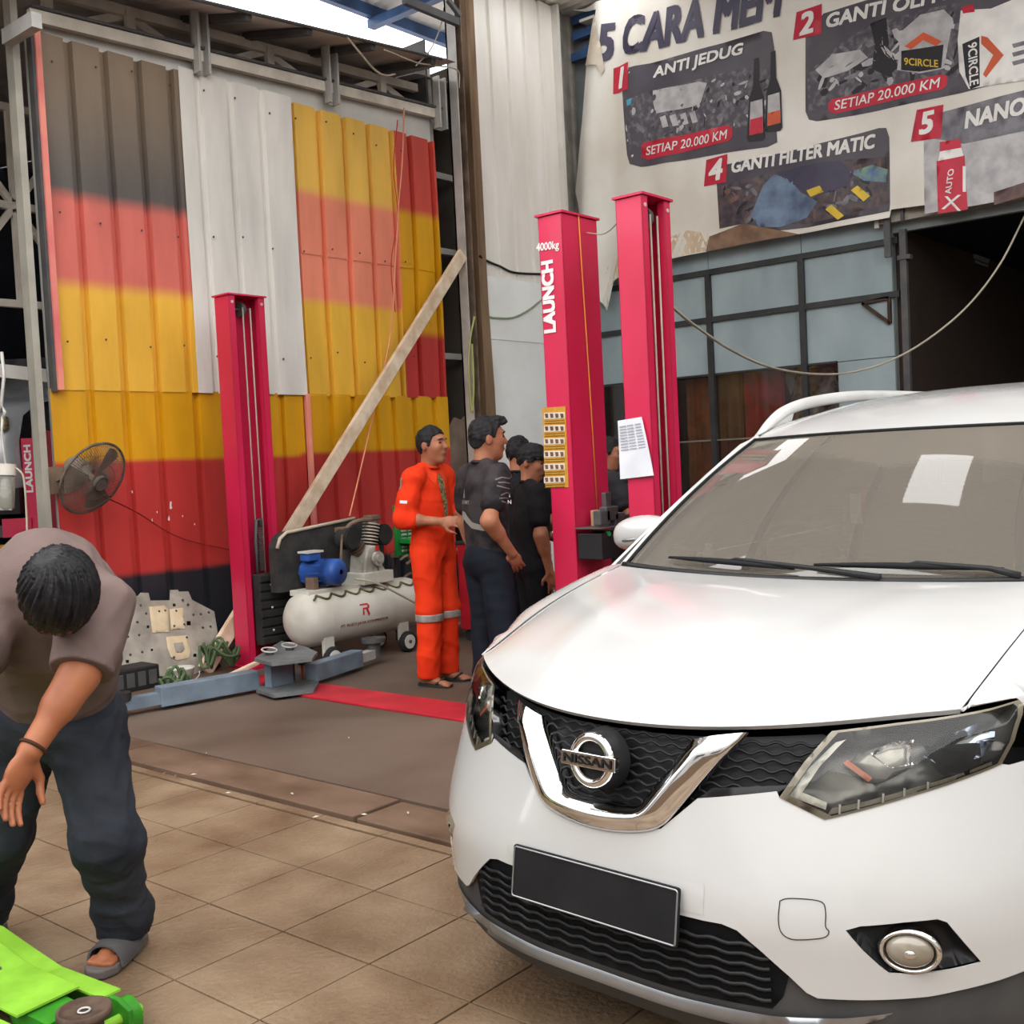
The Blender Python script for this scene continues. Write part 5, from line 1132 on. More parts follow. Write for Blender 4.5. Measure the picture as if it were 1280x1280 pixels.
for px, py in ((500, 700), (505, 722), (508, 705)): p = at_y(px, py, yA); MB().tube(spline([la(p), la(p+[.05, -.03, .03]), la(p+[.12, 0, -.01])], 5), .012, 6).build('pipe_fitting', RUSTY, AC)
# ================================================================== tool cabinet with drawers and the open green case
cbp = at_z(592, 800); TCX, TCY = 6.85, 5.72
TC = empty('tool_cabinet', 'red tool cabinet with drawers behind the people', 'cabinet', (TCX, TCY, 0))
CABR = mat('cabinet_red', srgb(176, 26, 40), srgb(150, 20, 32), scale=3, rough=.35, coat=.3)
def lt(v): return np.array(v, float)
MB().box((-.30, -.02, .10), (.38, .42, .80), .006).build('body', CABR, TC)
for z0, z1 in ((.12, .28), (.29, .43), (.44, .56), (.57, .67), (.68, .77)):
    d_ = MB().box((-.28, -.045, z0), (.36, -.018, z1), .005).build('drawer', CABR, TC); MB().box((-.27, -.06, z1-.022), (.35, -.04, z1-.008), .003).build('drawer_pull', STEEL, d_)
for x in (-.24, .32):
    for y in (.03, .36): MB().cyl((x-.02, y, .05), (x+.02, y, .05), .05, n=16).build('caster', RUBBERB if 'RUBBERB' in globals() else MATS['wheel_rubber'], TC)
MB().box((-.31, -.05, .80), (.39, .43, .825), .006).build('top_tray', mat('tray_black', (.03, .03, .03), rough=.6), TC)
SG = empty('socket_case', 'open green socket set case standing behind the orange overalls', 'tool case', (6.72, 6.55, .74))
sa = at_y(494, 632, 6.5); sb = at_y(516, 690, 6.5); GRN = mat('case_green', srgb(30, 138, 62), srgb(24, 112, 50), scale=6, rough=.45)
def sg(v): return lw(SG, v)
xw = .30
MB().box(sg((sa[0], 6.50, sb[2]-.02)), sg((sa[0]+xw, 6.54, sa[2])), .008).build('lid', GRN, SG)
for k in range(11):
    z = sb[2]+(sa[2]-sb[2])*(k+.6)/12
    for dx in (.05, .13): MB().cyl(sg((sa[0]+dx, 6.495, z)), sg((sa[0]+dx+.05, 6.495, z)), .010, n=8).build('socket', STEEL, SG)
MB().box(sg((sa[0]+.02, 6.25, .826)), sg((sa[0]+xw+.05, 6.52, .87)), .008).build('tray', GRN, SG)
SG2 = empty('tool_tray', 'grey green tray of tools on the cabinet', 'tool tray', (TCX, TCY, .826)); MB().box((-.05, .02, 0), (.30, .30, .05), .006).build('tray', GRN, SG2)
for k in range(5): MB().cyl((-.02+k*.06, .05, .055), (.02+k*.06, .25, .06), .010, n=8).build('spanner', STEEL, SG2)
# case rests on a low stand beside the compressor
ST = empty('parts_trolley', 'small dark trolley beside the compressor under the green case', 'trolley', (6.62, 6.55, 0))
MB().box((-.28, -.32, .70), (.30, .16, .735), .004).build('shelf', RUSTY, ST); MB().box((-.28, -.32, .2), (.30, .16, .22), .004).build('shelf', RUSTY, ST)
for x in (-.26, .28):
    for y in (-.30, .14): MB().box((x-.015, y-.015, 0), (x+.015, y+.015, .72)).build('leg', STEELD, ST)
# ================================================================== wall fan
fcn = at_y(116, 598, 7.0); vd = fcn-CP; vd /= np.linalg.norm(vd)
fn2 = -.44*vd+.90*(.84*CR-.54*CU); fn2 /= np.linalg.norm(fn2)
FAN = empty('wall_fan', 'grey round wall fan with wire cage on the flag wall', 'fan', (3.95, 7.36, 1.48))
def lf(v): return lw(FAN, v)
FG = mat('fan_grey', srgb(118, 106, 96), srgb(86, 78, 72), scale=10, rough=.55); rF = .265
fu = np.cross(fn2, (0, 0, 1)); fu /= np.linalg.norm(fu); fv = np.cross(fn2, fu)
cage = MB()
for w_, r_ in ((0, rF),): cage.tube([lf(fcn+rF*(math.cos(t)*fu+math.sin(t)*fv)) for t in np.linspace(0, 2*math.pi, 48, endpoint=False)], .009, 6, close=True)
cage.build('cage_ring', FG, FAN)
wires = MB()
for k in range(90):
    t = k*2*math.pi/90; e = math.cos(t)*fu+math.sin(t)*fv
    wires.tube([lf(fcn+rF*e), lf(fcn+rF*.8*e+fn2*.05), lf(fcn+rF*.2*e+fn2*.065)], .0018, 4, caps=False); wires.tube([lf(fcn+rF*e), lf(fcn+rF*.8*e-fn2*.06), lf(fcn+rF*.2*e-fn2*.075)], .0018, 4, caps=False)
for r_, o_ in ((.5, .06), (.75, .052), (.5, -.07)): wires.tube([lf(fcn+rF*r_*(math.cos(t)*fu+math.sin(t)*fv)+fn2*o_) for t in np.linspace(0, 2*math.pi, 36, endpoint=False)], .002, 4, close=True)
tag(wires.build('cage_wires', FG, FAN), kind='stuff')
for k in range(3):
    t = k*2*math.pi/3; G = []
    for s in np.linspace(.15, .92, 8):
        row = []
        for a in np.linspace(-.48, .48, 7):
            e = math.cos(t+a*(1-.2*s))*fu+math.sin(t+a*(1-.2*s))*fv; row.append(lf(fcn+rF*s*e+fn2*(.03*a/.48*(s*.9+.1))))
        G.append(row)
    solid(MB().grid(G, True).build('blade', mat('fan_blade', srgb(132, 118, 106), srgb(110, 98, 90), rough=.5), FAN), .004)
MB().cyl(lf(fcn+fn2*.05), lf(fcn+fn2*.085), .055, n=24).build('badge', FG, FAN); MB().tube([lf(fcn+fn2*.088+.05*(math.cos(t)*fu+math.sin(t)*fv)) for t in np.linspace(0, 2*math.pi, 24, endpoint=False)], .007, 5, close=True).build('badge_rim', STEELD, FAN)
MB().lathe([(.001, -.24), (.05, -.235), (.075, -.20), (.08, -.12), (.07, -.07), (.03, -.06), (.02, .05)], lf(fcn), fn2, 24).build('motor', mat('fan_motor', srgb(150, 136, 122), srgb(118, 106, 96), rough=.5), FAN)
mb_ = fcn-fn2*.16; MB().beam(lf(mb_), lf((mb_[0]-.02, 7.37, mb_[2]-.06)), .05, .05).box(lf((mb_[0]-.07, 7.36, mb_[2]-.17)), lf((mb_[0]+.02, 7.40, mb_[2]+.02))).build('wall_bracket', RUSTY, FAN)
fc_ = MB().tube(spline([at_y(128, 620, 7.05), at_y(170, 640, 7.30), at_y(225, 672, 7.36), at_y(300, 690, 7.37)], 10), .005, 5).build('fan_cord', mat('cord_maroon', srgb(140, 40, 40), rough=.6)); tag(fc_, 'thin dark red cord hanging from the wall fan', 'cord')
# ================================================================== cables
def cable(label, pts, r, m, name='cable', cat='cable', n=8):
    o = MB().tube(spline(pts, n), r, 6).build(name, m); return tag(o, label, cat)
cable('white cable sagging from the pink post to the doorway header', [at_d(838, 382, 6.05), at_d(870, 408, 6.6), at_d(915, 438, 7.3), at_d(960, 458, 8.0), at_d(1010, 467, 8.6), at_d(1060, 466, 9.0), at_d(1110, 452, 9.2), at_d(1160, 424, 9.3), at_d(1210, 382, 9.4), at_d(1250, 330, 9.5), at_d(1282, 268, 9.6)], .009, CABLE)
cable('red and white cords hanging down the flag wall from the truss', [at_y(505, 135, 7.33), at_y(503, 200, 7.30), at_y(498, 260, 7.30), at_y(494, 330, 7.3), at_y(488, 420, 7.28), at_y(466, 520, 7.2), at_y(450, 590, 7.0), at_y(437, 645, 6.75)], .007, mat('cord_salmon', srgb(226, 150, 120), rough=.6), 'hanging_cord')
cable('second red cord hanging loosely beside the first on the flag wall', [at_y(497, 150, 7.33), at_y(492, 210, 7.31), at_y(497, 270, 7.31), at_y(489, 330, 7.31), at_y(494, 390, 7.31)], .005, mat('cord_red', srgb(190, 60, 50), rough=.6), 'hanging_cord')
cable('black cable crossing the white wall to the lift post', [at_y(600, 320, 7.285), at_y(606, 325, 7.33), at_y(625, 333, 7.36), at_y(645, 341, 7.365), at_y(690, 343, 7.37)], .012, mat('cable_black', (.02, .02, .02), rough=.6))
cable('pale green hose looping from the white board to the post', [at_y(608, 394, 7.345), at_y(617, 397, 7.335), at_y(640, 397, 7.335), at_y(660, 388, 7.335), at_y(680, 372, 7.345)], .010, mat('hose_green', srgb(150, 166, 140), rough=.6), 'hose')
cable('yellow-green hose hanging down the brown column', [at_y(593, 396, 7.2), at_y(587, 430, 7.2), at_y(586, 470, 7.2), at_y(590, 515, 7.2), at_y(592, 480, 7.18), at_y(590, 430, 7.18)], .011, mat('hose_lime', srgb(168, 172, 110), rough=.6), 'hose')
cable('loose white wire dangling under the low roof', [at_y(432, 44, 6.9), at_y(450, 66, 6.9), at_y(466, 85, 6.95), at_y(480, 94, 6.95), at_y(494, 93, 6.95)], .009, CABLE, 'wire', 'wire')
cable('white wire strung under the roof edge to the column', [at_y(480, 62, 6.85), at_y(520, 78, 6.9), at_y(545, 82, 7.0), at_y(572, 88, 7.15), at_y(574, 110, 7.15)], .007, CABLE, 'wire', 'wire')
cable('grey wire hanging from the blue roof beam', [at_y(555, 10, 7.4), at_y(550, 35, 7.2), at_y(538, 62, 7.0), at_y(520, 82, 6.9)], .007, CABLE, 'wire', 'wire')
cable('thin cord tied between the two pink lift posts', [(5.02, 3.597, 2.70), (4.95, 3.42, 2.66), (4.90, 3.257, 2.72)], .004, CABLE, 'cord', 'cord')
# ================================================================== aluminium undertray and floor clutter
TY0, TZ = 7.02, .64
def tray_pt(px, py):
    d = ray(px, py); # plane through (.,7.02,0) and (.,7.32,.66)
    n = np.array([0, -.66, .30]); t = ((np.array([0, TY0, 0])-CP)@n)/(d@n); return CP+d*t
UT = empty('engine_undertray', 'grey aluminium engine undertray leaning against the black painted wall', 'undertray', (4.4, 7.05, 0))
tyn = np.array([0, -.66, .30]); tyn /= np.linalg.norm(tyn)
def tr2(px, py):
    p = tray_pt(px, py); return (p[0], math.copysign(np.linalg.norm(p[1:]-np.array([TY0, 0])), p[2]))
def tray3(u, v, off=0.): return np.array([u, TY0+v*.30/.725, v*.66/.725])+(-tyn if tyn[1] > 0 else tyn)*off-np.array(UT.location)
z3 = lambda L: [tr2(140+x/4.923, 640+y/4.923) for x, y in L]
tout = z3([(105, 525), (160, 515), (175, 496), (225, 498), (236, 545), (355, 543), (357, 480), (405, 478), (412, 490), (470, 488), (492, 540), (630, 612), (650, 740), (640, 850), (600, 960), (480, 1010), (240, 1010), (130, 1055), (30, 980), (55, 850), (100, 600)])
hol = [z3([(x-s, y-s), (x+s, y-s), (x+s, y+s), (x-s, y+s)]) for x, y, s in ((118, 622, 12), (383, 572, 9), (472, 684, 13), (222, 706, 8), (238, 972, 18), (95, 920, 10), (246, 848, 7), (400, 955, 10), (510, 882, 10))]
ALU = mat('dull_aluminium', srgb(176, 170, 158), srgb(138, 132, 122), scale=6, rough=.5, metal=.25)
solid(patch('plate', tray3, tout, ALU, UT, holes=hol, step=.04), .004)
TANP = mat('tan_cover', srgb(216, 198, 166), srgb(194, 174, 140), scale=6, rough=.6)
for L in ([(225, 585), (320, 575), (345, 600), (350, 740), (245, 745)], [(350, 600), (435, 590), (448, 720), (362, 725)], [(330, 770), (460, 760), (482, 860), (470, 900), (400, 915), (360, 895), (340, 840)]):
    cv = patch('cover_plate', tray3, z3(L), TANP, UT, step=.02, off=.006, bevel=(.008, .012))
patch('cover_dimple', tray3, z3([(372, 812), (430, 805), (442, 850), (420, 872), (385, 868)]), ALU, UT, step=.02, off=.016, bevel=(.004, .008))
bo = MB()
for x, y in ((285, 615), (322, 610), (390, 612), (378, 705), (440, 695), (455, 775), (376, 897), (175, 575), (210, 625), (155, 678), (165, 757), (97, 768), (185, 862), (112, 878), (160, 970), (500, 632), (545, 628), (595, 618), (558, 712), (605, 705), (463, 572), (430, 545)):
    u, v = tr2(140+x/4.923, 640+y/4.923); bo.ball(tray3(u, v, .012 if 225 < x < 485 else .003), .010, 6, 4)
tag(bo.build('tray_bolts', STEELD, UT), kind='stuff')
def floor_thing(name, label, cat, px, py, group=None):
    p = at_z(px, py); return empty(name, label, cat, p, group=group)
BU = floor_thing('bucket', 'small white bucket with green hose offcuts on the floor', 'bucket', 228, 862)
MB().lathe([(.001, .005), (.07, .005), (.085, .14), (.092, .145), (.092, .155), (.08, .155), (.072, .02), (.001, .018)], (0, 0, 0), (0, 0, 1), 24).build('pail', mat('bucket_white', srgb(206, 204, 194), srgb(180, 176, 164), rough=.5), BU)
MB().tube([(.09*math.cos(t), .09*math.sin(t)*.3-.08, .12+.05*math.sin(t)) for t in np.linspace(math.pi, 2*math.pi, 10)], .004, 5).build('bail_handle', STEEL, BU)
random.seed(11)
GH = mat('hose_dull_green', srgb(92, 112, 78), srgb(66, 80, 58), rough=.6)
for (px, py, z, n_, r_, lb) in ((219, 846, .16, 6, .10, 'green hose offcuts drooping out of the white bucket'), (275, 806, .22, 7, .14, 'tangle of green hoses at the foot of the far lift post'), (256, 820, .10, 4, .10, 'loose green hose lying below the aluminium undertray')):
    p = at_z(px, py, z); E_ = empty('hose_tangle', lb, 'hose', (p[0], p[1], 0), group='green hoses in the corner clutter')
    for k in range(n_):
        t0 = random.uniform(0, 6); rr = r_*random.uniform(.5, 1); L = [(rr*math.cos(t0+t)*(1+.2*math.sin(3*t)), rr*.7*math.sin(t0+t), z*random.uniform(.4, 1.1)+.05*math.sin(2*t+k)) for t in np.linspace(0, random.uniform(2.5, 5.5), 9)]
        MB().tube(spline(L, 4), .011, 6).build('hose_loop', GH, E_)
BX = floor_thing('plastic_crate', 'black plastic crate half hidden behind the bending mechanic', 'crate', 152, 868); MB().box((-.05, 0, 0), (.30, .22, .16), .01).build('bin', mat('crate_black', (.02, .02, .021), rough=.5), BX)
for k in range(4): MB().box((-.04+k*.085, -.004, .03), (.02+k*.085, .004, .13), .002).build('slot', DUSTD if 'DUSTD' in globals() else STEELD, BX)
for px, py, w_, d_, h_, lb, c in ((205, 878, .30, .10, .04, 'flat brown scrap of board lying beside the grey lift arm', srgb(128, 106, 84)), (285, 822, .25, .16, .10, 'dark greasy metal part dumped beside the far lift post', srgb(66, 62, 60)), (262, 838, .18, .1, .07, 'small rusty car part on the floor below the undertray', srgb(110, 80, 66)), (300, 812, .16, .12, .16, 'crumpled grey plastic wrapping against the far lift post', srgb(150, 148, 146))):
    E_ = floor_thing('scrap_part', lb, 'scrap', px, py); mb = MB().ball((0, 0, h_*.5), (w_/2, d_/2, h_*.55), 12, 8)
    for i, v in enumerate(mb.v): mb.v[i] = (v[0]*(1+.25*math.sin(i*1.7)), v[1]*(1+.25*math.sin(i*2.3)), max(0, v[2]*(1+.2*math.sin(i*3.1))))
    mb.build('lump', mat('scrap_%d' % px, c, tuple(x*.6 for x in c), scale=12, rough=.7), E_); MB().tube([(-w_*.4, 0, h_*.7), (0, -.02, h_*1.05), (w_*.45, .01, h_*.6)], .009, 5).build('bent_rod', STEEL, E_)
E_ = floor_thing('timber_batten', 'thin pale timber slat lying behind the grey lift arm', 'timber', 300, 850); q0 = at_z(262, 856, .03); q1 = at_z(322, 828, .12)
MB().beam(lw(E_, q0), lw(E_, q1), .05, .02).build('batten', MATS['timber_brace'], E_)
E_ = floor_thing('floor_debris', 'white paper scraps and chips littering the bay floor edge', 'litter', 300, 950); tag(E_, kind='stuff'); mb = MB()
for px, py in ((258, 941), (430, 923), (436, 922), (455, 1018), (220, 969), (206, 966), (395, 1021), (285, 991), (365, 992), (242, 968), (510, 1016)):
    p = lw(E_, at_z(px, py, .016)); a = random.uniform(0, 3); mb.add([p+[.016*math.cos(a), .016*math.sin(a), 0], p+[.005*math.sin(a), -.005*math.cos(a), .004], p-[.016*math.cos(a), .016*math.sin(a), 0], p-[.005*math.sin(a), -.005*math.cos(a), 0]], [(0, 1, 2, 3)])
mb.build('chip', mat('chip_beige', srgb(196, 186, 170), rough=.8), E_)
# ================================================================== people: one continuous skin surface each, clothes and hair as parts
from mathutils.bvhtree import BVHTree
def nrm_(v): v = np.array(v, float); return v/np.linalg.norm(v)
class Field:
    """blends tapered limbs and rounded masses into one closed surface"""
    def __init__(s, h, k=.02): s.h = h; s.k = k; s.pr = []; s.cuts = []; s.dis = None
    def cap(s, a, b, ra, rb=None, flat=None, k=None): s.pr.append(('c', np.array(a, float), np.array(b, float), ra, ra if rb is None else rb, flat, s.k if k is None else k)); return s
    def ell(s, c, r, R=None, k=None): s.pr.append(('e', np.array(c, float), np.array(r, float), np.eye(3) if R is None else R, None, None, s.k if k is None else k)); return s
    def chain(s, pts, rs, flat=None, k=None):
        for i in range(len(pts)-1): s.cap(pts[i], pts[i+1], rs[i], rs[i+1], flat, k)
        return s
    def cut(s, n, p): s.cuts.append((nrm_(n), np.array(p, float))); return s      # removes the side n points to
    def _box(s, p):
        if p[0] == 'c':
            r = max(p[3], p[4])*(1 if p[5] is None else max(1, p[5][1])); return np.minimum(p[1], p[2])-r, np.maximum(p[1], p[2])+r
        r = np.abs(p[3])@p[2]; return p[1]-r, p[1]+r
    def mesh(s, extra=None):
        m = s.k*1.2+4*s.h
        lo = np.min([s._box(p)[0] for p in s.pr], 0)-m; hi = np.max([s._box(p)[1] for p in s.pr], 0)+m
        n = np.ceil((hi-lo)/s.h).astype(int)+1
        D = np.full(n, 1., np.float32); ax = [lo[i]+s.h*np.arange(n[i]) for i in range(3)]
        for p in s.pr:
            a, b = s._box(p); k = p[6]
            i0 = np.maximum(0, np.floor((a-m-lo)/s.h).astype(int)); i1 = np.minimum(n, np.ceil((b+m-lo)/s.h).astype(int)+1)
            X = np.stack(np.meshgrid(*[ax[i][i0[i]:i1[i]] for i in range(3)], indexing='ij'), -1).astype(np.float32)
            if p[0] == 'c':
                ab = p[2]-p[1]; L = max(ab@ab, 1e-12); t = np.clip(((X-p[1])@ab)/L, 0, 1); q = X-(p[1]+t[..., None]*ab)
                if p[5] is not None:
                    fd, fs = p[5]; c = q@fd; q = q+(c*(1/fs-1))[..., None]*fd
                d = np.linalg.norm(q, axis=-1)-(p[3]+(p[4]-p[3])*t)
            else:
                q = ((X-p[1])@p[3])/p[2]; l = np.linalg.norm(q, axis=-1); d = (l-1)*min(p[2])*np.clip(.6+.4*l, .6, 1.5)
            sl = tuple(slice(i0[i], i1[i]) for i in range(3)); o = D[sl]
            w = np.clip(.5+.5*(o-d)/k, 0, 1); D[sl] = o*(1-w)+d*w-k*w*(1-w)
        if s.dis is not None or s.cuts or extra:
            X = np.stack(np.meshgrid(*ax, indexing='ij'), -1).astype(np.float32)
            if s.dis is not None: near = np.abs(D) < .05; D[near] += s.dis(X[near])
            for nn, pp in s.cuts: D = np.maximum(D, (X-pp)@nn)
            if extra: D = extra(D, X)
        return surface_nets(D, lo, s.h)
def surface_nets(D, lo, h):
    ins = D < 0; n = np.array(D.shape)-1
    pos = np.zeros((*n, 3), np.float32); cnt = np.zeros(n, np.int16)
    def sl(o): return tuple(slice(o[i], o[i]+n[i]) for i in range(3))
    C = [(i, j, k) for i in (0, 1) for j in (0, 1) for k in (0, 1)]
    for a in C:
        for x in range(3):
            if a[x]: continue
            b = list(a); b[x] = 1
            A, B = D[sl(a)], D[sl(b)]; m = (A < 0) != (B < 0); idx = np.nonzero(m)
            if not len(idx[0]): continue
            t = A[idx]/(A[idx]-B[idx]); q = np.tile(np.array(a, np.float32), (len(t), 1)); q[:, x] += t
            pos[idx] += q; cnt[idx] += 1
    act = np.nonzero(cnt); vid = np.full(n, -1, np.int64); vid[act] = np.arange(len(act[0]))
    V = lo+h*(np.stack(act, -1)+pos[act]/cnt[act][:, None])
    F = []
    for x in range(3):
        y, z = [(1, 2), (2, 0), (0, 1)][x]
        a = [slice(None)]*3; b = [slice(None)]*3; a[x] = slice(0, -1); b[x] = slice(1, None)
        for w_ in (y, z): a[w_] = slice(1, -1); b[w_] = slice(1, -1)
        A = ins[tuple(a)]; B = ins[tuple(b)]; e = np.stack(np.nonzero(A != B), -1)
        if not len(e): continue
        fl = A[tuple(e.T)]; e[:, y] += 1; e[:, z] += 1
        def g(dy, dz):
            q = e.copy(); q[:, y] += dy; q[:, z] += dz; return vid[tuple(q.T)]
        Q = np.stack([g(-1, -1), g(0, -1), g(0, 0), g(-1, 0)], -1); Q[~fl] = Q[~fl][:, ::-1]
        F.append(Q)
    F = np.concatenate(F) if F else np.zeros((0, 4), int)
    return V, F
def fmesh(name, VF, m, parent):
    V, F = VF
    me = bpy.data.meshes.new(name); me.vertices.add(len(V)); me.vertices.foreach_set('co', V.astype(np.float32).ravel())
    me.loops.add(F.size); me.loops.foreach_set('vertex_index', F.astype(np.int32).ravel())
    me.polygons.add(len(F)); me.polygons.foreach_set('loop_start', np.arange(0, F.size, 4, dtype=np.int32)); me.polygons.foreach_set('loop_total', np.full(len(F), 4, np.int32))
    me.polygons.foreach_set('use_smooth', np.ones(len(F), bool)); me.update(calc_edges=True); me.validate()
    return link(name, me, m, parent)
def wrinkle(amp, seed, fz=24.):
    """cloth folds: a few long soft waves and shorter, mostly level creases"""
    r = np.random.RandomState(seed); K = []
    for f, w, n in ((fz, 1., 4), (fz*2.4, .55, 5)):
        K += [(nrm_(r.normal(size=3)*[.8, .8, 1.6])*f*r.uniform(.7, 1.5), r.uniform(0, 6), nrm_(r.normal(size=3))*f*.45, w) for _ in range(n)]
    def f(X):
        o = 0
        for k, ph, k2, w in K: o = o+w*(np.abs(np.sin(.5*(X@k)+ph+1.4*np.sin(X@k2+ph)))*2-1.2)
        return amp*o/4
    return f
SKIN = mat('skin_brown', srgb(168, 112, 84), srgb(146, 92, 68), scale=14, rough=.5, detail=5)
SKIN2 = mat('skin_tan', srgb(158, 98, 66), srgb(140, 82, 54), scale=10, rough=.45)
HAIR = mat('hair_black', (.010, .010, .011), (.022, .021, .022), scale=40, rough=.6, bump=.35, bscale=120, stretch=(1, 1, .35))
EYE = mat('eye_dark', (.02, .012, .01), rough=.2); EYEW = mat('eye_white', (.6, .56, .52), rough=.3); LIP = mat('lip', srgb(132, 70, 60), rough=.5)
BLACKC = mat('cloth_black', srgb(30, 31, 36), srgb(22, 23, 27), scale=5, rough=.85, bump=.1, bscale=300)
def frame(f, up=(0, 0, 1)):
    f = nrm_(f); l = nrm_(np.cross(up, f)); u = np.cross(f, l); return np.stack([f, l, u], 1)     # columns: forward, left, up
def add_head(F, c, R, s=1.):
    T = lambda v: c+R@(np.array(v, float)*s)
    F.ell(T((0, 0, 0)), np.array([.096, .077, .102])*s, R, k=.02*s).ell(T((.036, 0, -.066)), np.array([.062, .057, .074])*s, R, k=.03*s)
    F.ell(T((.066, 0, -.112)), np.array([.026, .030, .024])*s, R, k=.02*s)
    F.cap(T((.094, 0, .004)), T((.113, 0, -.032)), .009*s, .014*s, k=.012*s)
    F.ell(T((.086, 0, .024)), np.array([.016, .048, .012])*s, R, k=.014*s)
    F.ell(T((.093, 0, -.070)), np.array([.012, .024, .013])*s, R, k=.012*s)
    for sg in (1, -1):
        F.ell(T((.060, sg*.040, -.030)), np.array([.030, .022, .026])*s, R, k=.02*s)
        F.ell(T((-.008, sg*.080, -.022)), np.array([.020, .009, .032])*s, R, k=.008*s)
    return T
def face_parts(P, c, R, s=1.):
    T = lambda v: c+R@(np.array(v, float)*s)
    for sg in (1, -1):
        e = MB().ball((0, 0, 0), 1, 12, 8); e.v = [tuple(T(np.array(v)*[.010, .016, .0075]+[.083, sg*.034, -.004])) for v in e.v]; e.build('eye', EYE, P)
        b = MB().tube([T((.097, sg*.014, .018)), T((.096, sg*.034, .024)), T((.083, sg*.054, .018))], [.004*s, .005*s, .003*s], 6).build('eyebrow', HAIR, P)
    MB().tube([T((.090, -.024, -.072)), T((.1045, -.010, -.0715)), T((.1055, .010, -.0715)), T((.090, .024, -.072))], [.002*s, .0036*s, .0036*s, .002*s], 6).build('mouth', LIP, P)
def add_hand(F, w, d, n, side, curl=.5, s=1., spread=.12, thumb=1.):
    """w wrist, d direction of the fingers, n palm normal (palm side), side=+1 thumb towards cross(d,n)"""
    d = nrm_(d); n = nrm_(np.array(n)-d*(np.array(n)@d)); t = np.cross(d, n)*side
    pc = w+d*.050*s; Rm = np.stack([d, t, n], 1)
    F.ell(pc, np.array([.052, .040, .017])*s, Rm, k=.012)
    L = [.072, .080, .074, .058]
    for i, off in enumerate((.030, .010, -.010, -.029)):
        a = w+d*.088*s+t*off*s; ang = 0; p = a; dd = nrm_(d+t*off/.03*spread); r = [.0092, .0086, .0078, .0068]
        for j, l in enumerate((.44, .32, .26)):
            ang += curl*(.55, .75, .5)[j]; v = dd*math.cos(ang)+n*math.sin(ang); q = p+v*L[i]*l*s; F.cap(p, q, r[j]*s, r[j+1]*s, k=.004); p = q
    a = w+d*.018*s+t*.026*s; v = nrm_(d*.62+t*.75*thumb+n*.25); b = a+v*.040*s; F.cap(a, b, .013*s, .011*s, k=.01); v2 = nrm_(d*.9+t*.3*thumb+n*.35); c = b+v2*.032*s; F.cap(b, c, .0105*s, .009*s, k=.005); F.cap(c, c+nrm_(v2+n*.3)*.024*s, .009*s, .0075*s, k=.004)
def decal(P, target, body, c, d, right, up, w, h, m, bold=.01, name='lettering', poly=None):
    """flat print laid on a cloth surface: cast along d from plane centre c"""
    me = target.data; bv = BVHTree.FromPolygons([v.co[:] for v in me.vertices], [p.vertices[:] for p in me.polygons])
    if poly is None: V, Fc = text2d(body, 1., bold); lo, hi = V.min(0), V.max(0); V = (V-(lo+hi)/2)/(hi-lo)*[w, h]
    else: V, Fc, _ = fill2d(poly, (), max(w, h)/10)
    d = nrm_(d); out = []
    for u, v in V:
        o = np.array(c)+np.array(right)*u+np.array(up)*v; r = bv.ray_cast(Vector(o-d*.3), Vector(d), .7)
        p = np.array(r[0][:]) if r[0] is not None else o
        out.append(p-d*.004)
    return link(name, MB().add(out, [tuple(int(i) for i in f) for f in Fc]).mesh(name), m, target)
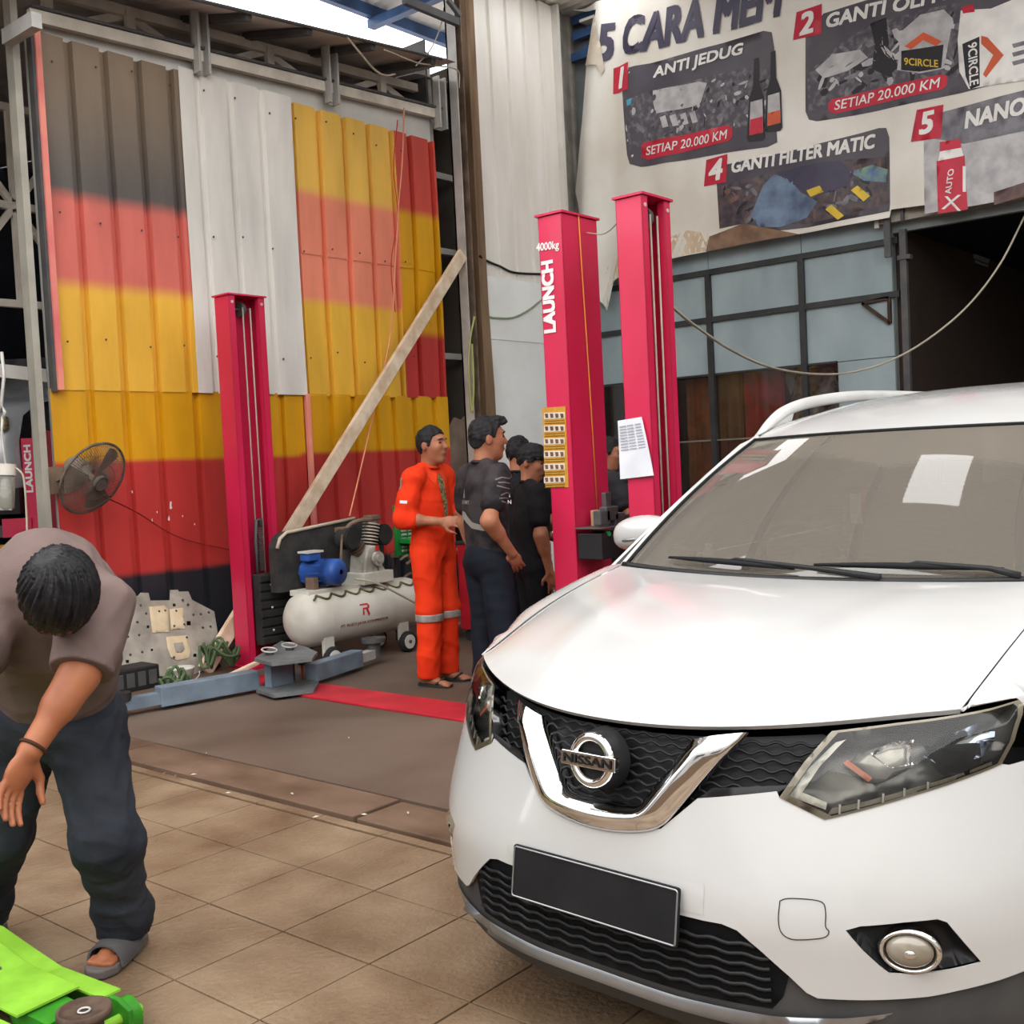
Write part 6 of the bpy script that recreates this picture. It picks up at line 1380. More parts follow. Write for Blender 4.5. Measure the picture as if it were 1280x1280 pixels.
def person(label, loc, heading, H, arm, hyaw=0., hpitch=0., hair='short', top='tee', topm=None, botm=None, legw=1., sk=SKIN, seed=1, h=.0075, shoes='shoe', lean=0., hems=True):
    s = H/1.70; P = empty('person', label, 'person', loc, heading, group='people in the workshop'); A = lambda v: np.array(v, float)*s+np.array([lean*max(0, v[2]-.9)*s, 0, 0])
    body = Field(h, .03); hd = A((.025, 0, 1.585)); R = frame((math.cos(hyaw)*math.cos(hpitch), math.sin(hyaw)*math.cos(hpitch), math.sin(hpitch)), (0, 0, 1))
    body.cap(A((0, 0, .93)), A((0, 0, 1.28)), .10*s, .115*s, (np.array([1., 0, 0]), .7)).cap(A((-.012, 0, 1.36)), hd+R@np.array([-.012, 0, -.05])*s, .056*s, .052*s)
    for sg in (1, -1):
        body.chain([A((-.005, sg*.10, 1.385)), A((-.01, sg*.165, 1.375))], [.05*s, .045*s])
        body.chain([A((0, sg*.085, .90)), A((.012, sg*.095, .49)), A((-.02, sg*.10, .085))], [.072*s, .050*s, .036*s])
        an = A((-.02, sg*.10, .07)); body.cap(an-[.03*s, 0, .03*s], an+A((.05, 0, -.035)), .034*s, .032*s, k=.02); body.cap(an+A((.05, 0, -.035)), an+A((.15, sg*.012, -.048)), .036*s, .024*s, (np.array([0, 0, 1.]), .7), k=.02)
        for i in range(5): q = an+A((.14, sg*(.034-.016*i), -.052)); body.cap(q, q+A((.045-.006*i, 0, -.004)), .011*s, .009*s, k=.006)
        sh = A((-.005, sg*.178, 1.37)); el, wr, hdv, pn, cu = arm['L' if sg > 0 else 'R']; el, wr = A(el), A(wr)
        body.chain([sh, el, wr], [.046*s, .040*s, .027*s]).cap(el, el+(wr-el)*.35, .040*s, .038*s); add_hand(body, wr, hdv, pn, sg, cu, s)
    T = add_head(body, hd, R, s); bo = fmesh('body', body.mesh(), sk, P); face_parts(bo, hd, R, s)
    # hair
    hf = Field(h*.8, .015); hf.ell(T((-.004, 0, .006)), np.array([.104, .085, .108])*s, R)
    if hair == 'quiff': hf.ell(T((.055, 0, .085)), np.array([.065, .062, .035])*s, R)
    if hair == 'bowl': hf.ell(T((.01, 0, .03)), np.array([.105, .089, .085])*s, R)
    hf.dis = wrinkle(.006, seed+40, 95.)
    xk, zk = {'short': ([-.1, -.045, -.028, -.012, .030, .046, .066, .1], [-.090, -.080, -.050, -.030, -.028, .030, .052, .060]), 'quiff': ([-.1, -.045, -.028, -.012, .028, .044, .070, .1], [-.085, -.070, -.040, -.020, -.012, .036, .062, .066]), 'bowl': ([-.1, -.045, -.02, .03, .05, .1], [-.060, -.045, -.018, -.005, .014, .026])}[hair]
    def trim(D, X):
        q = ((X-hd)@R)/s; zl = np.interp(q[..., 0], xk, zk)+.004*np.sin(q[..., 1]*170)+.003*np.sin(q[..., 1]*410+1)
        return np.maximum(D, (zl-q[..., 2])*.6*s)
    fmesh('hair', hf.mesh(trim), HAIR, P)
    # trousers
    def legs(F, g=0., z0=.045):
        F.ell(A((-.01, 0, .90)), np.array([.125, .160, .13])*s+g, None)
        for sg in (1, -1): F.chain([A((-.005, sg*.078, .86)), A((.012, sg*.095, .50)), A((-.012, sg*.10, z0+.03))], [.098*s*legw+g, .080*s*legw+g, .074*s*legw+g])
        return F
    def torso(F, zb):
        fl = (np.array([1., 0, 0]), .68)
        F.cap(A((0, 0, zb+.10)), A((-.005, 0, 1.16)), .158*s, .165*s, fl).cap(A((-.005, 0, 1.16)), A((-.01, 0, 1.29)), .165*s, .15*s, fl)
        for sg in (1, -1):
            sh = A((-.008, sg*.168, 1.362)); el = A(arm['L' if sg > 0 else 'R'][0]); d = el-sh
            F.cap(A((-.015, sg*.04, 1.412)), sh, .050*s, .064*s); ln = {'tee': .66, 'coverall': 1.0}[top]
            F.cap(sh, sh+d*ln*.55, .068*s, .069*s); F.cap(sh+d*ln*.5, sh+d*ln*.94, .068*s, .071*s)
        return F
    if top == 'coverall':
        F = Field(h, .035); legs(F); torso(F, .86); F.ell(A((0, 0, 1.0)), np.array([.115, .155, .16])*s); F.dis = wrinkle(.0075, seed, 24.)
        for sg in (1, -1):
            sh = A((-.008, sg*.168, 1.362)); el, wr = A(arm['L' if sg > 0 else 'R'][0]), A(arm['L' if sg > 0 else 'R'][1]); F.cap(el, el+(wr-el)*.22, .066*s, .062*s)
        F.cut((0, 0, -1), A((0, 0, .052))); to = fmesh('coverall', F.mesh(), topm, P)
    else:
        F = Field(h, .03); legs(F); F.dis = wrinkle(.006, seed, 24.); F.cut((0, 0, 1), A((0, 0, .98))); F.cut((0, 0, -1), A((0, 0, .045))); fmesh('trousers', F.mesh(), botm, P)
        F = Field(h, .03); torso(F, .80); F.dis = wrinkle(.006, seed+9, 24.); F.cut((0, 0, -1), A((0, 0, .835)))
        to = fmesh('shirt', F.mesh(), topm, P)
    c = A((-.012, 0, 1.428)); MB().tube([c+np.array([.062*math.cos(t)+.01, .066*math.sin(t), -.012*math.cos(t)+.004])*s for t in np.linspace(0, 2*math.pi, 20, endpoint=False)], .010*s, 6, close=True).build('collar', topm, to)
    if shoes == 'shoe':
        for sg in (1, -1):
            F = Field(h, .02); an = A((-.02, sg*.10, .05)); F.cap(an+A((-.035, 0, 0)), an+A((.16, sg*.01, -.012)), .046*s, .036*s, (np.array([0, 0, 1.]), .9)).cut((0, 0, -1), (0, 0, .002)); fmesh('shoe', F.mesh(), BLACKC, P)
    else:
        for sg in (1, -1):
            an = A((-.02, sg*.10, 0)); so = MB().prism([(an[0]-.08*s+x*s, an[1]+y*s) for x, y in arc((.05, 0), .048, 90, 270, 8)+[(.20, -.052), (.25, -.035), (.265, 0), (.25, .035), (.20, .052)]], lambda u, v, w: np.array([u, v, .002+w]), .016).build('sandal', PADK, P)
            MB().tube([an+A((.09, .045, .02)), an+A((.125, 0, .055)), an+A((.09, -.045, .02))], .008, 6).build('strap', PADK, so)
    return P, to, A, T
CRh = nrm_([CR[0], CR[1], 0]); CFh = nrm_([CF[0], CF[1], 0])
def head_dir(a):    # a = degrees away from the viewer, 0 = facing picture right
    d = math.cos(math.radians(a))*CRh+math.sin(math.radians(a))*CFh; return math.atan2(d[1], d[0])
DOWN = (0, 0, -1)
# the person in orange overalls
ORANGE = mat('overall_orange', srgb(232, 62, 26), srgb(214, 48, 18), scale=3, rough=.8, bump=.15, bscale=90)
p = at_z(556, 853); hdg = head_dir(-33)
PO, cov, A, T = person('person in orange overalls with silver knee bands, hands held in front', (p[0]-.02, p[1]+.02, 0), hdg, 1.72,
    {'R': ((-.05, -.235, 1.10), (.20, -.16, 1.075), (.97, .25, 0), (.1, .9, -.3), .5), 'L': ((-.03, .235, 1.10), (.22, .12, 1.075), (.97, -.2, 0), (.1, -.9, -.3), .5)}, hyaw=.15, hpitch=-.02, hair='short', top='coverall', topm=ORANGE, legw=1.06, seed=5, shoes='sandal')
s_ = 1.72/1.7
REFL = mat('reflective_band', srgb(170, 166, 158), srgb(140, 136, 130), scale=20, rough=.35, metal=.2)
for sg in (1, -1):
    F = Field(.0075, .02); F.chain([A((.012, sg*.095, .56)), A((.010, sg*.095, .36))], [.0945, .0925]); F.cut((0, 0, 1), A((0, 0, .475))); F.cut((0, 0, -1), A((0, 0, .425))); fmesh('reflective_band', F.mesh(), REFL, cov)
    sh = A((-.008, sg*.168, 1.362)); el = A(((-.05, -.235, 1.10) if sg < 0 else (-.03, .235, 1.10))); m_ = sh+(el-sh)*.45; d = nrm_(el-sh)
    decal(PO, cov, '', m_+np.array([.02, 0, -.03]), (0, -sg, 0), (1, 0, 0), (0, 0, 1), .05, .02, LETW, poly=[(-.025, -.009), (.022, -.013), (.024, .006), (-.023, .010)], name='sleeve_patch')
for sg in (1, -1):
    q = [(-.055, -.045), (.055, -.045), (.055, .05), (-.055, .05)]
    decal(PO, cov, '', A((.12, sg*.085, 1.245)), (-1, 0, 0), (0, 1, 0), (0, 0, 1), .11, .10, mat('overall_pocket', srgb(218, 52, 20), rough=.85), poly=q, name='chest_pocket')
    cl = [(0, -.005), (sg*.075, .03), (sg*.085, -.02), (sg*.045, -.085)]; cl = cl if sg > 0 else cl[::-1]
    decal(PO, cov, '', A((.12, sg*.012, 1.40)), (-1, 0, -.2), (0, 1, 0), (0, 0, 1), .09, .09, mat('overall_collar', srgb(236, 70, 34), rough=.8), poly=cl, name='collar_flap')
decal(PO, cov, '', A((.12, 0, 1.27)), (-1, 0, 0), (0, 1, 0), (0, 0, 1), .06, .2, mat('inner_shirt', srgb(64, 54, 40), srgb(150, 130, 90), scale=60, rough=.8), poly=[(-.018, -.17), (.018, -.17), (.03, .08), (.0, .12), (-.03, .08)], name='open_front')
decal(PO, cov, '', A((-.05, -.15, 1.33)), (0, 1, 0), (1, 0, 0), (0, 0, 1), .05, .05, REFL, poly=[(-.03, -.03), (.0, -.04), (.015, .03), (-.01, .04)], name='shoulder_patch')
# the person in the dark patterned sports shirt
def spot(px, dist_, z=0.): d = ray(px, 600); d = d/d.dot(CF)*dist_; return (float(d[0]), float(d[1]), z)
SPORT = mat('shirt_dark_pattern', srgb(58, 52, 54), srgb(34, 31, 33), scale=9, rough=.75, detail=6, lo=.42, hi=.6)
PD, sh_, A, T = person('person in dark patterned shirt standing with a hand on the hip', spot(606, 6.15, .016), head_dir(32), 1.70,
    {'R': ((-.13, -.245, 1.12), (.035, -.195, .93), (.55, .35, -.75), (.3, .85, .3), .35), 'L': ((.0, .245, 1.10), (.06, .25, .86), (.2, 0, -1), (0, -.9, 0), .4)}, hyaw=-.25, hpitch=-.05, hair='quiff', topm=SPORT, botm=mat('trousers_navy', srgb(28, 32, 42), srgb(20, 23, 31), scale=4, rough=.8, bump=.1, bscale=200), legw=1.0, seed=12)
GREYP = mat('shirt_print_grey', srgb(140, 134, 128), rough=.8)
decal(PD, sh_, 'RE ARMY', A((-.15, .04, 1.22)), (1, 0, 0), (0, -1, 0), (0, 0, 1), .12, .022, GREYP, .015)
decal(PD, sh_, '', A((-.15, .05, 1.265)), (1, 0, 0), (0, -1, 0), (0, 0, 1), .03, .05, GREYP, poly=[(-.012, -.02), (.014, -.02), (.010, .03)], name='shirt_logo')
decal(PD, sh_, '', A((-.15, 0, 1.12)), (1, 0, 0), (0, -1, 0), (0, 0, 1), .2, .1, GREYP, poly=[(-.10, .0), (-.07, .05), (-.03, .045), (.04, -.01), (.12, -.03), (.12, -.06), (.03, -.045), (-.05, .005), (-.085, -.03)], name='shirt_chevron')
for k in range(6):
    zc = 1.345-.028*k; decal(PD, sh_, '', A((-.02+.012*(k % 2), -.26, zc)), (.15, 1, 0), (1, 0, 0), (0, 0, 1), .1, .02, mat('shirt_print_line', srgb(112, 104, 106), rough=.8), poly=[(-.06, -.008+.012*(k % 3)), (-.02, .004), (.03, -.006), (.06, .012), (.06, .018), (.03, .0), (-.02, .010), (-.06, .0+.012*(k % 3))], name='sleeve_print')
MB().ball(T((0, 0, 0))*0+A((-.02, -.115, .62)), .012, 8, 6).build('trouser_stud', STEEL, PD)
# the person seen from behind with white lettering
PB, sh_, A, T = person('person seen from behind in black shirt with white lettering', spot(648, 7.4), head_dir(66), 1.63,
    {'R': ((.06, -.23, 1.10), (.26, -.12, 1.06), (.9, .3, 0), (.1, .9, -.2), .5), 'L': ((.03, .235, 1.10), (.24, .14, 1.05), (.9, -.3, 0), (0, -.9, -.2), .5)}, hyaw=-.1, hpitch=-.25, hair='short', topm=BLACKC, botm=mat('trousers_black', srgb(24, 25, 29), srgb(18, 19, 22), rough=.85), seed=21)
decal(PB, sh_, 'JEMSEN MAKAS', A((-.15, .055, 1.275)), (1, 0, 0), (0, -1, 0), (0, 0, 1), .25, .028, LETW, .012); decal(PB, sh_, 'TIEPA NTB', A((-.15, .06, 1.235)), (1, 0, 0), (0, -1, 0), (0, 0, 1), .2, .026, LETW, .012)
# the boy in profile, looking down
PY, sh_, A, T = person('young person in plain black shirt looking down beside the pink lift post', spot(662, 6.78), head_dir(20), 1.56,
    {'R': ((-.03, -.235, 1.09), (.03, -.215, .84), (.25, .1, -1), (.2, .95, 0), .4), 'L': ((.05, .22, 1.11), (.26, .10, 1.02), (.9, -.3, 0), (0, -.9, -.2), .5)}, hyaw=-.72, hpitch=-.28, hair='bowl', topm=mat('shirt_plain_black', srgb(30, 28, 30), srgb(22, 21, 23), rough=.85), botm=MATS['trousers_black'], seed=33, sk=SKIN)
# a dark figure further back between the two pink posts
PK, sh_, A, T = person('dark-clothed person half hidden between the two pink lift posts', spot(757, 7.6), head_dir(20), 1.60,
    {'R': ((.08, -.22, 1.12), (.28, -.10, 1.08), (.9, .3, .1), (.1, .9, -.2), .5), 'L': ((.06, .22, 1.12), (.28, .10, 1.10), (.9, -.3, .1), (0, -.9, -.2), .5)}, hyaw=-.5, hpitch=-.2, hair='short', topm=mat('shirt_charcoal', srgb(52, 52, 56), srgb(40, 40, 44), rough=.85), botm=MATS['trousers_black'], seed=44, h=.009)
# ------------------------------------------------------------------ the bending mechanic
MC = empty('person', 'mechanic in grey T-shirt and dark trousers bending over the green jack', 'person', (1.66, 3.06, 0), group='people in the workshop')
O_ = np.array(MC.location)
def J(px, py, d): return at_d(px, py, d)-O_
hipR, hipL = J(106, 905, 3.24), J(30, 900, 3.26); pel = J(68, 885, 3.27)
kneR, kneL = J(134, 1055, 3.17), J(-2, 1040, 3.28); fwd = nrm_([-CF[0]*.97-CR[0]*.12, -CF[1]*.97-CR[1]*.12, 0]); ankR = at_z(133, 1213)-fwd*.13+np.array([0, 0, .10])-O_; ankL = np.array([1.50, 3.56, .10])-O_
chest = J(66, 765, 3.02); upb = J(62, 730, 2.92); shR, shL = J(126, 758, 2.86), J(-8, 750, 2.88); hc = J(74, 738, 2.66)
elR = J(100, 842, 2.74); wrR = J(37, 940, 2.62); elL = J(-34, 830, 2.74); wrL = J(-40, 935, 2.6)
view = nrm_(J(74, 738, 2.66)+O_-CP); crown = nrm_(-view*.98-np.array([0, 0, 1.])*.30-CRh*.06); facev = nrm_(np.array([0, 0, -1.])*.9-view*.35-CRh*.1); facev = nrm_(facev-crown*(facev@crown))
Rh = np.stack([facev, np.cross(crown, facev), crown], 1)
hm = .0055; body = Field(hm, .03)
body.cap(pel, chest, .11, .115).cap(chest, upb, .115, .09).chain([upb, hc-crown*.06], [.06, .052])
for hp, kn, an, sh, el, wr in ((hipR, kneR, ankR, shR, elR, wrR), (hipL, kneL, ankL, shL, elL, wrL)):
    body.chain([pel, hp, kn, an], [.08, .075, .052, .036]); body.chain([upb, sh, el, wr], [.06, .046, .041, .029]).cap(el, el+(wr-el)*.4, .041, .040)
pass; sid = np.array([-fwd[1], fwd[0], 0])
for an in (ankR, ankL):
    g = np.array([an[0], an[1], .0])
    body.cap(an, g-fwd*.045+[0, 0, .055], .036, .034, k=.02).cap(g-fwd*.04+[0, 0, .055], g+fwd*.06+[0, 0, .060], .034, .036, k=.02).cap(g+fwd*.06+[0, 0, .06], g+fwd*.135+[0, 0, .042], .036, .024, (np.array([0, 0, 1.]), .7), k=.02)
    for i in range(5): q = g+fwd*.13+sid*(.034-.017*i)+[0, 0, .036]; body.cap(q, q+fwd*(.04-.004*abs(i-1)), .0115, .010, k=.006)
add_hand(body, wrR, nrm_(wrR-elR)+np.array([0, 0, -.25]), -view*.3+np.array([-CRh[0], -CRh[1], 0])*-.8, -1, .45, 1.05); add_hand(body, wrL, nrm_(wrL-elL), CRh, 1, .5, 1.0)
Tm = add_head(body, hc, Rh, 1.02); bo = fmesh('body', body.mesh(), SKIN2, MC); face_parts(bo, hc, Rh, 1.02)
hf = Field(.004, .015); hf.ell(Tm((-.004, 0, .008)), np.array([.108, .092, .110]), Rh)
wh = nrm_(Rh.T@(J(58, 703, 2.60)-hc)); w1 = nrm_(np.cross(wh, [0.3, 1, .2])); w2 = np.cross(wh, w1)
def strands(X):
    q = (X-hc)@Rh; q = q/np.linalg.norm(q, axis=-1, keepdims=True); a = np.arctan2(q@w2, q@w1); r = np.arccos(np.clip(q@wh, -1, 1)); a = a+.55*r
    return .0028*(np.sin(a*21+2*np.sin(3*r+a*3))+.7*np.sin(a*37+5*r)+.5*np.sin(a*59-4*r))*np.clip(r*1.6, 0, 1)+.006*np.exp(-(r/.16)**2)
hf.dis = strands; hf.cut(Rh@np.array([.88, 0, -.47]), Tm((.098, 0, .0))); hf.cut(Rh@np.array([0, 0, -1.]), Tm((0, 0, -.085)))
fmesh('hair', hf.mesh(), mat('hair_black_glossy', (.008, .008, .009), (.016, .015, .016), scale=30, rough=.4, spec=.14, bump=.25, bscale=160), MC)
TEE = mat('tee_brown_grey', srgb(116, 98, 94), srgb(92, 78, 75), scale=4, rough=.85, bump=.15, bscale=250)
F = Field(hm, .05); F.cap(pel+nrm_(chest-pel)*-.02, chest, .165, .195, (nrm_(np.cross(chest-pel, CRh)), .78)).cap(chest, upb, .195, .15)
for sh, el, k_ in ((shR, elR, .98), (shL, elL, .8)): F.cap(upb, sh, .115, .078).cap(sh, sh+(el-sh)*k_*.5, .076, .074).cap(sh+(el-sh)*k_*.5, sh+(el-sh)*k_, .072, .078)
F.dis = wrinkle(.008, 71, 22.); ax_ = nrm_(chest-pel); F.cut(-ax_, pel+ax_*-.025); F.cut(nrm_(elR-shR), shR+(elR-shR)*.97)
fmesh('shirt', F.mesh(), TEE, MC)
JEAN = mat('jeans_dark_navy', srgb(52, 56, 64), srgb(32, 35, 42), scale=5, rough=.75, bump=.25, bscale=45, detail=6)
F = Field(hm, .04); F.ell(pel-ax_*.01, np.array([.17, .17, .13])).cap(hipR, hipL, .115, .115)
for hp, kn, an in ((hipR, kneR, ankR), (hipL, kneL, ankL)): F.chain([hp, kn, an+(kn-an)*.16], [.118, .092, .080]).cap(an+(kn-an)*.16, an-[0, 0, .06], .080, .074)
F.dis = wrinkle(.010, 77, 26.); F.cut(ax_, pel+ax_*.10); F.cut((0, 0, -1), np.array([0, 0, .06])); fmesh('trousers', F.mesh(), JEAN, MC)
for an in (ankR, ankL):
    g = np.array([an[0], an[1], 0.]); P2 = [(-.09, 0)]+[(x, y) for x, y in arc((-.045, 0), .045, 250, 110, 8)][::-1]
    outl = [(-.045+.045*math.cos(a), .045*math.sin(a)) for a in np.linspace(math.pi/2, 1.5*math.pi, 9)]+[(.10, -.055), (.16, -.052), (.195, -.03), (.205, 0), (.195, .03), (.16, .052), (.10, .055)]
    so = MB().prism(outl, lambda u, v, w: g+fwd*u+sid*v+np.array([0, 0, .002+w]), .030).build('sandal', mat('sandal_grey', srgb(104, 96, 92), srgb(84, 78, 76), rough=.6), MC); add_bevel(so, .008, 3); fix_normals(so.data)
    G = [[g+fwd*(x+.012*math.cos(t))+sid*(.060*math.cos(t))+np.array([0, 0, .018+(.068-.10*max(0, x-.03))*max(0, math.sin(t))**.8]) for t in np.linspace(0, math.pi, 15)] for x in np.linspace(.02, .135, 8)]
    solid(MB().grid(G, True).build('sandal_strap', mat('strap_dark_grey', srgb(92, 90, 90), srgb(76, 74, 76), rough=.55), so), .007, 0)
wd = nrm_(wrR-elR); wa = nrm_(np.cross(wd, (0, 0, 1))); wb = np.cross(wd, wa); wc = wrR-wd*.015
MB().tube([wc+.031*(math.cos(t)*wa+math.sin(t)*wb) for t in np.linspace(0, 2*math.pi, 20, endpoint=False)], .005, 6, close=True).build('bracelet', mat('bracelet_brown', srgb(70, 44, 32), rough=.7), MC)
# ================================================================== green floor jack
JK = empty('floor_jack', 'bright green trolley jack on the floor in front of the mechanic', 'jack', at_z(110, 1290))
JG = mat('jack_green', srgb(62, 148, 40), srgb(42, 112, 28), scale=8, rough=.4, detail=6); JL = mat('jack_lime', srgb(140, 196, 62), srgb(120, 170, 48), scale=9, rough=.45, detail=7)
r0 = at_z(160, 1252, .10); r1 = at_z(8, 1166, .17); ja = nrm_((r1-r0)*[1, 1, 0]); jb = np.array([-ja[1], ja[0], 0.]);
if jb[0] > 0: jb = -jb
Lk = np.linalg.norm((r1-r0)[:2]); jo = np.array([r0[0], r0[1], 0])
def jk(u, v, z): return lw(JK, jo+ja*u+jb*v+np.array([0, 0, z]))
side_prof = [(-.02, .03), (-.02, .085), (.03, .105), (.32, .108), (.46, .135), (.60, .165), (1.05, .165), (1.08, .06), (.9, .03)]
for v in (0., .255):
    sp = MB().prism(side_prof, lambda u, z, w: jk(u, v+w, z), .014).build('side_plate', JG, JK); fix_normals(sp.data); add_bevel(sp, .003)
    top_ = [(.06, .108), (.32, .110), (.46, .137), (.60, .167), (1.05, .167)]
    G = [[jk(u, v-.022, z), jk(u, v+.036, z)] for u, z in top_]; solid(MB().grid(G, False).build('top_flange', JL, JK), .006, 0)
    w_ = MB().cyl(jk(.03, v-.03 if v < .1 else v+.015, .05), jk(.03, v if v < .1 else v+.05, .05), .048, n=24).build('front_wheel', JG, JK)
    MB().cyl(jk(.95, v-.03 if v < .1 else v+.015, .045), jk(.95, v if v < .1 else v+.05, .045), .043, n=24).build('rear_caster', STEELD, JK)
MB().cyl(jk(.02, -.05, .055), jk(.02, .32, .055), .014, n=14).build('axle', JL, JK)
G = [[jk(u, v, z) for v in np.linspace(.045, .22, 4)] for u, z in ((.14, .125), (.38, .135), (.50, .165), (.62, .185), (.95, .185))]
solid(MB().grid(G, False).build('cover_plate', JL, JK), .006, 0)
MB().prism([(.06, .03), (.20, .05), (.24, .12), (.06, .11)], lambda u, z, w: jk(u, .08+w, z), .11).build('lift_arm', JG, JK)
sc_ = at_z(105, 1262, .145); su = float((sc_-jo)[:2]@ja[:2]); sv = float((sc_-jo)[:2]@jb[:2])
sad = MB().cyl(jk(su, sv, .08), jk(su, sv, .125), .045, n=24).lathe([(.001, .125), (.056, .125), (.066, .132), (.066, .148), (.058, .150), (.055, .140), (.001, .139)], jk(su, sv, 0), (0, 0, 1), 32).build('saddle', mat('saddle_rubber', srgb(96, 78, 66), srgb(74, 60, 52), scale=30, rough=.7), JK)
MB().tube([jk(su, sv, .143)+.014*np.array([math.cos(t), math.sin(t), 0]) for t in np.linspace(0, 2*math.pi, 14, endpoint=False)], .003, 5, close=True).build('saddle_ring', STEEL, sad)
for u, v in ((.40, .11), (.36, .16)): MB().cyl(jk(u, v, .13), jk(u, v, .147), .006, n=8).build('cover_screw', STEELD, JK)
MB().tube([jk(.95, .13, .19), jk(1.25, .13, .55), jk(1.4, .13, .85)], .014, 8).build('handle', JG, JK)
# ================================================================== the dim neighbouring bay seen past the wall's end
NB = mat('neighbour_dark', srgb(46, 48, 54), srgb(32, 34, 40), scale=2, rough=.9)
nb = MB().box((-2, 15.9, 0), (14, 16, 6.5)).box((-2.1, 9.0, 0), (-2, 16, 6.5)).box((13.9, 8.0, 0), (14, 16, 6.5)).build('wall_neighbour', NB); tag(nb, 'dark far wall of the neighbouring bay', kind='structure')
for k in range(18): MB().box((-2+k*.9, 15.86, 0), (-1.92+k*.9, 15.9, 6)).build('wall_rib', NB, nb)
NT = empty('neighbour_truss', 'pale roof truss of the dim bay beyond the flag wall', 'truss', (2.5, 8.9, 3.4))
def nt_(x, z): return np.array([x, 8.9, z])-np.array(NT.location)
for z in (2.95, 3.75, 4.55): MB().beam(nt_(-1.9, z), nt_(5.2, z), .05, .06).build('chord', TRM, NT)
for k, x in enumerate(np.arange(-1.8, 5.0, .62)):
    for z in (2.95, 3.75):
        MB().beam(nt_(x, z), nt_(x, z+.8), .045, .045).build('upright', TRM, NT)
        a_, b_ = ((x, z), (x+.62, z+.8)) if (k+int(z > 3)) % 2 else ((x, z+.8), (x+.62, z)); MB().beam(nt_(*a_), nt_(*b_), .045, .05).build('diagonal', TRM, NT)
for x in (-1.8, 5.1): MB().box(nt_(x, 0)-[.06, .06, 0], nt_(x, 4.9)+[.06, .06, 0]).build('support_post', STEEL, NT)
o = MB().beam(at_y(-60, 457, 8.2), at_y(75, 472, 8.2), .06, .10).build('white_crossbeam', DUSTW); tag(o, 'white horizontal beam behind the end of the flag wall', 'beam')
NL = empty('red_lift_column', 'red lift column lettered LAUNCH in the bay beyond', 'lift post', at_d(48, 640, 9.4)*[1, 1, 0])
ex = CRh; ey = CFh
def nl(w, d, z): return ex*w+ey*d+np.array([0, 0, z])
def obox(w0, w1, d0, d1, z0, z1, fn): return MB().add([fn(w, d, z) for z in (z0, z1) for w, d in ((w0, d0), (w1, d0), (w1, d1), (w0, d1))], [(3, 2, 1, 0), (4, 5, 6, 7), (0, 1, 5, 4), (1, 2, 6, 5), (2, 3, 7, 6), (3, 0, 4, 7)])
add_bevel(obox(-.02, .20, .0, .28, 0, 1.92, nl).build('column', mat('lift_dark_red', srgb(140, 26, 42), srgb(110, 18, 32), rough=.5), NL), .01)
obox(-.10, .0, -.02, .06, 0, 1.86, nl).build('face_plate', LIFTR, NL); obox(-.30, -.05, -.04, .0, 1.02, 1.18, nl).build('arm_bracket', LIFTR, NL)
obox(-1.6, .0, .02, .14, 1.02, 1.12, nl).build('swing_arm', STEELD, NL); obox(-1.5, -.15, -.10, .0, .86, .96, nl).build('yellow_arm', mat('arm_ochre', srgb(190, 138, 52), srgb(150, 106, 42), scale=5, rough=.6), NL)
obox(-.25, .35, -.15, .40, 0, .03, nl).build('base_plate', STEELD, NL)
text_on('lettering', 'LAUNCH', lambda u, v: nl(-.05, -.024, 1.60)+np.array([0, 0, u])-ex*v, LETW, NL, w=.40, h=.055, bold=.03)
VH = empty('raised_car', 'silver car nose raised on the lift in the dim bay beyond', 'car', at_d(22, 640, 9.25)*[1, 1, 0])
SV = mat('silver_body', srgb(206, 210, 214), srgb(176, 180, 186), scale=3, rough=.3, metal=.3)
def vh(w, d, z): return -ex*w+ey*d+np.array([0, 0, z])
vprof = [(.10, 1.42), (.0, 1.52), (-.03, 1.80), (.02, 1.93), (.10, 2.08), (.5, 2.20), (1.05, 2.30), (1.75, 2.72), (2.6, 2.78), (3.6, 2.70), (4.25, 2.30), (4.3, 1.55), (4.1, 1.35), (.5, 1.30)]
G = []
for w, k in ((0., .90), (.03, .965), (.10, .99), (.25, 1.), (.85, 1.01), (1.45, 1.), (1.60, .99), (1.67, .965), (1.70, .90)):
    G.append([vh(w, .5+(d-.5)*(1-(1-k)*.9)+ (.10 if k < .95 else .03 if k < .98 else 0)*(d < .3), 1.9+(z-1.9)*k) for d, z in vprof+vprof[:1]])
vb = MB().grid(G, True).build('body_shell', SV, VH); vb.data.polygons.foreach_set('use_smooth', [True]*len(vb.data.polygons)); fix_normals(vb.data)
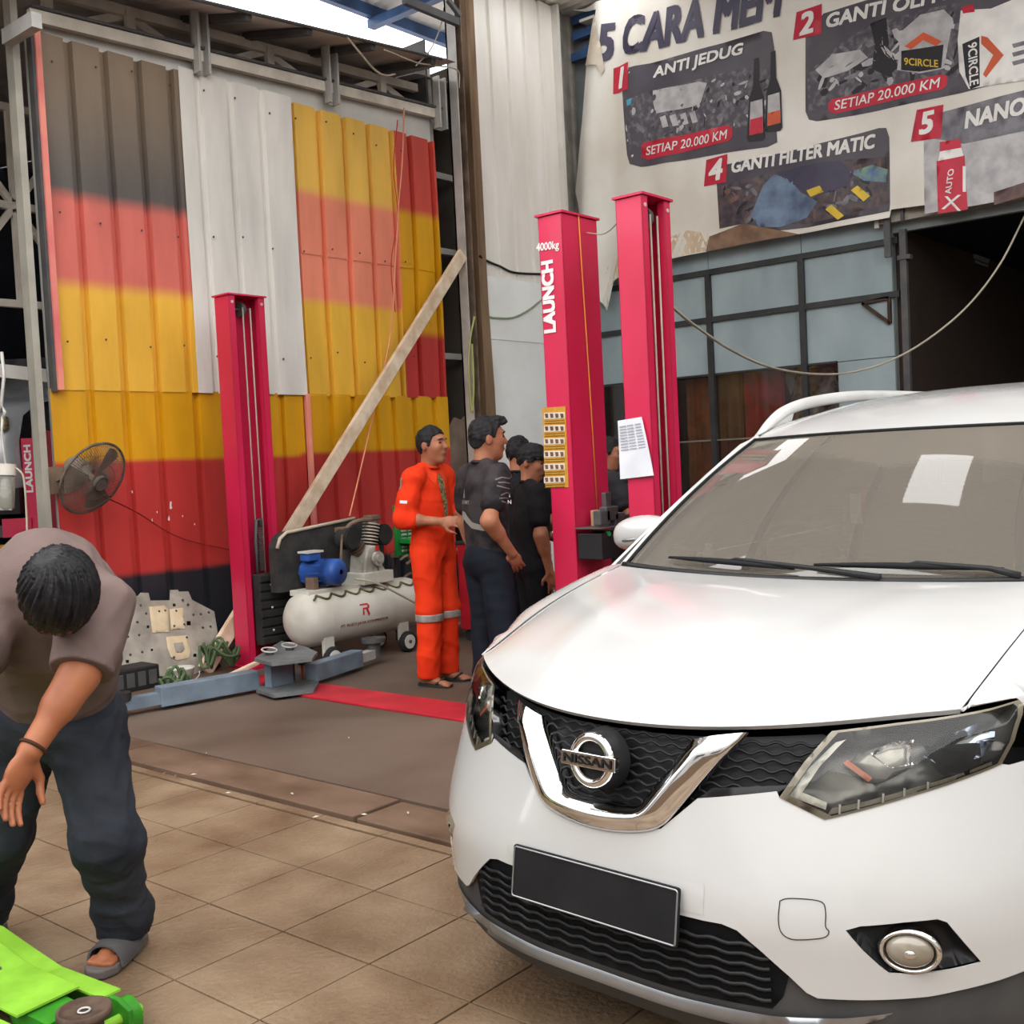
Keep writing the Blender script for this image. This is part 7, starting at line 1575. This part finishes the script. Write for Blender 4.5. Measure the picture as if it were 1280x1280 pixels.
for w0 in (.04, 1.32):
    h_ = obox(w0, w0+.34, -.035, .06, 1.93, 2.05, vh).build('headlamp', mat('lamp_yellowed', srgb(178, 166, 120), srgb(120, 110, 80), scale=40, rough=.25), VH); add_bevel(h_, .02)
    f_ = vh(w0+.17, -.06, 1.74); MB().cyl(f_, f_+ey*.06, .055).build('fog_lamp', BLACKP, VH); MB().lathe([(.03, 0), (.045, -.012), (.06, 0)], f_, ey, 18).build('fog_ring', SV, VH)
obox(.45, 1.25, -.05, .05, 1.55, 1.72, vh).build('lower_grille', BLACKP, VH); obox(.45, 1.25, -.03, .06, 1.90, 2.02, vh).build('upper_grille', BLACKP, VH); obox(.0, 1.7, .05, .3, 1.22, 1.44, vh).build('chin', BLACKP, VH)
obox(.15, 1.55, 1.18, 1.62, 2.38, 2.66, vh).build('windscreen', mat('tinted_glass_far', (.02, .022, .025), rough=.08), VH)
for w0 in (.02, 1.46):
    for d0 in (.9, 3.5): MB().cyl(vh(w0, d0, 1.36), vh(w0+.22, d0, 1.36), .32, n=24).build('wheel', RUBBER, VH)
WF = empty('water_filter', 'clear plastic filter bowl hanging from a hook at the frame edge', 'filter', at_d(8, 640, 6.4))
def wf(px, py): return at_d(px, py, 6.4)-np.array(WF.location)
c0_ = wf(7, 638); c1_ = wf(7, 594); MB().lathe([(.001, 0), (.045, 0), (.05, .02), (.052, .20), (.001, .20)], c0_, c1_-c0_, 20).build('bowl', glass_mat('filter_bowl', (.75, .74, .7), (.5, .48, .42), .35, .1), WF)
MB().cyl(c1_, wf(7, 580), .058).build('head', mat('filter_head', srgb(206, 202, 192), rough=.5), WF); MB().tube([wf(7, 580), wf(4, 560), wf(2, 540), wf(3, 520)], .008, 6).build('pipe', STEEL, WF)
MB().tube([wf(4, 522), wf(6, 515), wf(3, 508), wf(1, 515), wf(2, 500), wf(5, 470), wf(2, 440)], .010, 6).build('hook_chain', STEEL, WF); MB().tube(spline([wf(14, 583), wf(24, 588), wf(30, 600), wf(33, 640), wf(34, 670)], 5), .006, 6).build('air_tube', CABLE, WF)
